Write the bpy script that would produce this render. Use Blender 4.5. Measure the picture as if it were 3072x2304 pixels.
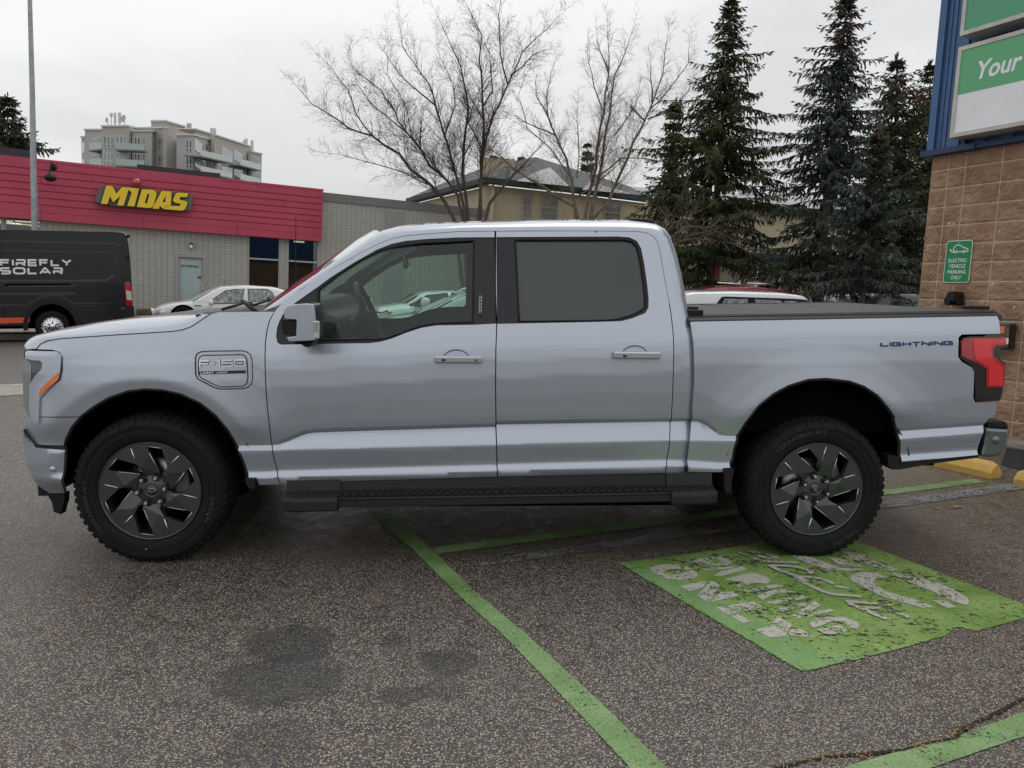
import bpy, bmesh, math, random
from mathutils import Vector, Matrix, noise
from mathutils.geometry import delaunay_2d_cdt
random.seed(7)
PI = math.pi
for o in list(bpy.data.objects): bpy.data.objects.remove(o)
SC = bpy.context.scene
COL = SC.collection
# ------------------------------------------------------------------ camera
FPX = 2380.0; CAMH = 1.5615
def axes(pitch, roll):
    fw = Vector((0, math.cos(pitch), -math.sin(pitch))); u = Vector((0, math.sin(pitch), math.cos(pitch))); r = Vector((1, 0, 0))
    c, s = math.cos(roll), math.sin(roll)
    return c*r+s*u, -s*r+c*u, fw
CR, CU, CF = axes(math.radians(7.5), 0.0153)
CAMP = Vector((0, 0, CAMH))
cd = bpy.data.cameras.new('camera'); cam = bpy.data.objects.new('camera', cd); COL.objects.link(cam)
cd.sensor_width = 36; cd.lens = FPX/3072*36; cd.clip_start = .05; cd.clip_end = 2000
cam.matrix_world = Matrix(((CR.x, CU.x, -CF.x, CAMP.x), (CR.y, CU.y, -CF.y, CAMP.y), (CR.z, CU.z, -CF.z, CAMP.z), (0, 0, 0, 1)))
SC.camera = cam
# ------------------------------------------------------------------ light
SC.view_settings.view_transform = 'Standard'; SC.view_settings.look = 'None'; SC.view_settings.exposure = 0.0; SC.view_settings.gamma = 1
SUN_EL, SUN_AZ = math.radians(62), math.radians(25)
W = bpy.data.worlds.new('World'); SC.world = W; W.use_nodes = True
def world():
    nt = W.node_tree; n = nt.nodes; L = nt.links; n.clear()
    out = n.new('ShaderNodeOutputWorld'); bg = n.new('ShaderNodeBackground'); L.new(bg.outputs[0], out.inputs[0])
    tc = n.new('ShaderNodeTexCoord')
    sky = n.new('ShaderNodeTexSky'); sky.sky_type = 'NISHITA'; sky.sun_disc = False; sky.sun_elevation = SUN_EL; sky.sun_rotation = SUN_AZ
    sep = n.new('ShaderNodeSeparateXYZ'); L.new(tc.outputs['Generated'], sep.inputs[0])
    rmp = n.new('ShaderNodeValToRGB'); L.new(sep.outputs['Z'], rmp.inputs[0])
    e = rmp.color_ramp.elements
    e[0].position = 0.0; e[0].color = (.47, .475, .48, 1); e[1].position = 1.0; e[1].color = (.72, .73, .75, 1)
    for p, c in ((.10, .575), (.22, .66), (.42, .70), (.7, .72)):
        x = e.new(p); x.color = (c, c, c*1.005, 1)
    # clouds: flattened noise on the direction, so the layers lie along the horizon
    mp = n.new('ShaderNodeMapping'); mp.inputs['Scale'].default_value = (1.0, 1.0, 1.9); mp.inputs['Location'].default_value = (.3, .1, .2); L.new(tc.outputs['Generated'], mp.inputs[0])
    nz = n.new('ShaderNodeTexNoise'); nz.inputs['Scale'].default_value = 2.1; nz.inputs['Detail'].default_value = 6; nz.inputs['Roughness'].default_value = .52; nz.inputs['Distortion'].default_value = .4
    L.new(mp.outputs[0], nz.inputs['Vector'])
    r2 = n.new('ShaderNodeValToRGB'); L.new(nz.outputs[0], r2.inputs[0])
    q = r2.color_ramp.elements; q[0].position = .32; q[0].color = (.80, .805, .815, 1); q[1].position = .62; q[1].color = (1.10, 1.095, 1.085, 1)
    mu = n.new('ShaderNodeMixRGB'); mu.blend_type = 'MULTIPLY'; mu.inputs[0].default_value = 1; L.new(rmp.outputs[0], mu.inputs[1]); L.new(r2.outputs[0], mu.inputs[2])
    sc = n.new('ShaderNodeMixRGB'); sc.blend_type = 'MULTIPLY'; sc.inputs[0].default_value = 1; sc.inputs[2].default_value = (13.6, 13.6, 13.5, 1); L.new(mu.outputs[0], sc.inputs[1])
    mx = n.new('ShaderNodeMixRGB'); mx.inputs[0].default_value = .94; L.new(sky.outputs[0], mx.inputs[1]); L.new(sc.outputs[0], mx.inputs[2])
    L.new(mx.outputs[0], bg.inputs[0]); bg.inputs[1].default_value = .099
world()
sd = bpy.data.lights.new('sun', 'SUN'); sd.energy = .9; sd.angle = math.radians(35); sd.color = (1, .97, .93)
sun = bpy.data.objects.new('sun', sd); COL.objects.link(sun)
sun.rotation_euler = (math.radians(90)-SUN_EL, 0, math.radians(180)-SUN_AZ)

# ------------------------------------------------------------------ pixel helpers (source photograph is 3072 x 2304)
def ray(x, y): return ((x-1536)/FPX*CR - (y-1152)/FPX*CU + CF)
def gp(x, y, z=0.0):
    r = ray(x, y); t = (z-CAMH)/r.z; return CAMP+r*t
def at(x, y, depth): return CAMP+ray(x, y)*depth
# gravity frame: the lot slopes a little, the buildings and poles stand plumb
GR, GU, GF = axes(.1057, .0470)
def M3(a, b, c): return Matrix(((a.x, b.x, c.x), (a.y, b.y, c.y), (a.z, b.z, c.z)))
MG3 = M3(CR, CU, CF) @ M3(GR, GU, GF).transposed()
MG = Matrix.Translation(CAMP) @ MG3.to_4x4()
MGI = MG.inverted()
def gg(x, y, depth): return MGI @ at(x, y, depth)      # pixel + depth -> gravity frame
def Zm(ox, oy, k): return lambda *pts: [(ox+x/k, oy+y/k) for x, y in pts]
Z1 = Zm(0, 600, 2.212); Z2 = Zm(700, 600, 2.212); Z3 = Zm(1400, 600, 2.212); Z4 = Zm(2072, 600, 2.212)
Z5 = Zm(0, 1000, 2.212); Z6 = Zm(700, 1150, 2.212); Z7 = Zm(1400, 1150, 2.212); Z8 = Zm(2072, 1150, 2.212)
# ------------------------------------------------------------------ objects
def tag(o, label=None, cat=None, group=None, kind=None):
    if label: o['label'] = label
    if cat: o['category'] = cat
    if group: o['group'] = group
    if kind: o['kind'] = kind
    return o
def empty(name, mw=Matrix(), label=None, cat=None, group=None):
    o = bpy.data.objects.new(name, None); COL.objects.link(o); o.matrix_world = mw; o.empty_display_size = .1
    return tag(o, label, cat, group)
def link(name, me, parent=None, mats=None):
    o = bpy.data.objects.new(name, me); COL.objects.link(o)
    for m in (mats if isinstance(mats, (list, tuple)) else [mats]):
        if m: me.materials.append(m)
    if parent: o.parent = parent
    return o
class MB:
    """collects faces; build() links them as one mesh"""
    def __init__(s): s.v = []; s.f = []; s.m = []; s.mi = 0; s.sm = []
    def add(s, vs, fs, smooth=False, mat=None):
        b = len(s.v); s.v += [tuple(v) for v in vs]
        for f in fs: s.f.append([b+i for i in f]); s.sm.append(smooth); s.m.append(s.mi if mat is None else mat)
    def box(s, a, b, mx=None, mat=None):
        (x0, y0, z0), (x1, y1, z1) = a, b
        vs = [Vector(p) for p in ((x0, y0, z0), (x1, y0, z0), (x1, y1, z0), (x0, y1, z0), (x0, y0, z1), (x1, y0, z1), (x1, y1, z1), (x0, y1, z1))]
        if mx: vs = [mx @ v for v in vs]
        s.add(vs, [(3, 2, 1, 0), (4, 5, 6, 7), (0, 1, 5, 4), (1, 2, 6, 5), (2, 3, 7, 6), (3, 0, 4, 7)], mat=mat)
    def tube(s, pts, rad, n=6, cap=True, smooth=True, mat=None):
        pts = [Vector(p) for p in pts]
        if not isinstance(rad, (list, tuple)): rad = [rad]*len(pts)
        vs = []; up = None
        for i, p in enumerate(pts):
            d = (pts[min(i+1, len(pts)-1)]-pts[max(i-1, 0)]).normalized()
            if up is None: up = d.orthogonal().normalized()
            up = (up-d*up.dot(d)).normalized(); w = d.cross(up)
            for k in range(n):
                a = 2*PI*k/n; vs.append(p+(up*math.cos(a)+w*math.sin(a))*rad[i])
        fs = [(i*n+k, i*n+(k+1) % n, (i+1)*n+(k+1) % n, (i+1)*n+k) for i in range(len(pts)-1) for k in range(n)]
        if cap: fs += [tuple(range(n-1, -1, -1)), tuple((len(pts)-1)*n+k for k in range(n))]
        s.add(vs, fs, smooth, mat)
    def lathe(s, prof, c, ax=(0, 1, 0), n=48, smooth=True, mat=None, closed=False):
        """prof: (radius, offset along ax)"""
        ax = Vector(ax).normalized(); u = ax.orthogonal().normalized(); w = ax.cross(u); c = Vector(c); vs = []
        for r, h in prof:
            for k in range(n):
                a = 2*PI*k/n; vs.append(c+ax*h+(u*math.cos(a)+w*math.sin(a))*r)
        m = len(prof)
        fs = [(i*n+k, i*n+(k+1) % n, ((i+1) % m)*n+(k+1) % n, ((i+1) % m)*n+k) for i in range(m if closed else m-1) for k in range(n)]
        s.add(vs, fs, smooth, mat)
    def grid(s, rows, smooth=True, mat=None, closed=False):
        n = len(rows[0]); vs = [p for r in rows for p in r]; c = n if closed else n-1
        s.add(vs, [(i*n+k, i*n+(k+1) % n, (i+1)*n+(k+1) % n, (i+1)*n+k) for i in range(len(rows)-1) for k in range(c)], smooth, mat)
    def prism(s, poly, fn, t0, t1, mat=None, caps=(1, 1)):
        """poly [(a,b)] -> fn(a,b,t); extruded t0..t1"""
        n = len(poly); vs = [fn(a, b, t0) for a, b in poly]+[fn(a, b, t1) for a, b in poly]
        fs = [(i, (i+1) % n, n+(i+1) % n, n+i) for i in range(n)]
        if caps[0]: fs.append(tuple(range(n-1, -1, -1)))
        if caps[1]: fs.append(tuple(range(n, 2*n)))
        s.add(vs, fs, False, mat)
    def build(s, name, mats, parent=None, fix=True, mw=None):
        me = bpy.data.meshes.new(name); me.from_pydata(s.v, [], s.f)
        for p, q, m in zip(me.polygons, s.sm, s.m): p.use_smooth = q; p.material_index = m
        if fix:
            bm = bmesh.new(); bm.from_mesh(me); bmesh.ops.recalc_face_normals(bm, faces=bm.faces); bm.to_mesh(me); bm.free()
        o = link(name, me, parent, mats)
        if mw is not None: o.matrix_world = mw
        return o
def bevel(o, w=.01, seg=2, ang=35):
    m = o.modifiers.new('bevel', 'BEVEL'); m.width = w; m.segments = seg; m.limit_method = 'ANGLE'; m.angle_limit = math.radians(ang)
    return o
def inpoly(x, y, P):
    c = False; j = len(P)-1
    for i in range(len(P)):
        if (P[i][1] > y) != (P[j][1] > y) and x < (P[j][0]-P[i][0])*(y-P[i][1])/(P[j][1]-P[i][1])+P[i][0]: c = not c
        j = i
    return c
def area(P): return .5*sum(P[i-1][0]*P[i][1]-P[i][0]*P[i-1][1] for i in range(len(P)))
def inset(P, w):
    """move every edge inwards by w (negative: outwards)"""
    if area(P) < 0: P = P[::-1]
    n = len(P); out = []
    for i in range(n):
        a, b, c = Vector(P[i-1]), Vector(P[i]), Vector(P[(i+1) % n])
        d1 = (b-a).normalized() if (b-a).length > 1e-9 else Vector((1, 0)); d2 = (c-b).normalized() if (c-b).length > 1e-9 else d1
        n1 = Vector((-d1.y, d1.x)); n2 = Vector((-d2.y, d2.x)); m = n1+n2
        if m.length < 1e-6: m = n1
        m.normalize(); k = max(.35, m.dot(n1)); q = b+m*(w/k); out.append((q.x, q.y))
    return out
def densify(P, st, closed=True):
    out = []
    for i in range(len(P) if closed else len(P)-1):
        a = P[i]; b = P[(i+1) % len(P)]; L = math.hypot(b[0]-a[0], b[1]-a[1]); k = max(1, int(math.ceil(L/st)))
        out += [(a[0]+(b[0]-a[0])*j/k, a[1]+(b[1]-a[1])*j/k) for j in range(k)]
    if not closed: out.append(P[-1])
    return out
def smooth_poly(P, n=2, closed=True):
    """Chaikin corner cutting"""
    for _ in range(n):
        Q = []
        m = len(P)
        for i in range(m if closed else m-1):
            a = P[i]; b = P[(i+1) % m]
            Q += [(a[0]*.75+b[0]*.25, a[1]*.75+b[1]*.25), (a[0]*.25+b[0]*.75, a[1]*.25+b[1]*.75)]
        if not closed: Q = [P[0]]+Q+[P[-1]]
        P = Q
    return P
def interp(T, x):
    if x <= T[0][0]: return T[0][1]
    for i in range(1, len(T)):
        if x <= T[i][0]:
            a, b = T[i-1], T[i]; return a[1]+(b[1]-a[1])*(x-a[0])/max(1e-9, b[0]-a[0])
    return T[-1][1]
def sst(t): t = min(1, max(0, t)); return t*t*(3-2*t)
# ------------------------------------------------------------------ materials
def srgb(r, g, b):
    f = lambda c: (c/255/12.92) if c/255 <= .04045 else ((c/255+.055)/1.055)**2.4
    return (f(r), f(g), f(b), 1)
def pmat(name, col, rough=.5, metal=0, coat=0, spec=.5, emit=None, var=0, vscale=5, bump=0, bscale=60, col2=None, coatr=.04, ior=None, alpha=None):
    """principled with optional noise colour variation and bump"""
    m = bpy.data.materials.new(name); m.use_nodes = True; nt = m.node_tree; n = nt.nodes; L = nt.links; p = n['Principled BSDF']
    if len(col) == 3: col = (*col, 1)
    p.inputs['Base Color'].default_value = col; p.inputs['Roughness'].default_value = rough; p.inputs['Metallic'].default_value = metal
    p.inputs['Coat Weight'].default_value = coat; p.inputs['Coat Roughness'].default_value = coatr; p.inputs['Specular IOR Level'].default_value = spec
    if emit: p.inputs['Emission Color'].default_value = (*emit[:3], 1); p.inputs['Emission Strength'].default_value = emit[3]
    tc = n.new('ShaderNodeTexCoord')
    if var or col2:
        z = n.new('ShaderNodeTexNoise'); z.inputs['Scale'].default_value = vscale; z.inputs['Detail'].default_value = 6; z.inputs['Roughness'].default_value = .6; L.new(tc.outputs['Object'], z.inputs['Vector'])
        r = n.new('ShaderNodeValToRGB'); L.new(z.outputs[0], r.inputs[0]); e = r.color_ramp.elements; e[0].position = .35; e[1].position = .68
        c2 = col2 if col2 else tuple(min(1, c*(1+var)) for c in col[:3]); c1 = col[:3] if col2 else tuple(c*(1-var) for c in col[:3])
        e[0].color = (*c1[:3], 1); e[1].color = (*c2[:3], 1); L.new(r.outputs[0], p.inputs['Base Color'])
    if bump:
        z = n.new('ShaderNodeTexNoise'); z.inputs['Scale'].default_value = bscale; z.inputs['Detail'].default_value = 4; L.new(tc.outputs['Object'], z.inputs['Vector'])
        b = n.new('ShaderNodeBump'); b.inputs['Strength'].default_value = bump; b.inputs['Distance'].default_value = .01; L.new(z.outputs[0], b.inputs['Height']); L.new(b.outputs[0], p.inputs['Normal'])
    return m
def glassmat(name, tint, refl=.12, rough=.0, dark=None):
    """thin window pane: tinted transparency plus fresnel reflection"""
    m = bpy.data.materials.new(name); m.use_nodes = True; nt = m.node_tree; n = nt.nodes; L = nt.links; n.clear()
    out = n.new('ShaderNodeOutputMaterial'); t = n.new('ShaderNodeBsdfTransparent'); t.inputs[0].default_value = (*tint, 1)
    g = n.new('ShaderNodeBsdfGlossy'); g.inputs['Roughness'].default_value = rough; g.inputs[0].default_value = (.9, .95, .95, 1)
    fr = n.new('ShaderNodeFresnel'); fr.inputs[0].default_value = 1.5
    ma = n.new('ShaderNodeMath'); ma.operation = 'MULTIPLY_ADD'; ma.inputs[1].default_value = 1.0; ma.inputs[2].default_value = refl-.04; L.new(fr.outputs[0], ma.inputs[0])
    mx = n.new('ShaderNodeMixShader'); L.new(ma.outputs[0], mx.inputs[0]); L.new(g.outputs[0], mx.inputs[2])
    if dark is not None:
        df = n.new('ShaderNodeBsdfDiffuse'); df.inputs[0].default_value = (*dark[:3], 1); m2 = n.new('ShaderNodeMixShader'); m2.inputs[0].default_value = dark[3]
        L.new(t.outputs[0], m2.inputs[1]); L.new(df.outputs[0], m2.inputs[2]); L.new(m2.outputs[0], mx.inputs[1])
    else: L.new(t.outputs[0], mx.inputs[1])
    L.new(mx.outputs[0], out.inputs[0]); return m
# ---- shared materials
def paint_mat(name, col, metal=.75, rough=.34):
    m = pmat(name, col, rough, metal, coat=1.0, coatr=.03)
    nt = m.node_tree; n = nt.nodes; L = nt.links; p = n['Principled BSDF']; tc = n.new('ShaderNodeTexCoord')
    z = n.new('ShaderNodeTexNoise'); z.inputs['Scale'].default_value = 900; z.inputs['Detail'].default_value = 1; L.new(tc.outputs['Object'], z.inputs['Vector'])
    b = n.new('ShaderNodeBump'); b.inputs['Strength'].default_value = .06; b.inputs['Distance'].default_value = .001; L.new(z.outputs[0], b.inputs['Height']); L.new(b.outputs[0], p.inputs['Normal'])
    # thin road film: large soft variation in roughness
    q = n.new('ShaderNodeTexNoise'); q.inputs['Scale'].default_value = 2.3; q.inputs['Detail'].default_value = 5; L.new(tc.outputs['Object'], q.inputs['Vector'])
    r = n.new('ShaderNodeMapRange'); r.inputs[3].default_value = rough-.05; r.inputs[4].default_value = rough+.09; L.new(q.outputs[0], r.inputs[0]); L.new(r.outputs[0], p.inputs['Roughness'])
    return m
PAINT = paint_mat('silver_blue_paint', (.435, .48, .555), .74, .32)
BLK = pmat('black_plastic', (.013, .013, .014), .5, spec=.25, bump=.25, bscale=400)
BLKG = pmat('black_gloss', (.012, .012, .014), .12, coat=.5)
TRIM = pmat('dark_trim', (.022, .022, .026), .4, spec=.35)
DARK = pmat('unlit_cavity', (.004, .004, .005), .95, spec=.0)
CHROME = pmat('chrome', (.75, .75, .76), .12, 1)
STEEL = pmat('brushed_steel', (.34, .34, .34), .35, 1)
RUB = pmat('tyre_rubber', (.0085, .009, .0095), .7, spec=.25, var=.25, vscale=14, bump=.5, bscale=180)
RIMM = pmat('wheel_grey', (.080, .083, .090), .30, .75, coat=.25, var=.12, vscale=8)
LINER = pmat('cabin_grey', (.040, .046, .045), .8)
SEATM = pmat('cabin_black', (.014, .016, .016), .6)
REDL = pmat('red_lens', (.40, .004, .012), .12, coat=1)
REDD = pmat('red_lens_inner', (.80, .010, .02), .18, coat=1)
AMB = pmat('amber_lens', (.75, .16, .01), .15, coat=1)
CLEAR = pmat('clear_lens', (.55, .56, .52), .15, coat=1)
LAMPD = pmat('lamp_dark', (.06, .065, .068), .1, coat=1)
WHITEP = pmat('white_letter', (.82, .83, .80), .5)
GLASS = glassmat('cabin_glass', (.64, .81, .74), .05)
GLASSW = glassmat('windshield_glass', (.70, .80, .74), .10)
PRIV = glassmat('privacy_glass', (.16, .17, .17), .06, dark=(.05, .055, .058, .75))
# ------------------------------------------------------------------ pickup truck
YAW = .0674
TM = Matrix.Translation((-1.9433, 4.1633, 0)) @ Matrix.Rotation(YAW, 4, 'Z'); TMI = TM.inverted()
_o = TMI @ CAMP
WB = 3.70; TW = 1.96
def SZ(x, y, d=0.0):
    r = TMI.to_3x3() @ ray(x, y); t = (d-_o.y)/r.y; return (_o.x+r.x*t, _o.z+r.z*t)
truck = empty('pickup_truck', TM, 'silver blue crew cab pickup with black folding bed cover and dark alloy wheels', 'pickup truck')
def line(pts, d=.02): return sorted(SZ(x, y, d) for x, y in pts)
LU = line(Z6((45, 408), (250, 405), (300, 400), (380, 370), (460, 335), (520, 325), (700, 318), (1740, 285))+Z7((200, 270), (1350, 250), (1490, 248), (1555, 252), (1600, 275), (1680, 335), (1720, 343), (1800, 343))+Z8((1380, 312), (1950, 272)))
LL = line(Z6((45, 440), (270, 438), (700, 427), (1740, 405))+Z7((200, 400), (1340, 375), (1490, 378), (1790, 375))+Z8((1380, 365), (1950, 322)))
LT = line(Z6((60, 612), (220, 610), (300, 603), (1740, 562))+Z7((205, 560), (1325, 530), (1480, 535), (1700, 550))+Z8((1380, 500), (1950, 462)))
LS = line(Z1((60, 1025), (415, 1015), (1600, 985))+Z2((220, 1050), (1000, 1020), (1740, 975))+Z3((200, 985), (1370, 950))+Z4((15, 905), (1700, 880), (2050, 878)))
LB = line(Z2((280, 952), (900, 950), (1250, 846), (1740, 826))+Z3((200, 822), (1200, 812)))
def arch_r(s, z): return min(math.hypot(s, z-.40), math.hypot(s-WB-.01, z-.41))
def arch_f(r): return (interp(FLR, r-.012)+interp(FLR, r)+interp(FLR, r+.012))/3
FLR = [(.50, -.008), (.53, -.011), (.612, -.0205), (.70, -.010), (.80, -.002), (.88, 0)]
def D(s, z):
    U, Lw, T, Sh = interp(LU, s), interp(LL, s), interp(LT, s), interp(LS, s)
    front = sst((-.42-s)/.12); mid = 1-front                           # character lines stop ahead of the front wheel
    belt = max(interp(LB, s), Sh+.06)
    dU = .016+min(.038, .42*(U-Lw))
    P = [(T-.16, .060), (T-.05, .020), (T-.012, .012), (T+.010, .030), (T+.03, .030), (Lw-.006, .012), (Lw+.006, .016), (max(Lw+.008, U-.012), dU), (U-.003, dU), (U+.007, .024),
         (U+.05, .018), (U+.16, .009), (Sh-.16, .004), (Sh-.06, .008), (Sh-.012, .013), (Sh+.012, .017), (Sh+.06, .029), (belt, .029+.30*(belt-Sh-.06)), (belt+1, .029+.30*(belt-Sh-.06)+.30)]
    def at_(zz):
        v = interp(P, zz)
        if mid < 1:
            PF = [(.3, .03), (.55, .008), (.8, .006), (Sh-.1, .012), (Sh, .022), (Sh+.03, .04), (Sh+.3, .17)]
            w = 1-mid
            v = v*(1-w)+interp(PF, zz)*w
        return v
    v = (at_(z-.003)+at_(z)+at_(z+.003))/3
    r = arch_r(s, z)
    if r < .88:
        v = v+arch_f(r)*sst((Sh+.02-z)/.10)*sst((z-U)/.12)
    if s < -.52: v += .30*((-.52-s)/.42)**2
    if s > WB+1.0: v += .22*((s-WB-1.0)/.25)**2*.5
    return v
def PSZ(pts, dfn=D, d=.02):
    out = []
    for x, y in pts:
        p = SZ(x, y, d)
        for _ in range(3): p = SZ(x, y, dfn(*p))
        out.append(p)
    return out
def panel(name, P, mats, parent, holes=(), dfn=D, off=0.0, step=.035, thick=.03, far=False, feats=True, gap=0.0, near=True, edge=True):
    if gap: P = inset(P, gap)
    if area(P) < 0: P = P[::-1]
    B = densify(P, step*.6); Hs = [densify(h, step*.6) for h in holes]
    pts = []; edges = []
    for loop in [B]+Hs:
        b = len(pts); pts += loop; edges += [(b+i, b+(i+1) % len(loop)) for i in range(len(loop))]
    bd = list(pts)
    x0, x1 = min(p[0] for p in P), max(p[0] for p in P); z0, z1 = min(p[1] for p in P), max(p[1] for p in P)
    cell = {}
    for q in bd: cell.setdefault((int(q[0]//step), int(q[1]//step)), []).append(q)
    def near_bd(x, z, r):
        cx, cz = int(x//step), int(z//step)
        return any(math.hypot(q[0]-x, q[1]-z) < r for i in (-1, 0, 1) for j in (-1, 0, 1) for q in cell.get((cx+i, cz+j), ()))
    s = x0+step*.5
    while s < x1:
        zs = [z0+step*(k+.5) for k in range(int((z1-z0)/step)+1)]
        if feats:
            U, Lw, T, Sh = interp(LU, s), interp(LL, s), interp(LT, s), interp(LS, s)
            fs = [T-.05, T-.012, T, T+.010, T+.022, Lw-.008, Lw+.008, U-.018, U-.010, U-.003, U+.003, U+.009, U+.02, Sh-.018, Sh-.006, Sh+.006, Sh+.018, Sh+.06]
            zs = [z for z in zs if min(abs(z-f) for f in fs) > .006]+fs
        for z in zs:
            if inpoly(s, z, P) and not any(inpoly(s, z, h) for h in holes) and not near_bd(s, z, .005 if feats else step*.3): pts.append((s, z))
        s += step
    if feats:
        for cx, cz in ((0, .40), (WB+.01, .41)):
            for r in (.555, .58, .595, .605, .614, .624, .636, .655, .68, .71):
                n = int(PI*r/.03)
                for k in range(-3, n+4):
                    x, z = cx+r*math.cos(PI*k/n), cz+r*math.sin(PI*k/n)
                    if (z > interp(LU, x)+.05 or z < interp(LT, x)-.03) and inpoly(x, z, P) and not any(inpoly(x, z, h) for h in holes) and not near_bd(x, z, .006): pts.append((x, z))
    vo, ed, fa, _, _, _ = delaunay_2d_cdt([Vector(p) for p in pts], edges, [], 0, 1e-5)
    tris = []
    for f in fa:
        c = sum((vo[i] for i in f), Vector((0, 0)))/len(f)
        if inpoly(c.x, c.y, P) and not any(inpoly(c.x, c.y, h) for h in holes): tris.append(list(f))
    V3 = []; N3 = []
    for p in vo:
        d = dfn(p.x, p.y); e = .003
        ds = (dfn(p.x+e, p.y)-dfn(p.x-e, p.y))/(2*e); dz = (dfn(p.x, p.y+e)-dfn(p.x, p.y-e))/(2*e)
        V3.append(Vector((p.x, d+off, p.y))); N3.append(Vector((ds, -1, dz)).normalized())
    def emit(mirror):
        V = list(V3); F = []; NL = []; N = N3
        if mirror: V = [Vector((v.x, TW-v.y, v.z)) for v in V]; N = [Vector((n.x, -n.y, n.z)) for n in N3]
        cnt = {}; sgn = sum((vo[t[1]]-vo[t[0]]).cross(vo[t[2]]-vo[t[0]]) for t in tris)
        for t in tris:
            if sgn < 0: t = t[::-1]
            if mirror: t = t[::-1]
            F.append(t); NL += [N[i] for i in t]
            for k in range(len(t)):
                e = (t[k], t[(k+1) % len(t)]); cnt[e] = 1
        if edge:
            sg = 1 if not mirror else -1
            for (a, b) in list(cnt):
                if (b, a) in cnt: continue
                i = len(V); V += [V[a], V[b], V[b]+Vector((0, thick*sg, 0)), V[a]+Vector((0, thick*sg, 0))]
                f = [i+1, i, i+3, i+2]; F.append(f); q = (V[i]-V[i+1]).cross(V[i+3]-V[i]).normalized(); NL += [q]*4
        me = bpy.data.meshes.new(name); me.from_pydata(V, [], F)
        for p_ in me.polygons: p_.use_smooth = True
        me.normals_split_custom_set(NL)
        return link(name, me, parent, mats)
    r = None
    if near: r = emit(False)
    if far: emit(True)
    return r
# outlines
SEAM_F = Z2((1736, 205), (1500, 207), (1300, 222), (1150, 235), (1050, 255), (950, 295), (850, 345), (700, 430), (550, 520), (450, 590), (380, 635), (320, 680), (275, 735))
SEAM_FL = Z2((240, 800), (222, 870), (212, 950), (210, 1050), (212, 1150), (218, 1280), (228, 1400), (240, 1500))+Z6((255, 400), (275, 520), (300, 640), (310, 665))
SEAM_B = Z2((1740, 600), (1748, 820), (1742, 1000), (1740, 1200), (1742, 1400))+Z6((1742, 280), (1748, 450), (1752, 622))
SEAM_R = Z3((192, 205), (700, 203), (1000, 205), (1130, 207), (1190, 215), (1240, 240), (1270, 280), (1295, 400), (1315, 520), (1340, 650), (1360, 780), (1372, 900), (1375, 1000), (1372, 1150), (1367, 1300), (1360, 1420))+Z7((1352, 250), (1348, 350), (1340, 450), (1325, 560), (1318, 598))
psf, psl, psb, psr = PSZ(SEAM_F), PSZ(SEAM_FL), PSZ(SEAM_B), PSZ(SEAM_R)
WIN_F = PSZ(Z2((288, 925), (284, 900), (290, 850), (305, 805), (340, 740), (400, 690), (470, 640), (555, 580), (650, 510), (800, 415), (950, 330), (1050, 290), (1150, 270), (1300, 257), (1500, 248), (1734, 247), (1741, 520), (1744, 820), (1600, 828), (1350, 832), (1250, 848), (1150, 880), (1050, 920), (980, 940), (900, 950), (560, 955), (320, 960), (295, 950)))
GL_F = PSZ(Z2((567, 600), (700, 497), (850, 402), (1000, 332), (1100, 307), (1250, 290), (1592, 272), (1585, 808), (1400, 812), (1300, 820), (1200, 845), (1100, 885), (1020, 910), (950, 920), (720, 923), (570, 923)))
WIN_R = PSZ(Z3((197, 246), (1000, 242), (1080, 248), (1130, 272), (1157, 320), (1178, 420), (1198, 560), (1208, 660), (1206, 715), (1185, 750), (1100, 785), (1030, 803), (900, 808), (202, 822)))
GL_R = PSZ(Z3((326, 268), (1050, 266), (1100, 277), (1130, 310), (1152, 400), (1175, 560), (1184, 650), (1182, 708), (1150, 735), (1080, 765), (1000, 788), (900, 796), (352, 802)))
door_f = psf[::-1]                                     # from the A pillar foot over the roof line to the B seam
door_f = psl[::-1]+door_f+psb
door_r = [psr[0]]+psr[1:]+psb[::-1]
fd = panel('front_door', door_f, PAINT, truck, holes=[WIN_F], gap=.003, far=True, step=.0233)
rd = panel('rear_door', door_r, PAINT, truck, holes=[WIN_R], gap=.003, far=True, step=.0251)
for P, H, dr, nm in ((WIN_F, GL_F, fd, 'window_surround'), (WIN_R, GL_R, rd, 'window_surround')):
    panel(nm, inset(P, .002), TRIM, dr, holes=[H], off=.006, feats=False, step=.08, thick=.05, far=True)
panel('door_window', inset(GL_F, -.004), GLASS, fd, off=.016, feats=False, step=.1, edge=False, far=True)
panel('door_window', inset(GL_R, -.004), PRIV, rd, off=.016, feats=False, step=.1, edge=False, far=True)
# rubber beads round the glass
for G, dr in ((GL_F, fd), (GL_R, rd)):
    mb = MB(); q = [(s, D(s, z)+.004, z) for s, z in densify(inset(G, -.003), .03)]; mb.tube(q+[q[0]], .0055, 5); mb.build('window_seal', BLK, dr)
# fender
ARCF = Z5((430, 752), (440, 700), (480, 620), (540, 550), (620, 490), (720, 430), (850, 385), (960, 372), (1080, 378), (1200, 405), (1330, 465), (1430, 545), (1510, 640), (1570, 740), (1610, 840), (1640, 960))
HOODS = Z1((245, 985), (270, 955), (320, 935), (400, 920), (550, 910), (800, 893), (1000, 881), (1140, 872), (1210, 862), (1270, 840), (1330, 800), (1395, 757))
fender = PSZ(Z1((262, 1440), (262, 1305), (330, 1245), (400, 1190), (414, 1130), (412, 1045), (395, 1012), (350, 997), (245, 993)))[::1]
fender += PSZ(HOODS[0:])+PSZ(Z1((1450, 742), (1600, 740), (1815, 738)))+PSZ(Z2((272, 745)))+psl+PSZ(Z5((1855, 1005), (1720, 1010), (1700, 965), (1640, 960)))+PSZ(ARCF[::-1][1:-4])+PSZ(Z1((540, 1440)))
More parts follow.
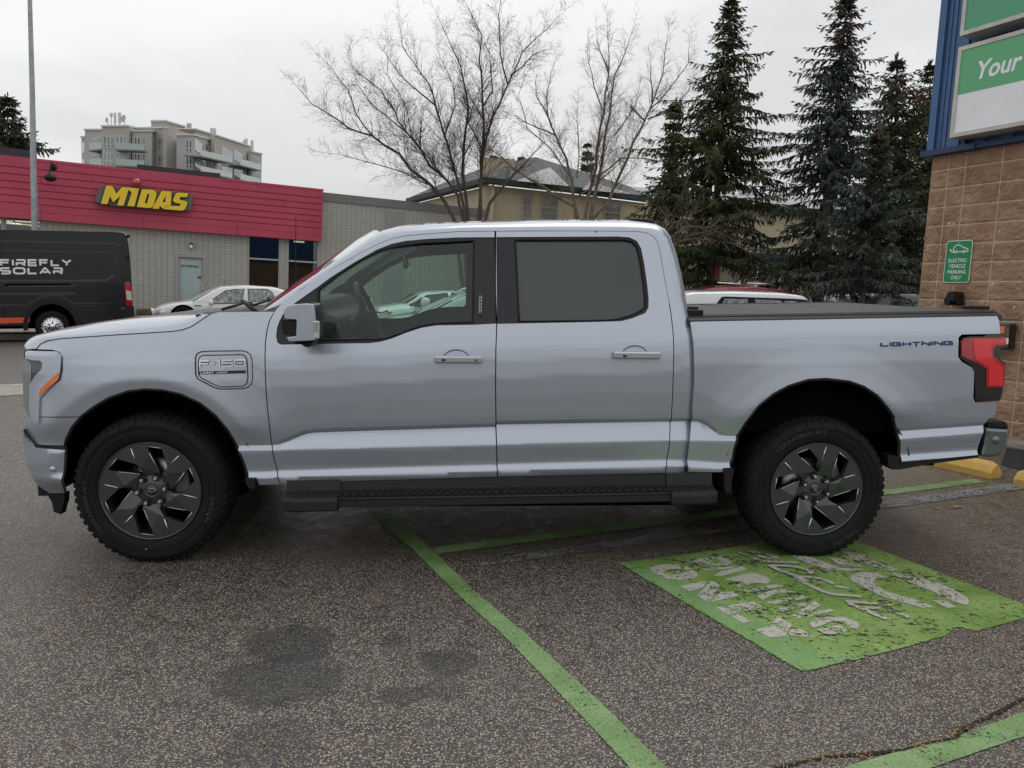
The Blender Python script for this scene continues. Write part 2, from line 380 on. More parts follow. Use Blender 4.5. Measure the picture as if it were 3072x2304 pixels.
PORTO = PSZ([(560+x/5.6, 1020+y/5.6) for x, y in ((135, 300), (160, 230), (230, 190), (340, 178), (930, 172), (1010, 190), (1080, 240), (1108, 340), (1118, 640), (1100, 740), (1040, 800), (950, 828), (560, 835), (440, 800), (180, 660), (140, 590))])
PORTI = PSZ([(560+x/5.6, 1020+y/5.6) for x, y in ((185, 340), (205, 280), (270, 250), (930, 238), (985, 262), (1020, 330), (1035, 640), (1020, 720), (985, 765), (930, 790), (560, 798), (480, 770), (230, 640), (190, 580))])
fen = panel('front_fender', fender, PAINT, truck, holes=[PORTO], gap=.0025, far=True, step=.0227)
po = panel('charge_port', inset(PORTO, .004), PAINT, truck, holes=[PORTI], off=.004, dfn=lambda s, z: D(s, z), feats=False, thick=.03)
def ddish(s, z): return D(s, z)
pd = panel('charge_port_door', inset(PORTI, .005), PAINT, truck, off=.002, feats=False)
mb = MB()
for Pq in (PORTO, PORTI):
    q = [(s, D(s, z)+.001, z) for s, z in densify(inset(Pq, .003), .03)]; mb.tube(q+[q[0]], .0028, 5)
mb.build('port_seal', TRIM, po)
# bed side
ARCR = Z7((1755, 555), (1765, 500), (1780, 420), (1800, 345))+Z4((370, 1470), (450, 1370), (550, 1290), (650, 1235), (780, 1195), (900, 1188), (1050, 1205), (1150, 1240), (1240, 1300), (1300, 1370), (1350, 1440))+Z8((1345, 240), (1370, 330), (1385, 430), (1395, 525))
TL = PSZ(Z4((2055, 893), (1800, 895), (1780, 915), (1778, 1040), (1800, 1070), (1870, 1110), (1885, 1140), (1878, 1310), (1890, 1340), (2037, 1343)))
bed = PSZ(Z7((1468, 590), (1465, 540), (1475, 400), (1487, 260), (1495, 150), (1507, 0)))+PSZ(Z3((1503, 960), (1492, 880), (1480, 812)))+PSZ(Z4((5, 805), (1000, 787), (2035, 768), (2050, 800), (2056, 890)))+TL[1:]+PSZ(Z4((2035, 1370), (2025, 1410), (2018, 1440), (1975, 1455)))+PSZ(Z8((1950, 270), (1935, 350), (1910, 478), (1400, 525)))+PSZ(ARCR[::-1][1:])+PSZ(Z7((1740, 575), (1690, 592)))
bd = panel('bed_side', bed, PAINT, truck, gap=.0025, far=True, step=.0229)
# fuller dark line along wheel arches
for A in (ARCF, ARCR):
    for f in (0, 1):
        P = PSZ(A); mb = MB(); q = []
        for s, z in densify(P, .05, False):
            d = D(s, z)+.006; q.append((s, TW-d if f else d, z))
        mb.tube(q, .010, 6); mb.build('arch_lip', BLK, truck)
# wheel wells: black inner drums
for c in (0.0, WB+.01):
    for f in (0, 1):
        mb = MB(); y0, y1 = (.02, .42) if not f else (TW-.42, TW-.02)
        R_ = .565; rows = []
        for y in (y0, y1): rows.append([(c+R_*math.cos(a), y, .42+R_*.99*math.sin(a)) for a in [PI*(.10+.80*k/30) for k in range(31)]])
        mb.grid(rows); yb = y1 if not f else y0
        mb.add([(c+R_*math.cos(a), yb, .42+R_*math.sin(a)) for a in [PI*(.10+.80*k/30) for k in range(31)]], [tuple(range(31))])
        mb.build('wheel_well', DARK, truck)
# cab corner below the belt, with the corner rounding off to the back of the cab
CEDGE = line(Z3((1455, 680), (1470, 790), (1492, 900), (1500, 1150), (1487, 1450))+Z7((1470, 380), (1450, 560), (1400, 602)), .2)
CEZ = sorted((z, s) for s, z in [SZ(x, y, .2) for x, y in Z3((1440, 580), (1455, 680), (1470, 790), (1492, 900), (1500, 1150), (1487, 1450))+Z7((1470, 380), (1450, 560), (1425, 590))])
def DC(s, z):
    e = interp(CEZ, z)-.004; b = D(min(s, e), z); c = e-.10; t = (s-c)/(e-c)
    return b+(.13*(1-math.sqrt(max(0, 1-min(1, max(0, t))**2))) if t > 0 else 0)
corner = PSZ(Z3((1330, 620), (1340, 650), (1360, 780), (1372, 900), (1375, 1000), (1372, 1150), (1367, 1300), (1360, 1420))+Z7((1352, 250), (1348, 350), (1340, 450), (1325, 560), (1318, 600)))
ce = [(s, z) for z, s in CEZ]; zt = corner[0][1]; zb_ = corner[-1][1]
corner = corner+[(s-.006, z) for s, z in ce if zb_-.12 < z < zt-.02]+[(interp(CEZ, zt)-.006, zt)]
panel('cab_corner', corner, PAINT, truck, dfn=DC, gap=.002, far=True, step=.02)
# roof, pillars: quarter round from the door seam up to the outline, then across
ST = [(Z2((300, 700)), Z2((190, 738)), .13), (Z2((450, 590)), Z2((330, 640)), .16), (Z2((700, 430)), Z2((590, 463)), .22), (Z2((850, 345)), Z2((780, 335)), .27), (Z2((950, 295)), Z2((895, 252)), .32),
      (Z2((1050, 255)), Z2((975, 212)), .36), (Z2((1150, 235)), Z2((1100, 180)), .38), (Z2((1300, 222)), Z2((1300, 160)), .40), (Z2((1500, 207)), Z2((1600, 149)), .40), (Z2((1736, 205)), Z2((1900, 144)), .40), (Z3((450, 203)), Z3((400, 140)), .40),
      (Z3((700, 203)), Z3((700, 138)), .40), (Z3((1000, 205)), Z3((1060, 138)), .38), (Z3((1130, 207)), Z3((1180, 150)), .36), (Z3((1190, 215)), Z3((1250, 160)), .34), (Z3((1240, 240)), Z3((1310, 192)), .31), (Z3((1270, 280)), Z3((1347, 240)), .28), (Z3((1295, 400)), Z3((1390, 360)), .25),
      (Z3((1315, 520)), Z3((1425, 500)), .21), (Z3((1334, 620)), Z3((1444, 600)), .18), (Z3((1346, 690)), Z3((1456, 690)), .19)]
def cross(st, bulge=0, crown=.03, K=7, M=10):
    (a,), (b,), ds = st; s0, z0 = PSZ([a])[0]; d0 = D(s0, z0)+.002; s1, z1 = SZ(b[0], b[1], ds); row = []
    for i in range(K+1):
        t = i/K*PI/2; row.append((s0+(s1-s0)*math.sin(t), d0+(ds-d0)*(1-math.cos(t)), z0+(z1-z0)*math.sin(t)))
    mid = []
    for i in range(1, M):
        u = i/M; q = math.sin(PI*u); mid.append((s1-bulge*q, ds+(TW-2*ds)*u, z1+crown*q**.7))
    far = [(s, TW-d, z) for s, d, z in row[::-1]]
    return row, mid, far
rows = []; nearp = []; farp = []; wsh = []
for i, st in enumerate(ST):
    a, m, f = cross(st, 0 if i >= 5 else .16, .035 if i >= 5 else 0)
    if i >= 5: rows.append(a+m+f)
    if i <= 5: nearp.append(a); farp.append(f)
    if i <= 5: wsh.append([a[-1]]+(m if i < 5 else [(p[0]-.10*math.sin(PI*(k+1)/10), p[1], p[2]) for k, p in enumerate(m)])+[f[0]])
rf = MB(); rf.grid(rows); rf.build('roof', PAINT, truck)
mb = MB(); mb.grid(nearp); mb.build('windshield_pillar', PAINT, truck); mb = MB(); mb.grid(farp); mb.build('windshield_pillar', PAINT, truck)
mb = MB(); mb.grid(wsh); mb.build('windshield', GLASSW, truck, fix=False)
# back of the cab
mb = MB(); bk = []
for i in range(15, 20):
    a, m, f = cross(ST[i]); bk.append((a[-1], f[0]))
zs_ = [(p[0], p[2], p[1]) for p, _ in bk]+[(interp(CEZ, z)+.005, z, .17) for z in (1.2, 1.0, .8, .6)]
mb.grid([[(s, d, z), (s+.0, TW/2, z), (s, TW-d, z)] for s, z, d in zs_]); mb.build('cab_back', PAINT, truck)
# sharkfin housing on the roof
q = [SZ(x, y, .62) for x, y in Z3((1040, 140), (1085, 124), (1130, 120), (1200, 124), (1240, 132), (1252, 160), (1240, 175), (1060, 160))]
mb = MB(); mb.prism(q, lambda a, b, t: (a, t, b), .62, 1.34); bevel(mb.build('high_mount_lamp', BLK, truck), .012)
# hood
HS = [((245, 985), (190, 985), .16), ((270, 955), (205, 955), .3), ((320, 935), (260, 905), .38), ((400, 920), (310, 880), .42), ((550, 910), (500, 835), .45), ((800, 893), (700, 800), .45), ((1000, 881), (900, 775), .45), ((1140, 872), (1080, 759), .45),
      ((1210, 862), (1180, 752), .45), ((1270, 840), (1250, 747), .45), ((1330, 800), (1330, 743), .45), ((1390, 757), (1400, 741), .45)]
rows = []
for i, (a, b, ds) in enumerate(HS):
    A_, B_ = Z1(a), Z1(b); s0, z0 = PSZ(A_)[0]; d0 = D(s0, z0); s1, z1 = SZ(B_[0][0], B_[0][1], ds); row = []
    for k in range(8):
        t = k/7*PI/2; row.append((s0+(s1-s0)*math.sin(t), d0+.003+(ds-d0)*(1-math.cos(t)), z0+(z1-z0)*math.sin(t)))
    far = [(s, TW-d, z) for s, d, z in row[::-1]]
    bul = .10*max(0, 1-i/4.0)
    mid = [(s1-bul*math.sin(PI*u), ds+(TW-2*ds)*u, z1-.012*math.sin(PI*min(1, max(0, (u-.12)/.76)))) for u in [j/12 for j in range(1, 12)]]
    rows.append(row+mid+far)
mb = MB(); mb.grid(rows); hood = mb.build('hood', PAINT, truck)
m = MB(); q = [(p[0], D(*p)-.0005, p[1]) for p in densify(PSZ(HOODS), .03, False)]; m.tube(q, .0028, 5); m.build('hood_seam', TRIM, hood)
# cowl and wipers
c0 = SZ(*Z1((1400, 745))[0], .3); c1 = SZ(*Z1((1720, 735))[0], .3)
mb = MB(); mb.box((c0[0]-.02, .10, c0[1]-.05), (c1[0]+.05, TW-.10, c0[1]-.004)); mb.build('cowl', BLK, truck)
mb = MB()
for k, (d0, d1) in enumerate(((.35, .95), (1.0, 1.6))):
    p = [(c0[0]+.05, d0, c0[1]+.015), (c0[0]+.10, (d0+d1)/2, c0[1]+.045), (c0[0]+.06, d1, c0[1]+.03)]
    w = MB(); w.tube(p, .009, 5); w.tube([(c1[0]-.03, d0+.02, c0[1]+.0), (c0[0]+.12, d0+.15, c0[1]+.06), (c0[0]+.10, (d0+d1)/2, c0[1]+.045)], .012, 5); w.build('wiper', BLK, truck)
# ---- front end: lamp bezel, lamp, marker, grille
zb5 = lambda *p: [(40+x/5.53, 1000+y/5.53) for x, y in p]
BEZ = PSZ(zb5((215, 415), (213, 330), (225, 295), (270, 282), (500, 292), (700, 296), (760, 312), (795, 350), (808, 400), (800, 560), (782, 700), (770, 755), (600, 920), (450, 1075), (440, 1350), (438, 1480), (370, 1488), (310, 1400), (288, 1370), (283, 1180), (280, 900), (290, 850), (380, 700), (480, 600), (495, 540), (498, 480), (450, 447), (330, 440)))
AM = PSZ(zb5((450, 1030), (445, 980), (470, 920), (600, 790), (740, 665), (772, 650), (774, 740), (755, 770), (620, 890), (455, 1035)))
bz = panel('headlight_bezel', BEZ, PAINT, truck, off=-.012, feats=False, far=True, step=.02)
panel('side_marker', AM, AMB, truck, off=-.016, feats=False, far=True, step=.03)
LP = PSZ(zb5((220, 425), (330, 442), (455, 452), (488, 500), (484, 590), (430, 655), (330, 775), (298, 830), (298, 520), (275, 480)))
hl = panel('headlight', LP, LAMPD, truck, off=.002, feats=False, far=True, step=.02)
mb = MB()
for i in range(7):
    z = LP[-4][1]+.010+i*.012; s = LP[-4][0]+.035
    mb.box((s, D(s, z)-.003, z), (s+.05-.004*i*0, D(s, z)+.002, z+.003))
mb.build('lamp_fin', STEEL, hl)
GRL = zb5((160, 470), (150, 690), (160, 950), (165, 1210), (240, 1345), (287, 1372), (283, 1180), (280, 900), (292, 830), (298, 520), (272, 480), (222, 428))
grp = PSZ(GRL)
panel('lamp_lens', grp, pmat('lens_grey', (.24, .25, .245), .10, coat=1), truck, off=.0, feats=False, far=True, step=.02)
# grille: surface across the nose between the two lamp edges
gz = sorted([(z, s) for s, z in PSZ(zb5((160, 470), (150, 690), (160, 950), (165, 1210), (240, 1345)))])
rows = []
for k in range(9):
    z = gz[0][0]+(gz[-1][0]-gz[0][0])*k/8; s = interp(gz, z); d = D(s, z)+.004
    rows.append([(s-.07*math.sin(PI*u)**.6, d+(TW-2*d)*u, z) for u in [j/24 for j in range(25)]])
mb = MB(); mb.grid(rows); gr = mb.build('grille', BLKG, truck)
for k in (2, 4, 6):
    mb = MB(); mb.tube([(p[0]-.008, p[1], p[2]) for p in rows[k][1:-1]], .008, 5); mb.build('grille_bar', STEEL, gr)
# nose strip under the hood
hz = PSZ(zb5((215, 415), (215, 300)))
mb = MB(); mb.grid([[(s-.012-.07*math.sin(PI*u)**.6, D(s, z)+(TW-2*D(s, z))*u, z) for u in [j/24 for j in range(25)]] for s, z in hz]+[[(hz[1][0]+.03-.09*math.sin(PI*u)**.6, .2+(TW-.4)*u, hz[1][1]+.035) for u in [j/24 for j in range(25)]]]); mb.build('nose_panel', PAINT, truck)
# front bumper: painted upper part, lower part, black intake, air dam
UP = PSZ(Z5((262, 558), (540, 557), (480, 620), (440, 700), (428, 744), (215, 733), (175, 700), (162, 640), (165, 560), (185, 545), (235, 588), (262, 590)))
panel('bumper_upper', UP, PAINT, truck, feats=False, far=True, step=.03)
mb = MB()
mb.grid([[(s-.06*math.sin(PI*u)**.6, D(s, z)+(TW-2*D(s, z))*u, z) for u in [j/24 for j in range(25)]] for s, z in PSZ(Z5((188, 545), (168, 560), (163, 640), (175, 700), (215, 733)))]); mb.build('bumper_front', PAINT, truck)
def DB(s, z): return D(s, z)-.022+.05*sst((LOWZ-z)/.12)
LOW = Z5((152, 636), (165, 690), (185, 722), (235, 758), (430, 776), (422, 900), (428, 1060), (330, 1060), (262, 1018), (215, 960), (185, 890), (165, 800), (152, 720))
LOWZ = SZ(*LOW[-4], 0)[1]
lw = panel('bumper', PSZ(LOW, DB), PAINT, truck, dfn=DB, feats=False, far=True, step=.03)
mb = MB(); mb.lathe([(0.0, -.006), (.013, -.006), (.017, 0)], (*[SZ(*Z5((353, 900))[0], .0)[0]], DB(*SZ(*Z5((353, 900))[0], .0))-.001, SZ(*Z5((353, 900))[0], .0)[1]), (0, 1, 0), 16); mb.build('parking_sensor', PAINT, lw)
lo = PSZ(Z5((154, 640), (150, 720), (165, 800), (185, 890), (215, 960), (262, 1018), (330, 1060)), DB)
mb = MB(); mb.grid([[(s+.004-.05*math.sin(PI*u)**.6, DB(s, z)+.012+(TW-2*DB(s, z)-.02)*u, z) for u in [j/24 for j in range(25)]] for s, z in lo]); mb.build('lower_intake', BLK, truck)
mb = MB(); a_ = PSZ(Z5((150, 640), (240, 760), (430, 776)), DB); b_ = PSZ(Z5((175, 700), (215, 733), (428, 745)), DB)
mb.grid([[(s, DB(s, z)+.004, z) for s, z in a_], [(s, DB(s, z)+.06, z+.02) for s, z in b_]]); mb.build('bumper_step', BLK, truck)
ad = [SZ(x, y, .12) for x, y in Z5((322, 1058), (440, 1058), (437, 1115), (424, 1150), (415, 1195), (398, 1188), (370, 1180), (355, 1110))]
mb = MB(); mb.prism(ad, lambda a, b, t: (a, t, b), .10, .16); mb.box((ad[7][0]-.10, .16, ad[2][1]+.02), (ad[7][0]-.04, TW-.16, ad[0][1]+.05)); mb.build('air_dam', BLK, truck)
# ---- rear bumper and tail lamp
RB = Z8((1945, 290), (2040, 296), (2106, 300), (2104, 350), (2095, 400), (2080, 440), (2050, 478), (1990, 490), (1918, 488), (1935, 420), (1948, 350))
RBT = Z8((1962, 292), (1970, 262), (1985, 247), (2080, 250), (2098, 262), (2106, 302), (2040, 298))
rb = [SZ(x, y, .06) for x, y in RB]; rbt = [SZ(x, y, .06) for x, y in RBT]
BUMP = pmat('bumper_green_grey', (.14, .17, .17), .22, .7, coat=1)
def wrap(s, t):
    u = (t-.05)/(TW-.10); return s+.05*math.sin(PI*min(1, max(0, u)))**.35*0
mb = MB(); mb.prism(rb, lambda a, b, t: (a, t, b), .045, TW-.045); rbo = mb.build('rear_bumper', BUMP, truck); bevel(rbo, .02, 3)
mb = MB(); mb.prism(rbt, lambda a, b, t: (a, t, b), .05, TW-.05); bevel(mb.build('bumper_pad', BLK, truck), .01, 2)
sp = SZ(*Z8((2028, 378))[0], .04); mb = MB(); mb.lathe([(0.0, -.006), (.016, -.005), (.024, 0), (.024, .02)], (sp[0], .043, sp[1]), (0, 1, 0), 18); mb.build('parking_sensor', BUMP, rbo)
zt6 = lambda *p: [(2600+x/2.212, 650+y/2.212) for x, y in p]
TLO = PSZ(zt6((622, 830), (640, 808), (680, 800), (915, 797), (920, 850), (890, 857), (880, 870), (880, 950), (912, 975), (914, 1000), (905, 1100), (892, 1180), (878, 1215), (740, 1226), (724, 1210), (720, 1030), (700, 985), (660, 960), (624, 930)))
tl = panel('tail_light', inset(TLO, -.004), BLKG, truck, off=-.004, feats=False, far=True, step=.03)
TLR = PSZ(zt6((622, 835), (640, 812), (700, 803), (915, 800), (920, 850), (850, 855), (833, 880), (836, 925), (912, 985), (914, 1000), (905, 1128), (788, 1128), (788, 1010), (740, 975), (660, 940), (624, 918)))
panel('red_lens', TLR, REDL, tl, off=-.010, feats=False, far=False, step=.03)
TLI = PSZ(zt6((705, 812), (905, 812), (908, 838), (825, 845), (815, 880), (820, 935), (895, 1000), (895, 1118), (800, 1118), (800, 1000), (715, 945), (700, 860)))
panel('lamp_core', TLI, REDD, tl, off=-.0125, feats=False, far=False, step=.03)
fins = MB()
for i in range(7):
    (s0, z0), = PSZ(zt6((735, 1048+i*26))); d = D(s0, z0)-.008; fins.box((s0, d, z0), (s0+.032, d+.006, z0+.005))
fins.build('lamp_fin', TRIM, tl)
# tailgate
e0 = PSZ(Z4((2056, 890)))[0]; e1 = PSZ(Z4((1975, 1455)))[0]; e2 = PSZ(Z4((2040, 768)))[0]
mb = MB(); mb.box((e1[0]-.02, .13, e1[1]-.02), (e0[0]-.015, TW-.13, e2[1])); bevel(mb.build('tailgate', PAINT, truck), .02, 3)
# ---- bed cover
cv0 = SZ(*Z4((5, 798))[0], .06); cv1 = SZ(*Z4((2030, 767))[0], .06)
tp = [SZ(*Z4((20, 763))[0], .10), SZ(*Z4((2025, 733))[0], .10)]
def rake(s): return cv0[1]+(cv1[1]-cv0[1])*(s-cv0[0])/(cv1[0]-cv0[0])
hh = tp[0][1]-cv0[1]; S0, S1 = cv0[0]-.02, cv1[0]+.02
mb = MB()
prof = [(.035, -.03), (.045, .0), (.058, hh*.40), (.062, hh*.44), (.080, hh*.44), (.082, hh*.75), (.10, hh*.80), (.105, hh), (.16, hh), (.165, hh-.012), (.18, hh-.012), (.185, hh-.026)]
prof = prof+[(TW-d, z) for d, z in prof[::-1]]
mb.grid([[(s, d, rake(s)+z-(.0)) for d, z in prof] for s in (S0, S1)], smooth=False)
for s in (S0, S1): mb.add([(s, d, rake(s)+z) for d, z in prof], [tuple(range(len(prof)))])
bc = mb.build('bed_cover', pmat('bed_cover_black', (.020, .020, .021), .42, spec=.35, bump=.3, bscale=300), truck)
for k in range(3):
    a, b = S0+.03+k*(S1-S0-.06)/3, S0+.03+(k+1)*(S1-S0-.06)/3-.02
    m2 = MB(); m2.prism([(a, .14), (b, .14), (b, TW-.14), (a, TW-.14)], lambda x, y, t: (x, y, rake(x)+hh+t-.026), 0, .022); bevel(m2.build('cover_panel', pmat('cover_panel_grey', (.038, .038, .039), .5, spec=.4, bump=.3, bscale=200) if k == 0 else bpy.data.materials['cover_panel_grey'], bc), .006, 2)
mb = MB(); mb.box((S0-.01, .10, rake(S0)+hh), (S0+.10, .22, rake(S0)+hh+.03)); mb.box((S0+.02, .16, rake(S0)+hh+.03), (S0+.09, .30, rake(S0)+hh+.045)); bevel(mb.build('cover_latch', BLK, bc), .006)
mb = MB(); mb.box((S1-.14, .12, rake(S1)+hh+.003), (S1-.02, .20, rake(S1)+hh+.024)); bevel(mb.build('cover_latch', BLK, bc), .006)
# bed box underneath (dark), frame, floor of the cab
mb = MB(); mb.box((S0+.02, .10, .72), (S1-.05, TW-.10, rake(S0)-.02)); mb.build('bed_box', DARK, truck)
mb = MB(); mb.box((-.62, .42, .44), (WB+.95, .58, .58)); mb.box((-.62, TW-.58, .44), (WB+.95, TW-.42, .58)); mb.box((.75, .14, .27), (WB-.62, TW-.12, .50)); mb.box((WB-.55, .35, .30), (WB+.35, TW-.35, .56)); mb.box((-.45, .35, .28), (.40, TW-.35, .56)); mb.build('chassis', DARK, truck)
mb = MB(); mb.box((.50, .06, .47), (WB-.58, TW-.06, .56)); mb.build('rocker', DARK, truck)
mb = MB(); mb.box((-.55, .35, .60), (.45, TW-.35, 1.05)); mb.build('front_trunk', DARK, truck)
# mud flaps and brackets
p0 = PSZ(Z5((1635, 955), (1695, 957), (1700, 1020), (1665, 1015), (1645, 990)))
mb = MB(); mb.prism(p0, lambda a, b, t: (a, t, b), -.02, .10); mb.build('mud_flap', BLK, truck)
p0 = [SZ(x, y, .05) for x, y in Z7((1688, 552), (1757, 548), (1750, 590), (1738, 640), (1737, 712), (1700, 712), (1690, 640))]
mb = MB(); mb.prism(p0, lambda a, b, t: (a, t, b), .0, .12); mb.build('mud_flap', BLK, truck); mb = MB(); mb.prism([SZ(x, y, .05) for x, y in Z7((1447, 552), (1492, 558), (1485, 605), (1440, 608))], lambda a, b, t: (a, t, b), .03, .12); mb.build('bed_bracket', BLK, truck)
p0 = [SZ(x, y, .03) for x, y in Z8((1300, 475), (1350, 478), (1395, 492), (1395, 522), (1905, 476), (1895, 492), (1600, 530), (1380, 570), (1330, 570), (1308, 540))]
mb = MB(); mb.prism(p0, lambda a, b, t: (a, t, b), .02, .10); mb.build('bed_skirt', BLK, truck)
# ---- running board
RBM = pmat('running_board_black', (.018, .019, .021), .5, spec=.3, bump=.3, bscale=250)
b0 = SZ(*Z6((325, 770))[0], -.10); b1 = SZ(*Z7((1668, 700))[0], -.10)
zt0, zt1 = SZ(*Z6((775, 745))[0], -.02)[1], SZ(*Z7((1260, 700))[0], -.02)[1]
zz = lambda s: zt0+(zt1-zt0)*(s-b0[0])/(b1[0]-b0[0])
mb = MB()
pr = [(.10, .085), (.03, .080), (.015, .012), (-.085, .0), (-.095, -.012), (-.095, -.046), (-.08, -.053), (.06, -.053), (.10, -.04)]
ss = [b0[0]+.28, b1[0]-.25]
mb.grid([[(s, d, zz(s)+z) for d, z in pr+[pr[0]]] for s in ss], smooth=False)
rbd = mb.build('running_board', RBM, truck)
for (a, b, tp_) in ((b0[0], b0[0]+.29, 0), (b1[0]-.26, b1[0], 1)):
    m2 = MB()
    pr2 = [(.105, .090), (.02, .086), (.0, .016), (-.10, .006), (-.115, -.012), (-.115, -.058), (-.095, -.070), (.06, -.070), (.105, -.05)]
    ends = [a, a+.05, b-.05 if tp_ else b, b] if not tp_ else [a, b-.06, b]
    rws = []
    for s in ends:
        k = .70 if (s == a and not tp_) or (s == b and tp_) else 1
        rws.append([(s, d if d > -.05 else -.05+(d+.05)*k, zz(s)+z) for d, z in pr2])
    m2.grid([r+[r[0]] for r in rws], smooth=False)
    for r in (rws[0], rws[-1]): m2.add(r, [tuple(range(len(r)))])
    bevel(m2.build('step_end_cap', RBM, rbd), .008, 2)
m2 = MB()
random.seed(3)
s = b0[0]+.05; k = 0
while s < b1[0]-.06:
    for j in range(3):
        d = -.075+j*.030; o = .02 if j % 2 else 0
        m2.box((s+o, d, zz(s)+.008+(.0 if j else -.002)), (s+o+.030, d+.016, zz(s)+.019+.001*j))
    s += .045
m2.build('tread_pad', RBM, rbd)
m2 = MB(); m2.tube([(ss[0], -.096, zz(ss[0])-.004), (ss[1], -.096, zz(ss[1])-.004)], .004, 5); m2.build('edge_strip', TRIM, rbd)
# the same board on the far side
def far_copy(o, par):
    me = o.data.copy()
    for v in me.vertices: v.co.y = TW-v.co.y
    me.flip_normals(); c = bpy.data.objects.new(o.name.split('.')[0], me); COL.objects.link(c); c.parent = par
    for ch in list(o.children): far_copy(ch, c)
far_copy(rbd, truck)
# ---- wheels
def rot(p, a): c, s = math.cos(a), math.sin(a); return (p[0]*c-p[1]*s, p[0]*s+p[1]*c)
RR = .268
def tyre_mesh(outdir, seed):
    """local: axis along y, outer face at y=0, inboard +y (outdir=1)"""
    mb = MB(); y = outdir; n = 108; R = .402
    prof = [(.262, .020), (.272, .006), (.280, .0), (.284, -.004), (.30, -.012), (.335, -.016), (.350, -.013), (.356, -.017), (.372, -.012), (.388, .004), (.398, .020), (.406, .034)]
    prof += [(.4085, .06), (.410, .14), (.4085, .22)]
    prof += [(.398, .255), (.37, .28), (.33, .288), (.28, .27), (.262, .25)]
    mb.lathe([(r, d*y) for r, d in prof], (0, 0, 0), (0, 1, 0), n)
    # flatten where it stands
    mb.v = [(v[0]*(1.0+ (.012 if v[2] < -.30 else 0)), v[1], max(v[2], -.400)) for v in mb.v]
    # tread: shoulder lugs and centre blocks
    N = 58
    for i in range(N):
        a = 2*PI*i/N
        for (w0, w1, d0, d1, r0, r1, sk) in ((0, .60, .006, .058, .396, .4118, .35), (.05, .72, .066, .120, .404, .4130, -.3), (.32, .98, .126, .172, .404, .4130, .3), (.0, .60, .178, .232, .404, .4118, -.3)):
            da = 2*PI/N; vs = []
            for dd, rr in ((d0, r0), (d1, r1 if d0 > .05 else .405)):
                pass
            P = []
            for (aw, dd) in ((w0, d0), (w1, d0), (w1+sk*.3, d1), (w0+sk*.3, d1)):
                ang = a+aw*da
                base = r0-.004 if dd > .03 else .385
                top = r1 if dd > .03 else .402
                P.append((ang, dd, base, top))
            lo = [((b*math.cos(g)), dd*y, b*math.sin(g)) for g, dd, b, t in P]; hi = [((t*math.cos(g)), (dd+ (.0))*y, t*math.sin(g)) for g, dd, b, t in P]
            if min(v[2] for v in hi) < -.399:
                hi = [(v[0], v[1], max(v[2], -.4005)) for v in hi]; lo = [(v[0], v[1], max(v[2], -.395)) for v in lo]
            mb.add(lo+hi, [(0, 1, 5, 4), (1, 2, 6, 5), (2, 3, 7, 6), (3, 0, 4, 7), (4, 5, 6, 7)])
        # side biter on the sidewall shoulder
        if i % 2 == 0:
            lo = []
            for g, r in ((a, .366), (a+.055, .366), (a+.045, .392), (a+.01, .392)): lo.append((r, g))
            vs = [(r*math.cos(g), (-.006 if r < .38 else .006)*y, r*math.sin(g)) for r, g in lo]+[(r*math.cos(g), (-.018 if r < .38 else -.004)*y, r*math.sin(g)) for r, g in lo]
            vs = [(v[0], v[1], max(v[2], -.399)) for v in vs]
            mb.add(vs, [(0, 1, 5, 4), (1, 2, 6, 5), (2, 3, 7, 6), (3, 0, 4, 7), (4, 5, 6, 7)])
    # rings on the sidewall
    for r in (.318, .349): mb.lathe([(r-.0015, -.0150*y), (r, -.0185*y), (r+.0015, -.0150*y)], (0, 0, 0), (0, 1, 0), n)
    return mb
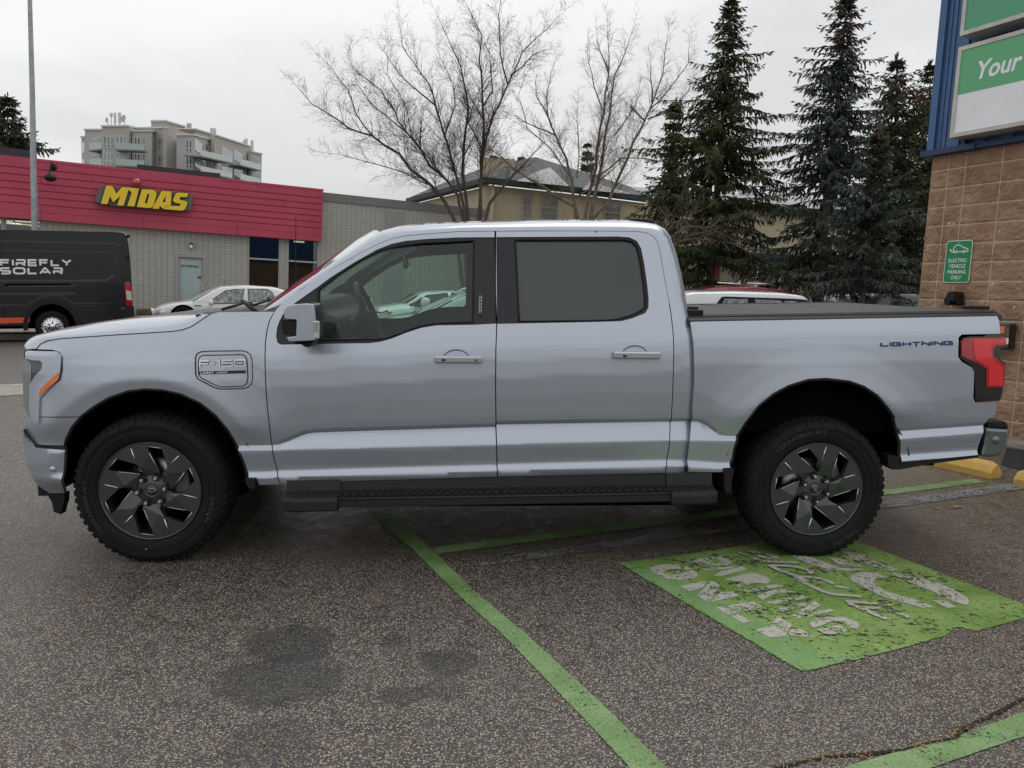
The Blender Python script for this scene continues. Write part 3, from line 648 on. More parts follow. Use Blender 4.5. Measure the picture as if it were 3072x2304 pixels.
def rim_parts(y, phase):
    """alloy disc: plate with six slots, sloping facets to the hub"""
    P0, P1, P2, P3, P4, P5, Bp = (-.02, .918), (.258, .878), (.352, .50), (.262, .318), (.192, .335), (.013, .782), (-.146, .483)
    mb = MB(); s60 = PI/3
    def V(p, d): q = rot(p, phase); return Vector((q[0]*RR, d*y, q[1]*RR))
    star = []
    for k in range(6):
        a = k*s60; star += [rot(p, a) for p in (P1, P0, P5, Bp)]+[rot(P2, a+s60)]
    circ = [(math.cos(2*PI*i/96)*.985, math.sin(2*PI*i/96)*.985) for i in range(96)]
    pts = circ+star; ed = [(i, (i+1) % 96) for i in range(96)]+[(96+i, 96+(i+1) % len(star)) for i in range(len(star))]
    vo, _, fa, _, _, _ = delaunay_2d_cdt([Vector(p) for p in pts], ed, [], 0, 1e-6)
    tr = []
    for f in fa:
        c = sum((vo[i] for i in f), Vector((0, 0)))/3
        if c.length < .985 and not inpoly(c.x, c.y, star): tr.append(f)
    mb.add([V(p, .004) for p in vo], tr)
    # wall of the plate around slots
    for i in range(len(star)):
        a, b = star[i], star[(i+1) % len(star)]
        mb.add([V(a, .004), V(b, .004), V(b, .040), V(a, .040)], [(0, 1, 2, 3)])
    Hr = .30
    for k in range(6):
        a = k*s60
        b, p5, p4 = rot(Bp, a), rot(P5, a), rot(P4, a); p2, p3 = rot(P2, a+s60), rot(P3, a+s60)
        ang = math.atan2(b[1], b[0]); h = [(Hr*math.cos(ang+t), Hr*math.sin(ang+t)) for t in (-.40, 0, .40)]
        dB, dH = .004, .030
        A = [V(p5, .004), V(p4, .024), V(h[0], dH), V(h[1], dH-.004), V(b, dB), V(h[2], dH), V(p3, .022), V(p2, .004)]
        mb.add(A, [(0, 1, 2, 3, 4), (4, 3, 5, 6, 7)])
        Bk = [V(p5, .05), V(p4, .065), V(h[0], .06), V(h[2], .06), V(p3, .06), V(p2, .05)]
        mb.add([A[0], A[1], Bk[1], Bk[0]], [(0, 1, 2, 3)]); mb.add([A[1], A[2], Bk[2], Bk[1]], [(0, 1, 2, 3)])
        mb.add([A[7], A[6], Bk[4], Bk[5]], [(0, 1, 2, 3)]); mb.add([A[6], A[5], Bk[3], Bk[4]], [(0, 1, 2, 3)])
        # groove: raised bright bead along the slot line
        g0, g1 = rot((.375, .508), a), rot((.592, .730), a)
        mb.tube([V(g0, .002), V(g1, .002)], .0030, 5, mat=1)
        mb.tube([V(rot(P0, a), .003), V(rot(P1, a), .003)], .0018, 4, mat=1); mb.tube([V(rot(P5, a), .004), V(rot(P4, a), .022)], .0016, 4, mat=1)
    # hub disc, with smooth rise
    mb.lathe([(Hr*RR*1.02, .031*y), (.17*RR*1.2, .026*y), (.14*RR, .020*y), (.125*RR, .020*y), (.118*RR, .024*y), (0, .024*y)], (0, 0, 0), (0, 1, 0), 36)
    mb.lathe([(Hr*RR*1.02, .031*y), (Hr*RR*1.04, .075*y)], (0, 0, 0), (0, 1, 0), 36)
    # barrel
    mb.lathe([(RR*.985, .004*y), (RR*1.0, -.003*y), (RR*1.01, .0*y), (RR*1.01, .02*y)], (0, 0, 0), (0, 1, 0), 72)
    mb.lathe([(RR*.985, .004*y), (RR*.93, .03*y), (RR*.90, .12*y), (RR*.93, .24*y)], (0, 0, 0), (0, 1, 0), 60)
    return mb
def wheel(x, front, near):
    y = 1 if near else -1; yy = 0 if near else TW
    ph = 0 if front else math.radians(30)
    w = empty('wheel', Matrix()); w.parent = truck; w.location = (x, yy, .400)
    t = tyre_mesh(y, x).build('tyre', RUB, w)
    if near:
        r = rim_parts(y, ph).build('rim', [RIMM, CHROME], w); 
        for k in range(6):
            a = math.radians(68)+k*PI/3+ph; c = (math.cos(a)*.275*RR*1.0, .018*y, math.sin(a)*.275*RR)
            m = MB(); m.lathe([(.0185, -.0065), (.0172, -.008), (.0160, 0.012)], c, (0, y, 0), 16, mat=1)
            m.lathe([(0, -.018), (.009, -.0175), (.0135, -.010), (.0145, .010)], c, (0, y, 0), 6, smooth=False, mat=0); m.build('lug_nut', [CHROME, BLKG], r)
        m = MB(); m.lathe([(0, .0205), (.030, .0205), (.032, .024)], (0, 0, 0), (0, y, 0), 32); cp = m.build('hub_cap', BLKG, r)
        m = MB(); q = []
        for i in range(33):
            a = 2*PI*i/32; p = rot((.0235*math.cos(a), .0092*math.sin(a)), ph*1.9+ (.02 if front else 0)+(0 if front else -math.radians(113))); q.append((p[0], .0198*y, p[1]))
        m.tube(q, .0009, 4)
        for dx, hgt in ((-.014, .004), (-.007, .0035), (0, .004), (.007, .0035), (.013, .005)):
            p = [rot((dx+ox, oy), ph*1.9+(.02 if front else 0)+(0 if front else -math.radians(113))) for ox, oy in ((-.003, -hgt), (.001, hgt), (.003, -hgt*.4))]
            m.tube([(a_, .0198*y, b_) for a_, b_ in p], .0007, 4)
        m.build('oval_badge', CHROME, cp)
        m = MB(); m.lathe([(.0, .10), (.09, .10), (.10, .105), (.165, .105), (.168, .115), (.0, .115)], (0, 0, 0), (0, y, 0), 48); m.build('brake_disc', STEEL, w)
        m = MB(); a0 = math.radians(8 if front else 20)
        m.box((.10, .075, -.075), (.185, .13, .075), Matrix.Rotation(-a0, 4, 'Y')); bevel(m.build('brake_caliper', pmat('caliper_grey', (.16, .16, .15), .5) if front else bpy.data.materials['caliper_grey'], w), .012)
    m = MB(); m.lathe([(0, .13), (.24, .13), (.24, .2), (0, .2)], (0, 0, 0), (0, y, 0), 32); m.build('wheel_back', DARK, w)
    return w, t
wheels = [wheel(x, f, n) for x, f in ((0, 1), (WB, 0)) for n in (1, 0)]
# raised sidewall lettering
def text_mesh(s, size=1, ext=.0, shear=0, off=0, sx=1, space=1.0, res=3, align='CENTER'):
    c = bpy.data.curves.new('t', 'FONT'); c.body = s; c.size = size; c.extrude = ext; c.shear = shear; c.offset = off; c.space_character = space; c.resolution_u = res; c.align_x = align
    o = bpy.data.objects.new('t', c); COL.objects.link(o); dg = bpy.context.evaluated_depsgraph_get(); dg.update()
    me = bpy.data.meshes.new_from_object(o.evaluated_get(dg)); bpy.data.objects.remove(o); bpy.data.curves.remove(c)
    for v in me.vertices: v.co.x *= sx
    return me
LETR = pmat('raised_rubber', (.026, .027, .029), .5)
for (w, t), front in ((wheels[0], 1), (wheels[2], 0)):
    for s, ang, flip in (('TERRAMAX A/T', (196 if front else 112), 0), ('SAILUN', (-18 if front else -57), 1)):
        me = text_mesh(s, .036, .0008, off=.0006, sx=1.25)
        for v in me.vertices:
            x, yv, z = v.co
            if 1:
                r = .325+yv; a = math.radians(ang)-x/.335
                v.co = (r*math.cos(a), -.0165-z, r*math.sin(a))
        link('sidewall_lettering', me, t, LETR)
dots = MB()
for x, z, c in ((-22, -.318, 0),): pass
m = MB(); m.lathe([(0, -.0005), (.004, 0)], (-.028, -.018, -.318), (0, 1, 0), 10); m.build('paint_dot', pmat('yellow_dot', (.7, .6, .1), .6), wheels[0][1])
m = MB(); m.lathe([(0, -.0005), (.004, 0)], (.30, -.0185, -.125), (0, 1, 0), 10); m.build('paint_dot', pmat('red_dot', (.5, .03, .05), .6), wheels[0][1])
# ---- door handles
HSIL = pmat('satin_silver', (.50, .53, .56), .22, .9, coat=.5)
for (zz_, dr, kh) in ((Z2((1332, 1038), (1652, 1030), (1652, 1085), (1332, 1090), (1395, 1062), (1612, 1058), (1480, 1060)), fd, 1), (Z3((976, 1008), (1290, 1000), (1288, 1058), (976, 1062), (1050, 1036), (1250, 1030), (1118, 1032)), rd, 0)):
    q = [SZ(x, y, -.03) for x, y in zz_[:4]]; cx = sum(p[0] for p in q)/4; cz = sum(p[1] for p in q)/4; w = q[1][0]-q[0][0]; h = q[0][1]-q[3][1]
    cx2, cz2 = SZ(*zz_[6], 0); dd = D(cx2, cz2)
    m = MB(); n = 24; rowsv = []
    for r, d in ((.066, -.0008), (.058, .004), (.045, .008)):
        rowsv.append([(cx2+r*1.12*math.cos(a), dd+d, cz2+r*.86*math.sin(a)) for a in [2*PI*i/n for i in range(n)]])
    m.grid(rowsv, closed=True); m.add(rowsv[-1], [tuple(range(n))]); m.build('handle_cup', PAINT, dr)
    m = MB(); m.box((cx-w/2, dd-.040, cz-h*.46), (cx+w/2, dd-.014, cz+h*.46)); m.box((cx-w/2+.01, dd-.02, cz-h*.3), (cx-w/2+.05, dd+.01, cz+h*.3)); m.box((cx+w/2-.05, dd-.02, cz-h*.3), (cx+w/2-.01, dd+.01, cz+h*.3))
    hd = m.build('door_handle', HSIL, dr); bevel(hd, .009, 3)
    m = MB(); b = SZ(*zz_[4], dd-.04); m.box((b[0]-.011, dd-.0415, b[1]-.007), (b[0]+.011, dd-.036, b[1]+.007)); bevel(m.build('touch_pad', BLKG, hd), .003)
    if kh: b = SZ(*zz_[5], dd-.04); m = MB(); m.lathe([(0, -.0412+dd), (.008, -.0418+dd), (.012, -.040+dd), (.012, -.03+dd)], (b[0], 0, b[1]), (0, 1, 0), 16); m.build('keyhole', STEEL, hd)
# keypad on the B pillar
kp = [SZ(x, y, D(*SZ(x, y, .1))) for x, y in Z2((1628, 622), (1658, 622), (1650, 763), (1620, 763))]
m = MB(); m.prism(kp, lambda a, b, t: (a, D(a, b)+.006+t, b), -.008, .002); kpo = m.build('keypad', BLKG, fd); bevel(kpo, .003)
m = MB()
for i in range(5):
    x, y = Z2((1641-i*.8, 650+i*22))[0]; s, z = SZ(x, y, D(*SZ(x, y, .1)))
    for a, b in (((-.007, -.007), (.007, -.005)), ((-.007, .005), (.007, .007)), ((-.007, -.005), (-.005, .005)), ((.005, -.005), (.007, .005))):
        m.box((s+a[0], D(s, z)-.0035, z+a[1]), (s+b[0], D(s, z)-.001, z+b[1]))
m.build('key_legend', WHITEP, kpo)
# ---- stroke lettering
def stroke(mb, pts, w, fn, t0, t1):
    """mitred ribbon through pts; fn(a,b,t)->xyz"""
    pts = [Vector(p) for p in pts]; n = len(pts); closed = (pts[0]-pts[-1]).length < 1e-6
    if closed: pts = pts[:-1]; n -= 1
    Lf, Rt = [], []
    for i in range(n):
        a = pts[i-1] if (i > 0 or closed) else None; c = pts[(i+1) % n] if (i < n-1 or closed) else None
        d1 = (pts[i]-a).normalized() if a is not None else None; d2 = (c-pts[i]).normalized() if c is not None else None
        if d1 is None: d1 = d2
        if d2 is None: d2 = d1
        n1 = Vector((-d1.y, d1.x)); n2 = Vector((-d2.y, d2.x)); m = (n1+n2)
        m = m.normalized() if m.length > 1e-6 else n1
        k = max(.5, m.dot(n1)); Lf.append(pts[i]+m*(w/2/k)); Rt.append(pts[i]-m*(w/2/k))
    segs = n if closed else n-1
    for i in range(segs):
        j = (i+1) % n; q = [Lf[i], Rt[i], Rt[j], Lf[j]]
        vs = [fn(p.x, p.y, t0) for p in q]+[fn(p.x, p.y, t1) for p in q]
        fs = [(0, 1, 2, 3), (7, 6, 5, 4), (1, 5, 6, 2), (0, 3, 7, 4)]
        if not closed and i == 0: fs.append((0, 4, 5, 1))
        if not closed and i == segs-1: fs.append((3, 2, 6, 7))
        mb.add(vs, fs)
G = {'F': (.9, [[(0, 0), (0, 1), (.9, 1)], [(.09, .52), (.8, .52)]]), 'I': (.0, [[(0, 0), (0, 1)]]), 'R': (.95, [[(0, 0), (0, .42), (.8, .42), (.92, .52), (.92, .9), (.8, 1), (0, 1)], [(.55, .34), (.95, 0)]]),
     'E': (.9, [[(.9, 0), (0, 0), (0, 1), (.9, 1)], [(.09, .5), (.85, .5)]]), 'L': (.85, [[(0, 1), (0, 0), (.85, 0)]]), 'Y': (1.0, [[(0, 1), (.5, .48), (1, 1)], [(.5, .38), (.5, 0)]]),
     'S': (.95, [[(0, 0), (.82, 0), (.93, .1), (.93, .42), (.82, .5), (.12, .5), (0, .58), (0, .9), (.12, 1), (.9, 1)]]), 'O': (1.15, [[(.2, 0), (.95, 0), (1.15, .2), (1.15, .8), (.95, 1), (.2, 1), (0, .8), (0, .2), (.2, 0)]]),
     'A': (1.1, [[(0, 0), (.5, 1), (.62, 1), (1.1, 0)], [(.3, .26), (.82, .26)]]), 'G': (1.0, [[(.95, 1), (0, 1), (0, 0), (.95, 0), (.95, .5), (.5, .5)]]), 'H': (.9, [[(0, 0), (0, 1)], [(.9, 0), (.9, 1)], [(.08, .5), (.82, .5)]]),
     'T': (.9, [[(0, 1), (.9, 1)], [(.45, .92), (.45, -.25)]]), 'N': (.95, [[(0, 0), (0, 1), (.95, 0), (.95, 1)]]), '-': (.35, [[(0, .5), (.35, .5)]]), '1': (.25, [[(0, .9), (.2, 1), (.2, 0)]]),
     '5': (.95, [[(.95, 1), (0, 1), (0, .58), (.95, .58), (.95, 0), (0, 0)]]), '0': (1.0, [[(.1, 0), (1, 0), (1, 1), (.1, 1), (0, .9), (0, .1), (.1, 0)]])}
def letters(mb, s, w, h, th, fn, t0, t1, gap=.35):
    """fit the word into a w x h box at (0,0) in fn's plane"""
    tot = sum(G[c][0] for c in s)+gap*(len(s)-1); k = (w-th)/tot; x = th/2
    for c in s:
        for st in G[c][1]: stroke(mb, [(x+a*k, th/2+b*(h-th)) for a, b in st], th, fn, t0, t1)
        x += (G[c][0]+gap)*k
# LIGHTNING on the bed side, dark blue with a lighter edge
a0 = SZ(*Z4((1257, 973))[0], .01); a1 = SZ(*Z4((1738, 963))[0], .01); hq = SZ(*Z4((1257, 945))[0], .01)[1]-a0[1]
sl = (a1[1]-a0[1])/(a1[0]-a0[0])
fnL = lambda a, b, t: (a0[0]+a, D(a0[0]+a, a0[1]+b+sl*a)+t, a0[1]+b+sl*a)
m = MB(); letters(m, 'LIGHTNING', a1[0]-a0[0], hq*1.05, .0085, fnL, -.004, .002, .32); lg = m.build('lightning_badge', pmat('badge_blue', (.02, .10, .32), .25, .3, coat=1), truck)
m = MB(); letters(m, 'LIGHTNING', a1[0]-a0[0], hq*1.05, .0045, fnL, -.0055, -.003, .32); m.build('badge_face', pmat('badge_navy', (.006, .012, .035), .3, .2), lg)
# F-150 badge on the port door
b0_ = SZ(560+210/5.6, 1020+465/5.6, .0); b1_ = SZ(560+985/5.6, 1020+448/5.6, .0); hb = SZ(560+210/5.6, 1020+340/5.6, 0)[1]-b0_[1]
sl2 = (b1_[1]-b0_[1])/(b1_[0]-b0_[0])
fnF = lambda a, b, t: (b0_[0]+a, D(b0_[0]+a, b0_[1]+b+sl2*a)+.002+t, b0_[1]+b+sl2*a)
m = MB(); letters(m, 'F-150', b1_[0]-b0_[0], hb, .0082, fnF, -.005, .001, .22); fb = m.build('model_badge', pmat('badge_silver', (.62, .65, .70), .2, .8), pd)
m = MB(); letters(m, 'F-150', b1_[0]-b0_[0], hb, .0125, fnF, -.002, .001, .22); m.build('badge_edge', pmat('badge_edge_grey', (.05, .055, .07), .5, .2), fb)
m = MB(); yb = -.022; m.prism([(.0, yb-.014+.004), (.008, yb-.014), (b1_[0]-b0_[0], yb-.014), (b1_[0]-b0_[0], yb+.002), (0, yb+.002)], lambda a, b, t: fnF(a, b, t), -.003, .001); tb = m.build('trim_badge', TRIM, pd)
fnT = lambda a, b, t: fnF(a+.008, b+yb-.0105, t)
m = MB(); letters(m, 'LARIAT', .068, .009, .0020, fnT, -.0045, -.003, .3)
for i in range(4): stroke(m, [(.080+i*.014, .002), (.090+i*.014, .002)], .002, fnT, -.0045, -.003); stroke(m, [(.087+i*.014, .0065), (.097+i*.014, .0065)], .002, fnT, -.0045, -.003)
m.build('trim_lettering', CHROME, tb)
# ---- mirrors
zm = lambda *p: [(820+x/7.9, 850+y/7.9) for x, y in p]
def mirror(far):
    fl = (lambda d: TW-d) if far else (lambda d: d)
    mh = [SZ(x, y, -.20) for x, y in zm((362, 620), (380, 575), (440, 520), (520, 492), (860, 465), (1010, 478), (1050, 500), (1080, 620), (1098, 880), (1085, 1305), (950, 1325), (760, 1330), (480, 1340), (412, 1240), (640, 1215), (655, 860), (625, 835), (420, 828), (368, 785))]
    e = empty('door_mirror', Matrix()); e.parent = truck
    m = MB(); m.prism(mh, lambda a, b, t: (a, fl(t), b), -.31, -.10); h = m.build('mirror_housing', PAINT, e); bevel(h, .022, 4)
    bl = [SZ(x, y, -.20) for x, y in zm((285, 850), (320, 825), (640, 862), (652, 1195), (545, 1212), (330, 1175), (295, 1000))]
    m = MB(); m.prism(bl, lambda a, b, t: (a, fl(t), b), -.30, -.13); bevel(m.build('mirror_lower', BLK, e), .015, 3)
    m = MB(); g = [SZ(x, y, -.20) for x, y in zm((1088, 520), (1112, 560), (1104, 1290), (1088, 1290))]; m.prism(g, lambda a, b, t: (a, fl(t), b), -.29, -.10); m.build('mirror_glass', BLKG, e)
    sg = [SZ(x, y, -.315) for x, y in zm((932, 893), (1082, 893), (1080, 1312), (952, 1302))]
    m = MB(); m.prism(sg, lambda a, b, t: (a, fl(t), b), -.316, -.28); tsn = m.build('turn_signal', CLEAR, e); bevel(tsn, .006)
    m = MB()
    for i in range(5):
        z = sg[0][1]-.008-i*.0105*1.0; m.box((sg[0][0]+.003, fl(-.3185), z-.0022), (sg[1][0]-.003, fl(-.314), z))
    m.build('signal_rib', TRIM, tsn)
    ar = [SZ(x, y, -.05) for x, y in zm((620, 1340), (1060, 1340), (1030, 1420), (960, 1460), (870, 1450), (800, 1395), (640, 1380))]
    m = MB(); m.prism(ar, lambda a, b, t: (a, fl(t), b), -.20, .05); bevel(m.build('mirror_arm', BLK, e), .008)
mirror(0); mirror(1)
# black triangle ahead of the window
# ---- cabin
zb_c = .56
m = MB(); m.box((.55, .08, zb_c), (WB-.70, TW-.08, zb_c+.04)); m.build('cabin_floor', LINER, truck)
def inner(P, hole, nm):
    panel(nm, inset(P, .03), LINER, truck, holes=[inset(hole, .022)], off=.075, feats=False, step=.10, thick=.01, near=False, far=True)
inner(door_f, GL_F, 'door_card'); inner(door_r, GL_R, 'door_card')
rr = [[(p[0], p[1], p[2]-.045) for p in cross(st, 0, .02)[0][2:]+cross(st, 0, .02)[1]+cross(st, 0, .02)[2][:-2]] for st in ST[6:16]]
m = MB(); m.grid(rr); m.build('headliner', LINER, truck)
dash = [SZ(x, y, .6) for x, y in Z2((500, 640), (570, 640), (640, 650), (668, 690), (690, 730), (780, 760), (800, 800), (760, 900), (720, 1000), (560, 1000), (480, 900))]
m = MB(); m.prism(dash, lambda a, b, t: (a, t, b), .14, TW-.14); bevel(m.build('dashboard', SEATM, truck), .02, 3)
m = MB(); m.box((1.02, TW/2-.12, 1.10), (1.05, TW/2+.10, 1.36)); bevel(m.build('centre_screen', BLKG, truck), .01)
# steering wheel, tilted ring with spokes and column
sc_, sz_ = SZ(*Z2((905, 750))[0], .50); tilt = math.radians(24)
ax = Vector((-math.cos(tilt), 0, math.sin(tilt)*-1)); c = Vector((sc_, .50, sz_)); u = Vector((math.sin(tilt)*-1, 0, math.cos(tilt))); w = Vector((0, 1, 0)); ring = [c+(u*math.cos(a)+w*math.sin(a))*.185 for a in [2*PI*i/40 for i in range(41)]]
m = MB(); m.tube(ring, .017, 8, cap=False); 
for a in (PI/2, -PI/2, PI): m.tube([c+(u*math.cos(a)+w*math.sin(a))*.18, c+ax*.03+(u*math.cos(a)+w*math.sin(a))*.05], .014, 6)
m.lathe([(0, .01), (.06, .015), (.075, .04), (.03, .06)], c, ax, 16); m.tube([c+ax*.04, c+ax*.40+Vector((0, 0, -.12))], .035, 8); m.build('steering_wheel', SEATM, truck)
def seat(s, d, w, nm):
    m = MB(); m.box((s-.02, d, .78), (s+.50, d+w, .94)); m.box((s+.40, d, .86), (s+.56, d+w, 1.42), Matrix.Translation((s+.45, 0, .9)) @ Matrix.Rotation(math.radians(14), 4, 'Y') @ Matrix.Translation((-s-.45, 0, -.9)))
    m.box((s+.58, d+w*.28, 1.44), (s+.68, d+w*.72, 1.64)); m.box((s+.05, d+.1, .58), (s+.45, d+w-.1, .80)); bevel(m.build(nm, SEATM, truck), .04, 3)
seat(1.62, .22, .56, 'front_seat'); seat(1.62, TW-.78, .56, 'front_seat'); seat(2.12, .20, 1.56, 'rear_seat')
m = MB(); m.box((1.30, TW/2-.16, 1.62), (1.33, TW/2+.10, 1.70)); bevel(m.build('rearview_mirror', BLKG, truck), .01)
_c = SZ(888, 842, TW-.12); _t = SZ(887, 700, TW-.12); _u = SZ(888, 640, TW-.12)
m = MB(); m.tube([(_c[0], TW-.12, _c[1]-.12), (_c[0], TW-.12, _c[1]), (_t[0], TW-.12, _t[1]), (_u[0], TW-.12, _u[1])], [.006, .005, .003, .0025], 6); m.build('aerial', BLK, truck)
# far side grab handle and pillar trim on the near side window opening
# ------------------------------------------------------------------ ground
def asphalt(name, wet=.5, stones=1.0, scale=120, base=(.034, .031, .028), stone=((.30, .26, .20), (.16, .13, .10)), stains=(), stone_amt=.55, rough=(.28, .62)):
    m = bpy.data.materials.new(name); m.use_nodes = True; nt = m.node_tree; n = nt.nodes; L = nt.links; p = n['Principled BSDF']
    tc = n.new('ShaderNodeTexCoord')
    def N(t, **k):
        x = n.new(t)
        for a, b in k.items(): setattr(x, a, b)
        return x
    def noise_(sc, det=5, ro=.6):
        z = N('ShaderNodeTexNoise'); z.inputs['Scale'].default_value = sc; z.inputs['Detail'].default_value = det; z.inputs['Roughness'].default_value = ro; L.new(tc.outputs['Object'], z.inputs['Vector']); return z
    def rng(src, a, b, c, d):
        r = N('ShaderNodeMapRange'); r.inputs[1].default_value = a; r.inputs[2].default_value = b; r.inputs[3].default_value = c; r.inputs[4].default_value = d; L.new(src, r.inputs[0]); return r.outputs[0]
    def mixc(f, a, b):
        x = N('ShaderNodeMixRGB'); (L.new(f, x.inputs[0]) if hasattr(f, 'links') else setattr(x.inputs[0], 'default_value', f))
        for i, q in ((1, a), (2, b)):
            if hasattr(q, 'links'): L.new(q, x.inputs[i])
            else: x.inputs[i].default_value = (*q[:3], 1)
        return x.outputs[0]
    def math_(op, a, b=None):
        x = N('ShaderNodeMath', operation=op)
        for i, q in enumerate((a, b)):
            if q is None: continue
            if hasattr(q, 'links'): L.new(q, x.inputs[i])
            else: x.inputs[i].default_value = q
        return x.outputs[0]
    dn = noise_(scale*.7, 2); dv = N('ShaderNodeVectorMath', operation='SCALE'); L.new(dn.outputs['Color'], dv.inputs[0]); dv.inputs['Scale'].default_value = .010
    ad = N('ShaderNodeVectorMath', operation='ADD'); L.new(tc.outputs['Object'], ad.inputs[0]); L.new(dv.outputs[0], ad.inputs[1])
    v = N('ShaderNodeTexVoronoi'); v.inputs['Scale'].default_value = scale; L.new(ad.outputs[0], v.inputs['Vector'])
    v2 = N('ShaderNodeTexVoronoi'); v2.inputs['Scale'].default_value = scale*.42; L.new(ad.outputs[0], v2.inputs['Vector'])
    sp = N('ShaderNodeSeparateColor'); L.new(v.outputs['Color'], sp.inputs[0]); sp2 = N('ShaderNodeSeparateColor'); L.new(v2.outputs['Color'], sp2.inputs[0])
    big = noise_(1.3, 6); mid = noise_(9, 4)
    amt = math_('ADD', rng(big.outputs[0], .35, .65, -.08, .08), stone_amt)
    m1 = math_('MULTIPLY', math_('LESS_THAN', sp.outputs[0], amt), rng(v.outputs['Distance'], .30, .52, 1, 0))
    m2 = math_('MULTIPLY', math_('LESS_THAN', sp2.outputs[0], .10*stones), rng(v2.outputs['Distance'], .24, .38, 1, 0))
    c1 = mixc(sp.outputs[1], stone[1], stone[0]); cb = mixc(rng(mid.outputs[0], .3, .7, 0, 1), base, tuple(q*1.7 for q in base))
    col = mixc(m1, cb, c1); c2 = mixc(sp2.outputs[1], (.42, .36, .27), (.22, .20, .18)); col = mixc(m2, col, c2)
    col = mixc(rng(big.outputs[0], .42, .72, 0, .25), col, (.09, .085, .085))
    ro = rng(mid.outputs[0], .3, .7, rough[0], rough[1])
    for (x, y, rx, ry, k) in stains:
        mp = N('ShaderNodeMapping'); mp.inputs['Location'].default_value = (-x/rx, -y/ry, 0); mp.inputs['Scale'].default_value = (1/rx, 1/ry, 1); L.new(tc.outputs['Object'], mp.inputs[0])
        ln = N('ShaderNodeVectorMath', operation='LENGTH'); L.new(mp.outputs[0], ln.inputs[0]); nn = noise_(7, 5)
        f = rng(math_('ADD', ln.outputs['Value'], math_('MULTIPLY', nn.outputs[0], .9)), 1.24, 1.42, k, 0); col = mixc(f, col, (.028, .028, .030))
    L.new(col, p.inputs['Base Color']); L.new(ro, p.inputs['Roughness']); p.inputs['Specular IOR Level'].default_value = .5
    b = N('ShaderNodeBump'); b.inputs['Strength'].default_value = .55; b.inputs['Distance'].default_value = .004
    hsum = math_('ADD', math_('MULTIPLY', v.outputs['Distance'], -1.0), math_('MULTIPLY', mid.outputs[0], .6)); L.new(hsum, b.inputs['Height']); L.new(b.outputs[0], p.inputs['Normal'])
    return m
def gxy(x, y): q = gp(x, y); return (q.x, q.y)
stains = []
for (x, y, wx, wy, k) in ((870, 1930, 130, 45, .62), (840, 2040, 175, 65, .62), (1350, 1985, 85, 35, .6), (1205, 2085, 65, 25, .55), (1180, 1925, 40, 18, .5), (810, 2230, 140, 60, .4), (1330, 2070, 70, 30, .4)):
    c = gp(x, y); stains.append((c.x, c.y, (gp(x+wx, y)-c).length*1.25, (gp(x, y-wy)-c).length*1.25, k))
ASPH = asphalt('lot_asphalt', stains=stains, base=(.040, .035, .030), stone=((.56, .49, .38), (.26, .22, .175)), stone_amt=.60, scale=140, stones=1.0, rough=(.20, .52))
FD = Vector((math.cos(.487), math.sin(.487), 0)); FN = Vector((-FD.y, FD.x, 0))     # street direction and its normal
e1, e2, e3, e4 = (gp(20, 1188), gp(20, 1154), gp(60, 1019), gp(60, 1005, .13))
def strip(mb, p, q, z, lo=-60, hi=90):
    """strip between the street-parallel lines through p and q"""
    a = p.dot(FN); b = q.dot(FN); f = lambda t, w: (FD*t+FN*w)
    mb.add([(f(lo, a).x, f(lo, a).y, z), (f(hi, a).x, f(hi, a).y, z), (f(hi, b).x, f(hi, b).y, z), (f(lo, b).x, f(lo, b).y, z)], [(0, 1, 2, 3)])
far = FN*260
m = MB(); strip(m, -FN*60, FN*700, -.02, -500, 500); tag(m.build('ground', pmat('far_ground', (.10, .095, .085), .9, var=.3, vscale=.5)), kind='structure')
m = MB(); strip(m, -FN*40, e1, 0, -40, 60); m.build('parking_lot', ASPH); tag(bpy.data.objects['parking_lot'], kind='structure')
CONC = pmat('concrete', (.30, .28, .25), .8, var=.25, vscale=6, bump=.5, bscale=90)
m = MB(); strip(m, e1, e2, .006); tag(m.build('gutter', CONC), kind='structure')
# the street carries on behind the truck up to the far kerb
m = MB(); strip(m, e2, e3, .002); tag(m.build('road', asphalt('street_asphalt', scale=90, base=(.075, .070, .066), stone=((.20, .18, .16), (.12, .11, .10)), stone_amt=.5, rough=(.4, .7))), kind='structure')
a, b = e3.dot(FN), e3.dot(FN)+.15
m = MB()
for t0 in range(-40, 60, 3): m.box((t0, a, -.1), (t0+2.985, b, .13), Matrix(((FD.x, FN.x, 0, 0), (FD.y, FN.y, 0, 0), (0, 0, 1, 0), (0, 0, 0, 1))))
tag(m.build('kerb', CONC), kind='structure')
m = MB(); strip(m, e3+FN*.15, e3+FN*2.2, .125); tag(m.build('sidewalk', CONC), kind='structure')
m = MB(); strip(m, e3+FN*2.2, e3+FN*60, .10); tag(m.build('yard', asphalt('yard_asphalt', scale=60, base=(.09, .085, .08), stone_amt=.4)), kind='structure')
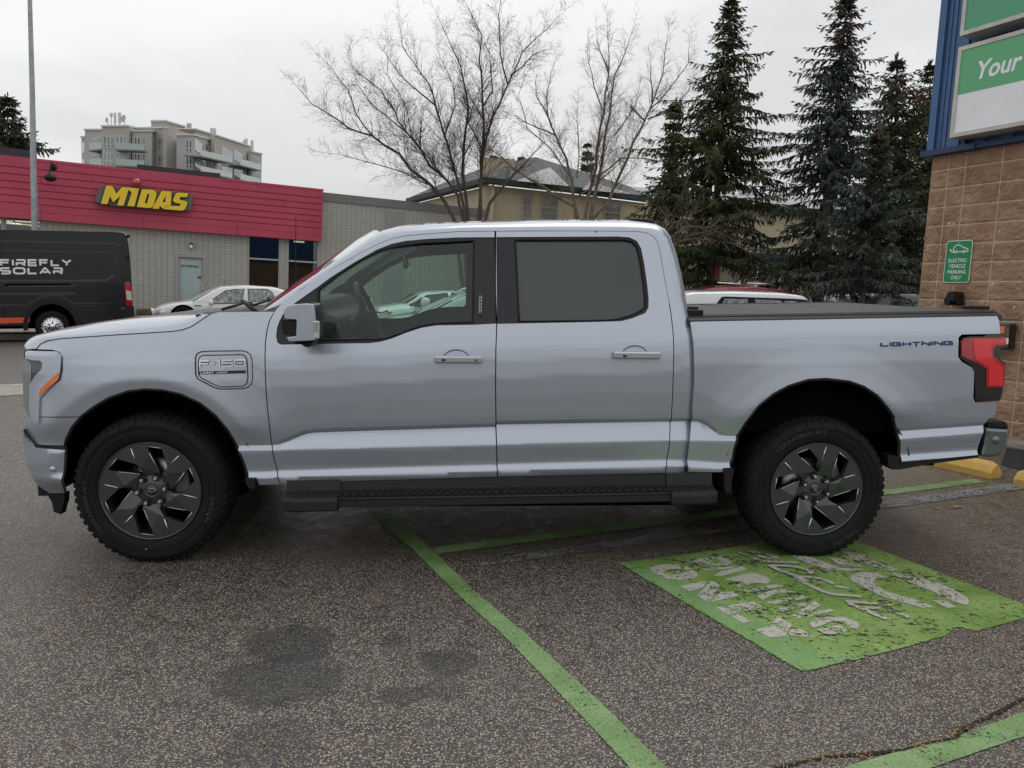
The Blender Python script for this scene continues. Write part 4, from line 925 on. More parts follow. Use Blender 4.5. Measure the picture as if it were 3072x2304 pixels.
# ---- painted markings
def wornpaint(name, col, wear=.45, scale=55, col2=None, big=.0):
    m = bpy.data.materials.new(name); m.use_nodes = True; nt = m.node_tree; n = nt.nodes; L = nt.links; p = n['Principled BSDF']; out = n['Material Output']
    tc = n.new('ShaderNodeTexCoord')
    def nz(s, d=5, r=.65):
        z = n.new('ShaderNodeTexNoise'); z.inputs['Scale'].default_value = s; z.inputs['Detail'].default_value = d; z.inputs['Roughness'].default_value = r; L.new(tc.outputs['Object'], z.inputs['Vector']); return z.outputs[0]
    r = n.new('ShaderNodeValToRGB'); L.new(nz(3.0), r.inputs[0]); e = r.color_ramp.elements; e[0].position = .38; e[0].color = (*col, 1); e[1].position = .62; e[1].color = (*(col2 or [c*1.25 for c in col]), 1)
    mz = n.new('ShaderNodeMixRGB'); mz.blend_type = 'MULTIPLY'; mz.inputs[0].default_value = 1; L.new(r.outputs[0], mz.inputs[1])
    r3 = n.new('ShaderNodeValToRGB'); L.new(nz(140, 3), r3.inputs[0]); e = r3.color_ramp.elements; e[0].position = .35; e[0].color = (.62, .60, .55, 1); e[1].position = .55; e[1].color = (1, 1, 1, 1); L.new(r3.outputs[0], mz.inputs[2]); L.new(mz.outputs[0], p.inputs['Base Color'])
    p.inputs['Roughness'].default_value = .55
    # chipped where fine and coarse noise add up
    a = n.new('ShaderNodeMath'); a.operation = 'MULTIPLY_ADD'; L.new(nz(scale, 6, .75), a.inputs[0]); a.inputs[1].default_value = .62; b = n.new('ShaderNodeMath'); b.operation = 'MULTIPLY'; L.new(nz(4.5, 4), b.inputs[0]); b.inputs[1].default_value = .38; L.new(b.outputs[0], a.inputs[2])
    mr = n.new('ShaderNodeMapRange'); L.new(a.outputs[0], mr.inputs[0]); mr.inputs[1].default_value = wear-.015; mr.inputs[2].default_value = wear+.015; mr.inputs[3].default_value = 0; mr.inputs[4].default_value = 1
    t = n.new('ShaderNodeBsdfTransparent'); mx = n.new('ShaderNodeMixShader'); L.new(mr.outputs[0], mx.inputs[0]); L.new(t.outputs[0], mx.inputs[1]); L.new(p.outputs[0], mx.inputs[2]); L.new(mx.outputs[0], out.inputs[0])
    bu = n.new('ShaderNodeBump'); bu.inputs['Strength'].default_value = .5; bu.inputs['Distance'].default_value = .003; L.new(nz(110, 4), bu.inputs['Height']); L.new(bu.outputs[0], p.inputs['Normal'])
    return m
GREEN = wornpaint('green_line_paint', (.15, .265, .085), .425, 95, (.23, .365, .155))
GREEN2 = wornpaint('green_pad_paint', (.15, .27, .050), .45, 30, (.26, .40, .12))
MINT = wornpaint('green_pad_border', (.16, .30, .095), .43, 60, (.22, .39, .15))
WHT = wornpaint('white_stencil_paint', (.46, .45, .40), .463, 48, (.54, .53, .48))
GREYL = wornpaint('grey_worn_paint', (.20, .20, .21), .485, 40)
def sheet(name, polys, mat, z=.004, dz=0.0):
    m = MB()
    for i, P in enumerate(polys):
        q = [gp(x, y, z+dz*i) for x, y in P]
        n_ = len(q); ar = sum(q[k-1].x*q[k].y-q[k].x*q[k-1].y for k in range(n_))
        if ar < 0: q = q[::-1]
        m.add(q, [tuple(range(n_))])
    o = m.build(name, mat, fix=False); return tag(o, kind='structure')
def jag(P, amp=1.6, st=9):
    """roughen a painted edge (pixels)"""
    Q = densify(P, st); return [(x+random.uniform(-amp, amp), y+random.uniform(-amp, amp)*.6) for x, y in Q]
sheet('parking_line', [jag([(1111, 1530), (1157, 1584), (1242, 1652), (1378, 1787), (1505, 1900), (1640, 2040), (1800, 2205), (1905, 2320), (1990, 2420), (2115, 2420), (2020, 2320), (1800, 2105), (1577, 1900), (1419, 1769), (1310, 1661), (1288, 1643), (1242, 1598), (1175, 1543)])], GREEN, .004)
sheet('parking_line', [jag([(1292, 1642.5), (1313, 1661), (2958, 1445.6), (2915, 1436.5)], 1.0)], GREEN, .0048)
sheet('parking_line', [jag([(2480, 2325), (2560, 2292), (2663, 2262), (2864, 2211), (3090, 2128), (3090, 2202), (2790, 2304), (2690, 2345)])], GREEN, .004)
sheet('old_parking_line', [jag([(1432, 1680), (1440, 1698), (3090, 1463), (3090, 1440)], 1.5)], GREYL, .0056)
sheet('painted_pad', [jag([(1856, 1689), (2390, 2006), (2404, 2012), (2432, 2010), (2520, 1990), (2700, 1945), (2770, 1925), (2840, 1905), (2870, 1880), (2930, 1892), (3020, 1868), (3138, 1838), (2588, 1630), (2510, 1600)], 2.2)], GREEN2, .004)
sheet('painted_border', [jag([(1863, 1690), (2390, 2004), (2404, 2010), (2445, 2006), (2560, 1975), (2600, 1962), (2470, 1965), (2400, 1925), (2320, 1880), (2230, 1835), (2130, 1780), (2040, 1738), (1985, 1712), (1930, 1700)], 3.0)], MINT, .0055)
q3 = lambda P: [(1850+x/3.403, 1600+y/3.403) for x, y in P]
q4 = lambda P: [(2350+x/3.064, 1600+y/3.064) for x, y in P]
def ringp(o, i):
    """outer and inner loops -> two half polygons"""
    return o, i
def ring_sheet(o, i, z):
    vo, _, fa, _, _, _ = delaunay_2d_cdt([Vector(p) for p in o+i], [(k, (k+1) % len(o)) for k in range(len(o))]+[(len(o)+k, len(o)+(k+1) % len(i)) for k in range(len(i))], [], 0, 1e-4)
    out = []
    for f in fa:
        c = sum((vo[k] for k in f), Vector((0, 0)))/len(f)
        if inpoly(c.x, c.y, o) and not inpoly(c.x, c.y, i): out.append([tuple(vo[k]) for k in f])
    return out
GL = [[(640, 540), (860, 492), (915, 490), (880, 560), (740, 588)], [(820, 635), (965, 480), (1062, 530), (935, 705)], [(960, 700), (1060, 600), (1190, 590), (1270, 635)],
      [(1015, 755), (1390, 695), (1490, 755), (1130, 830)], [(1150, 835), (1240, 825), (1370, 895), (1290, 915)], [(1415, 985), (1580, 940), (1640, 845), (1790, 930), (1720, 1050), (1560, 1060)], [(1750, 1010), (1790, 980), (1890, 980), (2035, 1065), (1780, 1045)],
      [(865, 365), (1220, 335), (1160, 358), (940, 382)], [(985, 430), (1060, 390), (1280, 335), (1335, 365), (1060, 440)],
      [(1290, 580), (1640, 515), (1710, 540), (1330, 605)], [(1430, 640), (1560, 585), (1720, 570), (1840, 605), (1640, 610), (1490, 680)], [(1520, 700), (1890, 628), (1955, 660), (1590, 730)],
      [(1650, 760), (1970, 700), (1930, 740), (1700, 795)], [(1790, 840), (2020, 690), (2090, 730), (1860, 870)], [(1930, 860), (2010, 800), (2190, 768), (2230, 790)],
      [(1100, 470), (1280, 420), (1420, 405), (1540, 450), (1572, 490), (1530, 512), (1400, 508), (1240, 556), (1222, 530), (1300, 500), (1180, 490)]]
polys = [q3(P) for P in GL]
polys += ring_sheet(q3([(340, 355), (400, 325), (520, 312), (640, 322), (740, 352), (815, 395), (832, 435), (760, 467), (640, 478), (520, 465), (420, 425), (350, 380)]), q3([(460, 395), (520, 370), (620, 362), (715, 374), (700, 400), (600, 418), (500, 416)]), 0)
polys += ring_sheet(q3([(680, 272), (950, 245), (1060, 235), (1150, 265), (1178, 300), (1130, 326), (1020, 334), (910, 312), (880, 292), (770, 305)]), q3([(935, 288), (1000, 268), (1070, 280), (1040, 300), (980, 304)]), 0)
polys += [q4(P) for P in ([(240, 825), (300, 785), (420, 765), (560, 770), (680, 815), (705, 850), (680, 876), (600, 866), (570, 810), (450, 805), (360, 845), (270, 868)], [(300, 882), (400, 870), (450, 848), (520, 842), (585, 895), (480, 925), (400, 930)],
          [(70, 203), (200, 205), (330, 245), (440, 288), (530, 316), (765, 328), (600, 347), (420, 334), (270, 290), (130, 235)], [(420, 225), (560, 240), (690, 285), (735, 308), (560, 300), (470, 262)], [(540, 162), (700, 190), (900, 280), (1130, 355), (1000, 345), (800, 296), (640, 235)],
          [(1000, 362), (1200, 400), (1400, 450), (1560, 510), (1690, 590), (1714, 630), (1680, 662), (1560, 622), (1400, 545), (1200, 465), (1050, 398)], [(615, 388), (700, 356), (860, 358), (945, 405), (850, 415), (820, 450), (930, 530), (1100, 578), (1250, 618), (1400, 680), (1280, 684), (1100, 636), (900, 576), (760, 505), (620, 430)], [(1370, 615), (1480, 618), (1600, 680), (1500, 685)])]
sheet('painted_lettering', [jag(P, .5, 12) for P in polys if len(P) > 3]+[P for P in polys if len(P) == 3], WHT, .007)
# thin cable strokes of the stencil
def strokes_px(name, lines, w, mat, z):
    m = MB()
    for i, Lp in enumerate(lines):
        P = [gp(x, y, z) for x, y in smooth_poly(Lp, 2, False)]; n_ = len(P); vs = []
        for k in range(n_):
            d = (P[min(k+1, n_-1)]-P[max(k-1, 0)]).normalized(); q = Vector((-d.y, d.x, 0))*w/2*(.5 if k in (0, n_-1) else 1); zz = Vector((0, 0, .0006*i)); vs += [P[k]+q+zz, P[k]-q+zz]
        m.add(vs, [(2*k, 2*k+1, 2*k+3, 2*k+2) for k in range(n_-1)])
    o = m.build(name, mat); return tag(o, kind='structure')
strokes_px('painted_symbol', [q4(P) for P in ([(0, 268), (130, 275)], [(90, 402), (250, 400), (370, 420), (470, 465)], [(110, 412), (230, 470), (330, 520), (440, 560), (600, 570), (720, 582)], [(480, 488), (600, 508), (680, 525)], [(570, 628), (700, 635), (880, 650), (1000, 658)],
    [(600, 645), (760, 710), (880, 765), (960, 792)], [(705, 690), (800, 685), (960, 700), (1060, 735), (1150, 778)])]+
    [q3(P) for P in ([(1250, 195), (1400, 255), (1480, 295)], [(1340, 192), (1480, 210), (1600, 238), (1642, 262), (1560, 264), (1420, 228)], [(1450, 292), (1640, 298), (1860, 306)], [(1560, 330), (1660, 390), (1830, 440), (1930, 500)], [(1580, 336), (1780, 342), (1930, 372), (2003, 412), (1900, 418)])], .032, WHT, .008)
# pavement crack with needles in it, near the lower right line
m = MB(); cr = [gp(x, y, .003) for x, y in [(2330, 2304), (2420, 2285), (2500, 2272), (2600, 2262), (2700, 2248), (2780, 2235), (2860, 2210), (2872, 2195), (2930, 2170), (3000, 2140), (3072, 2090)]]
vs = []
for k, p in enumerate(cr):
    d = (cr[min(k+1, len(cr)-1)]-cr[max(k-1, 0)]).normalized(); q = Vector((-d.y, d.x, 0))*random.uniform(.003, .010); j = Vector((random.uniform(-.01, .01), random.uniform(-.01, .01), .0025)); vs += [p+q+j, p-q+j]
m.add(vs, [(2*k, 2*k+1, 2*k+3, 2*k+2) for k in range(len(cr)-1)]); tag(m.build('pavement_crack', pmat('crack_dirt', (.012, .009, .007), .9)), kind='structure')
# fallen needles and bits of leaf
LEAFM = pmat('dry_leaf', (.22, .11, .035), .7, col2=(.40, .24, .09), vscale=3)
m = MB(); random.seed(11)
def bit(p, L, w, a, h=.003):
    c, s = math.cos(a), math.sin(a); v = [(-L/2, 0, 0), (0, -w/2, h), (L/2, 0, h*.5), (0, w/2, h)]
    m.add([(p.x+x*c-y*s, p.y+x*s+y*c, .005+z) for x, y, z in v], [(0, 1, 2, 3)])
for i in range(320):
    x = random.uniform(0, 3072); y = random.uniform(1560, 2300); bit(gp(x, y), random.uniform(.012, .035), random.uniform(.002, .008), random.uniform(0, PI))
for i in range(110):
    k = random.randrange(len(cr)-1); p = cr[k].lerp(cr[k+1], random.random())+Vector((random.uniform(-.02, .02), random.uniform(-.02, .02), 0)); bit(p, random.uniform(.012, .03), random.uniform(.002, .006), random.uniform(0, PI))
tag(m.build('leaf_litter', LEAFM, fix=False), kind='stuff')
def leaf(x, y, L, a, lab):
    m = MB(); c = gp(x, y); R = Matrix.Rotation(a, 3, 'Z'); P = [(-.5, 0, .01), (-.25, .2, .09), (.1, .26, .13), (.5, 0, .06), (.1, -.24, .15), (-.25, -.2, .07), (0, 0, .02)]
    m.add([c+R @ Vector((p[0]*L, p[1]*L, p[2]*L*.6+.004)) for p in P], [(0, 1, 6), (1, 2, 6), (2, 3, 6), (3, 4, 6), (4, 5, 6), (5, 0, 6)]); o = m.build('fallen_leaf', LEAFM, fix=False); tag(o, lab, 'leaf')
leaf(2872, 1523, .085, .3, 'curled tan leaf on the asphalt right of the rear tyre'); leaf(2811, 1527, .06, 2.0, 'dark flat leaf on the asphalt just left of the curled tan leaf')
# ---- wheel stops
YEL = pmat('yellow_paint', (.62, .37, .085), .7, col2=(.70, .45, .14), vscale=4, bump=.5, bscale=70)
WD = gp(2969, 1438)-gp(2784, 1396); WD.normalize(); WNn = Vector((-WD.y, WD.x, 0))
if WNn.y < 0: WNn = -WNn
def stop(p, L, lab):
    """p: near bottom corner of its right-hand end; runs back along -WD"""
    m = MB(); pr = [(0, 0), (.0, .055), (.035, .105), (.065, .13), (.105, .13), (.135, .105), (.165, .05), (.165, 0)]
    e = [0, -.05, -L+.05, -L]; rows = []
    for i, t in enumerate(e):
        k = 1 if i in (1, 2) else .80
        rows.append([p+WD*t+WNn*(.0825+(a-.0825)*(1 if k == 1 else .92))+Vector((0, 0, b*k+.001)) for a, b in pr])
    m.grid([[*r, r[0]] for r in rows], smooth=False)
    for r in (rows[0], rows[-1]): m.add(r, [tuple(range(len(r)))])
    o = m.build('wheel_stop', YEL); bevel(o, .008, 2); tag(o, lab, 'wheel stop', 'yellow concrete wheel stops by the wall'); return o
pst = gp(2969, 1438)
stop(pst, 1.8, 'chipped yellow concrete wheel stop behind the rear bumper, the one whose blunt end shows')
stop(gp(3037, 1455)+WD*1.8, 1.8, 'yellow concrete wheel stop cut off by the right edge of the photo')
# black ribbed mat
m = MB(); c0_, c1_, c2_, c3_ = gp(3005, 1395), gp(3090, 1422), gp(3110, 1356), gp(3020, 1346)
m.prism([(0, 0), (1, 0), (1, 1), (0, 1)], lambda a, b, t: tuple((c0_.lerp(c1_, a)).lerp(c3_.lerp(c2_, a), b)+Vector((0, 0, t))), .002, .006)
for i in range(26):
    b = (i+.5)/26; p_, q_ = c0_.lerp(c3_, b), c1_.lerp(c2_, b); m.tube([p_+Vector((0, 0, .008)), q_+Vector((0, 0, .008))], .006, 4)
tag(m.build('floor_mat', pmat('mat_rubber', (.028, .028, .028), .55)), 'black ribbed rubber mat lying between the wheel stops and the block wall', 'mat')
# ------------------------------------------------------------------ plumb things (gravity frame, parented under MG)
class Plane:
    def __init__(s, o, ang): s.o = Vector(o); s.d = Vector((math.cos(ang), math.sin(ang), 0)); s.n = Vector((math.sin(ang), -math.cos(ang), 0))   # n points to the viewer
    def P(s, a, b, out=0): return s.o+s.d*a+s.n*out+Vector((0, 0, b))
    def ab(s, x, y, out=0):
        r = MG3.transposed() @ ray(x, y); o = s.o+s.n*out; t = o.dot(s.n)/r.dot(s.n); p = r*t-s.o; return (p.dot(s.d), p.z)
    def abs_(s, pts, out=0): return [s.ab(x, y, out) for x, y in pts]
    def box(s, mb, a0, a1, b0, b1, t0, t1, mat=None):
        mb.add([s.P(a, b, t) for t in (t0, t1) for a, b in ((a0, b0), (a1, b0), (a1, b1), (a0, b1))], [(0, 1, 2, 3), (7, 6, 5, 4), (0, 4, 5, 1), (1, 5, 6, 2), (2, 6, 7, 3), (3, 7, 4, 0)], mat=mat)
    def poly(s, mb, P, t0, t1, mat=None): mb.prism(P, lambda a, b, t: s.P(a, b, t), t0, t1, mat)
def gempty(name, label, cat, group=None, p=None):
    return empty(name, MG, label, cat, group)
GROUNDG = -1.0
# ---- brown block building on the right
WP = Plane((4.681, 8.939, 1.644), -1.1317)
bb = gempty('block_building', 'brown split face block wall with blue metal cladding above it, at the right edge', 'building')
BLOCK = pmat('split_face_block', (.26, .155, .098), .9, col2=(.40, .26, .17), vscale=5, bump=.7, bscale=55)
MORT = pmat('mortar', (.60, .55, .42), .9, var=.15, vscale=20, bump=.4, bscale=90)
mA = MB()
cols = [-.205, 0, .2032]+[.2032+.4064*k for k in range(1, 11)]
RB0 = -16
for r in range(RB0, 4):
    for c in range(len(cols)-1):
        a0, a1 = cols[c]+(.0045 if c else 0), cols[c+1]-.0045; b0, b1 = r*.2032+.0045, (r+1)*.2032-.0045
        if b0 > .62: continue
        if a0 > 1.6: nx, ny = 2, 2
        else: nx, ny = max(4, int((a1-a0)/.020)), 9
        vs = []; sd_ = random.uniform(0, 50)
        for j in range(ny+1):
            for i in range(nx+1):
                a = a0+(a1-a0)*i/nx; b = b0+(b1-b0)*j/ny; e = min(i, nx-i, j, ny-j)
                q = Vector((a*14+sd_, b*14, sd_)); h = noise.noise(q)*.009+noise.noise(q*2.4)*.010+noise.noise(q*5.5)*.006
                t = (.0075+.007*(1 if e > 0 else 0)+h*(1 if e > 0 else .06)); vs.append(WP.P(a, b, t))
        mA.add(vs, [(j*(nx+1)+i, j*(nx+1)+i+1, (j+1)*(nx+1)+i+1, (j+1)*(nx+1)+i) for j in range(ny) for i in range(nx)])
mA.build('block_wall', BLOCK, bb)
m = MB(); WP.box(m, -.200, 4.3, RB0*.2032, .62, -.02, .0055); m.build('mortar_joint', MORT, bb)
m = MB(); WP.box(m, -.203, 4.3, RB0*.2032, .64, -6, -.02); m.build('inner_wall', BLOCK, bb)
BLUE = pmat('blue_metal', (.045, .12, .27), .42, var=.12, vscale=2)
BLUED = pmat('blue_metal_dark', (.012, .04, .11), .5)
# flashing and cladding
fl = WP.abs_([(2700+385/5.925, 400+325/5.925), (2700+1360/5.925, 400+175/5.925)], .10)
fz = fl[1][1]
m = MB(); WP.box(m, fl[0][0], 4.3, fz-.05, fz, -.1, .11); WP.box(m, fl[0][0], fl[1][0], fz-.055, fz+.004, -.1, .125); m.build('flashing', BLUED, bb)
m = MB(); WP.box(m, -.262, 4.3, fz, fz+4.6, -6, .02); 
a = -.262; k = 0
while a < 4.2:
    for (u0, u1, h) in ((.0, .085, .032), (.13, .145, .012), (.19, .205, .012), (.27, .30, .030)): WP.box(m, a+u0, a+u1, fz+.001, fz+4.6, .02, .02+h)
    a += .30
m.build('blue_cladding', BLUE, bb)
m = MB(); WP.poly(m, WP.abs_([(2700+1130/5.925, 400+190/5.925), (2700+1170/5.925, 400+190/5.925), (2700+1170/5.925, 400+60/5.925), (2700+1130/5.925, 400+60/5.925)], .1), .05, .12); m.build('sign_bracket', BLUED, bb)
# lightbox signs
zs3 = lambda *p: [(2700+x/3.456, y/3.456) for x, y in p]
SGF = pmat('sign_frame', (.50, .48, .44), .45, .3, var=.15, vscale=5); SGG = pmat('sign_green', (.075, .27, .13), .35, emit=(.08, .30, .13, .25)); SGG2 = pmat('sign_green_upper', (.06, .25, .14), .35, emit=(.06, .27, .14, .2)); SGW = pmat('sign_white', (.66, .68, .69), .35, emit=(.66, .68, .70, .12), var=.05, vscale=2)
def lightbox(px_tl, px_bl, out, lab, depth, H=None, upper=False):
    (a1, b1), = WP.abs_([px_bl], out)
    if upper: b2 = b1+1.2; a0 = a1
    else: (a0, b2), = WP.abs_([px_tl], out)
    aa = (a0+a1)/2; e = gempty('lightbox_sign', lab, 'sign', 'lightbox signs on the blue cladding')
    m = MB(); WP.box(m, aa, aa+3.2, b1, b2, out-depth, out-.01); m.build('sign_box', SGF, e)
    w = .042; m = MB()
    WP.box(m, aa, aa+3.2, b1, b1+w, out-.01, out+.008); WP.box(m, aa, aa+3.2, b2-w, b2, out-.01, out+.008); WP.box(m, aa, aa+w, b1+w, b2-w, out-.01, out+.008); m.build('sign_frame', SGF, e)
    return e, aa, b1, b2, w
e_, aa, b1, b2, w = lightbox(zs3((608, 495))[0], zs3((518, 1432))[0], .30, 'lower lightbox sign with a green band above white, cut off after its first word', .26)
(ag, bg_), = WP.abs_(zs3((607, 985)), .30)
m = MB(); WP.box(m, aa+w, aa+3.15, bg_, b2-w, .27, .297); m.build('green_panel', SGG, e_)
m = MB(); WP.box(m, aa+w, aa+3.15, b1+w, bg_, .27, .296); m.build('white_panel', SGW, e_)
q = WP.abs_(zs3((770, 828), (765, 650), (1262, 600)), .30)
me = text_mesh('Your', 1, 0, shear=.22, off=.022, align='LEFT')
hx = max(v.co.x for v in me.vertices); hy = max(v.co.y for v in me.vertices); sc1 = (q[1][1]-q[0][1])/hy; scx = (q[2][0]-q[0][0])/hx*1.02
for v in me.vertices: v.co = WP.P(q[0][0]+v.co.x*scx, q[0][1]+v.co.y*sc1, .2995)
link('sign_lettering', me, e_, SGW)
e_, aa, b1, b2, w = lightbox(None, zs3((622, 378))[0], .30, 'upper lightbox sign, plain green in a pale frame, above the one with lettering', .26, upper=True)
m = MB(); WP.box(m, aa+w, aa+3.15, b1+w, b2-w, .27, .297); m.build('green_panel', SGG2, e_)
# charging place sign
zp = lambda *p: [(2700+x/5.925, 680+y/5.925) for x, y in p]
ev = gempty('parking_sign', 'green metal sign with white car outline and the words electric vehicle parking only', 'sign')
o4 = WP.abs_(zp((835, 250), (1293, 238), (1230, 995), (758, 995)), .03)
ax_, bx_ = (o4[0][0]+o4[3][0])/2, o4[3][1]; wS = ((o4[1][0]+o4[2][0])-(o4[0][0]+o4[3][0]))/2; hS = (o4[0][1]+o4[1][1])/2-o4[3][1]
def rrect(w, h, r, n=5):
    return [(cx+r*math.cos(t), cy+r*math.sin(t)) for cx, cy, t0 in ((w-r, r, -PI/2), (w-r, h-r, 0), (r, h-r, PI/2), (r, r, PI)) for t in [t0+PI/2*i/n for i in range(n+1)]]
m = MB(); WP.poly(m, [(ax_+x, bx_+y) for x, y in rrect(wS, hS, .035)], .026, .030); m.build('sign_edge', WHITEP, ev)
m = MB(); WP.poly(m, [(ax_+.007+x, bx_+.007+y) for x, y in rrect(wS-.014, hS-.014, .029)], .0295, .0315); m.build('sign_face', pmat('traffic_green', (.0, .23, .075), .4), ev)
for txt, yy, ww in (('ELECTRIC', .222, .70), ('VEHICLE', .160, .62), ('PARKING', .098, .68), ('ONLY', .037, .40)):
    me = text_mesh(txt, 1, 0, off=.012, space=1.05, align='LEFT'); x0_, x1_ = min(v.co.x for v in me.vertices), max(v.co.x for v in me.vertices); hy = max(v.co.y for v in me.vertices)
    for v in me.vertices: v.co = WP.P(ax_+wS*.5+((v.co.x-x0_)/(x1_-x0_)-.5)*wS*ww, bx_+(yy/.457*hS)+v.co.y/hy*.040*hS/.457, .0322)
    link('sign_lettering', me, ev, WHITEP)
fnS = lambda a, b, t: WP.P(ax_+a*wS, bx_+b*hS, t)
m = MB(); U_ = wS
def strk(pts, w, n=2): stroke(m, smooth_poly([(a*wS, b*hS) for a, b in pts], n, False), w, lambda a, b, t: WP.P(ax_+a, bx_+b, t), .0318, .0326)
strk([(.36, .735), (.285, .74), (.31, .85), (.40, .895), (.52, .89), (.66, .83), (.84, .80), (.86, .735), (.74, .73)], .010)
strk([(.44, .733), (.66, .733)], .009, 0); strk([(.36, .735), (.26, .715), (.24, .735), (.20, .765)], .008, 1)
for cx in (.40, .70):
    P_ = [(cx*wS+.014*math.cos(t), .733*hS+.014*math.sin(t)) for t in [2*PI*i/14 for i in range(14)]]; stroke(m, P_+[P_[0]], .007, lambda a, b, t: WP.P(ax_+a, bx_+b, t), .0318, .0330)
WP.poly(m, [(ax_+.15*wS, bx_+.775*hS), (ax_+.20*wS, bx_+.75*hS), (ax_+.235*wS, bx_+.775*hS), (ax_+.17*wS, bx_+.81*hS)], .0318, .0328)
m.build('car_symbol', WHITEP, ev)
for yy in (.03, .92):
    m = MB(); c = WP.P(ax_+wS*.5, bx_+hS*(yy+.02), .031); m.lathe([(0, .006), (.006, .005), (.009, .001)], c, WP.n, 12); m.build('screw', STEEL, ev)
# connector holster (black wedge) on the wall
ho = gempty('charger_holster', 'black plastic charging plug holster on the block wall under the green sign', 'charger holster')
hp = WP.abs_(zp((940, 1155), (1030, 1150), (1045, 1200), (1060, 1400), (870, 1400), (858, 1300)), .12)
m = MB(); WP.poly(m, hp, .03, .20); bevel(m.build('holster_body', BLK, ho), .015, 3)
hp2 = WP.abs_(zp((885, 1315), (990, 1315), (990, 1380), (890, 1380)), .20); m = MB(); WP.poly(m, hp2, .195, .205); m.build('holster_mouth', DARK, ho)
m = MB(); WP.poly(m, WP.abs_(zp((1030, 1240), (1090, 1320), (1060, 1400), (1020, 1400)), .05), .02, .10); m.build('wall_bracket', BLK, ho)
# wall charger behind the tail lamp
ch = gempty('wall_charger', 'black wall charger with an orange label on a steel plate, behind the tail lamp', 'charger')
z6 = lambda *p: [(2600+x/2.212, 650+y/2.212) for x, y in p]
a_, b_ = WP.ab(*z6((978, 700))[0], .03), WP.ab(*z6((942, 905))[0], .03)
m = MB(); WP.box(m, a_[0]-.48, (a_[0]+b_[0])/2+.01, b_[1], a_[1], .012, .022); m.build('back_plate', pmat('charger_plate_grey', (.30, .30, .29), .5, .5), ch)
aR = (WP.ab(*z6((955, 715))[0], .15)[0]+WP.ab(*z6((925, 885))[0], .15)[0])/2; cb_ = WP.ab(*z6((940, 885))[0], .15)[1]; ct_ = WP.ab(*z6((940, 708))[0], .15)[1]
m = MB(); WP.box(m, aR-.36, aR, cb_, ct_, .022, .15); bevel(m.build('charger_body', BLKG, ch), .02, 3)
lb = WP.abs_(z6((880, 728), (918, 728), (915, 775), (880, 775)), .152); ORG = pmat('orange_label', (.75, .20, .05), .5)
m = MB(); WP.box(m, lb[1][0]-.30, lb[1][0], lb[2][1], lb[1][1], .149, .153); m.build('orange_label', ORG, ch)
for i in range(7):
    (s_, t_), = WP.abs_(z6((933, 742+i*10)), .152); m = MB(); WP.box(m, s_-.012, s_+.012, t_-.005, t_+.004, .149, .153); m.build('instruction_text', pmat('label_brown', (.28, .14, .06), .6) if i == 0 else bpy.data.materials['label_brown'], ch)
(s_, t_), = WP.abs_(z6((930, 826)), .152); m = MB(); WP.box(m, s_-.02, s_+.015, t_-.03, t_+.03, .149, .153); m.build('paper_label', WHITEP, ch)
# concrete footing at the foot of the wall
m2 = MB(); zq = WP.P(.8, 0, 0).z+0; b_g = .03-(MG @ WP.P(.8, 0, .1)).z
WP.box(m2, -1.0, 4.5, b_g-.4, b_g, -.05, .26); m2.build('wall_footing', CONC, bb)

# ---- red and grey repair shop across the street
FP = Plane(gg(573, 800, 29.8), .4877)
shop = gempty('repair_shop', 'long low grey brick shop with a red metal fascia and yellow lettering across the street', 'building')
def brick_mat(name, c1, c2, mortar, bw, bh, ms, plane):
    m = bpy.data.materials.new(name); m.use_nodes = True; nt = m.node_tree; n = nt.nodes; L = nt.links; p = n['Principled BSDF']; tc = n.new('ShaderNodeTexCoord')
    def dot(v):
        x = n.new('ShaderNodeVectorMath'); x.operation = 'DOT_PRODUCT'; L.new(tc.outputs['Object'], x.inputs[0]); x.inputs[1].default_value = v; return x.outputs['Value']
    cb = n.new('ShaderNodeCombineXYZ'); L.new(dot(plane.d), cb.inputs[0]); L.new(dot(Vector((0, 0, 1))), cb.inputs[1])
    b = n.new('ShaderNodeTexBrick'); b.offset = 0; b.squash = 1; L.new(cb.outputs[0], b.inputs['Vector']); b.inputs['Scale'].default_value = 1; b.inputs['Brick Width'].default_value = bw; b.inputs['Row Height'].default_value = bh; b.inputs['Mortar Size'].default_value = ms; b.inputs['Mortar Smooth'].default_value = .3
    b.inputs['Color1'].default_value = (*c1, 1); b.inputs['Color2'].default_value = (*c2, 1); b.inputs['Mortar'].default_value = (*mortar, 1)
    z = n.new('ShaderNodeTexNoise'); z.inputs['Scale'].default_value = .8; z.inputs['Detail'].default_value = 6; L.new(tc.outputs['Object'], z.inputs['Vector'])
    r = n.new('ShaderNodeMapRange'); r.inputs[3].default_value = .86; r.inputs[4].default_value = 1.08; L.new(z.outputs[0], r.inputs[0])
    mm = n.new('ShaderNodeMixRGB'); mm.blend_type = 'MULTIPLY'; mm.inputs[0].default_value = 1; L.new(b.outputs[0], mm.inputs[1]); L.new(r.outputs[0], mm.inputs[2]); L.new(mm.outputs[0], p.inputs['Base Color']); p.inputs['Roughness'].default_value = .85
    bu = n.new('ShaderNodeBump'); bu.inputs['Strength'].default_value = .6; bu.inputs['Distance'].default_value = .01; bu.invert = True; L.new(b.outputs['Fac'], bu.inputs['Height']); L.new(bu.outputs[0], p.inputs['Normal'])
    return m
BRK = brick_mat('grey_brick', (.47, .46, .41), (.52, .51, .455), (.19, .19, .175), .2032, .0600, .008, FP)
F = FP.ab
top0 = F(0, 476)[1]; topR = F(962, 573)[1]; aR = F(961, 650)[0]; bot = (F(125, 659, .3)[1]+F(960, 725, .3)[1])/2
floor_b = F(573, 935)[1]-.2; aEnd = F(1450, 640)[0]; parap = F(1100, 591)[1]
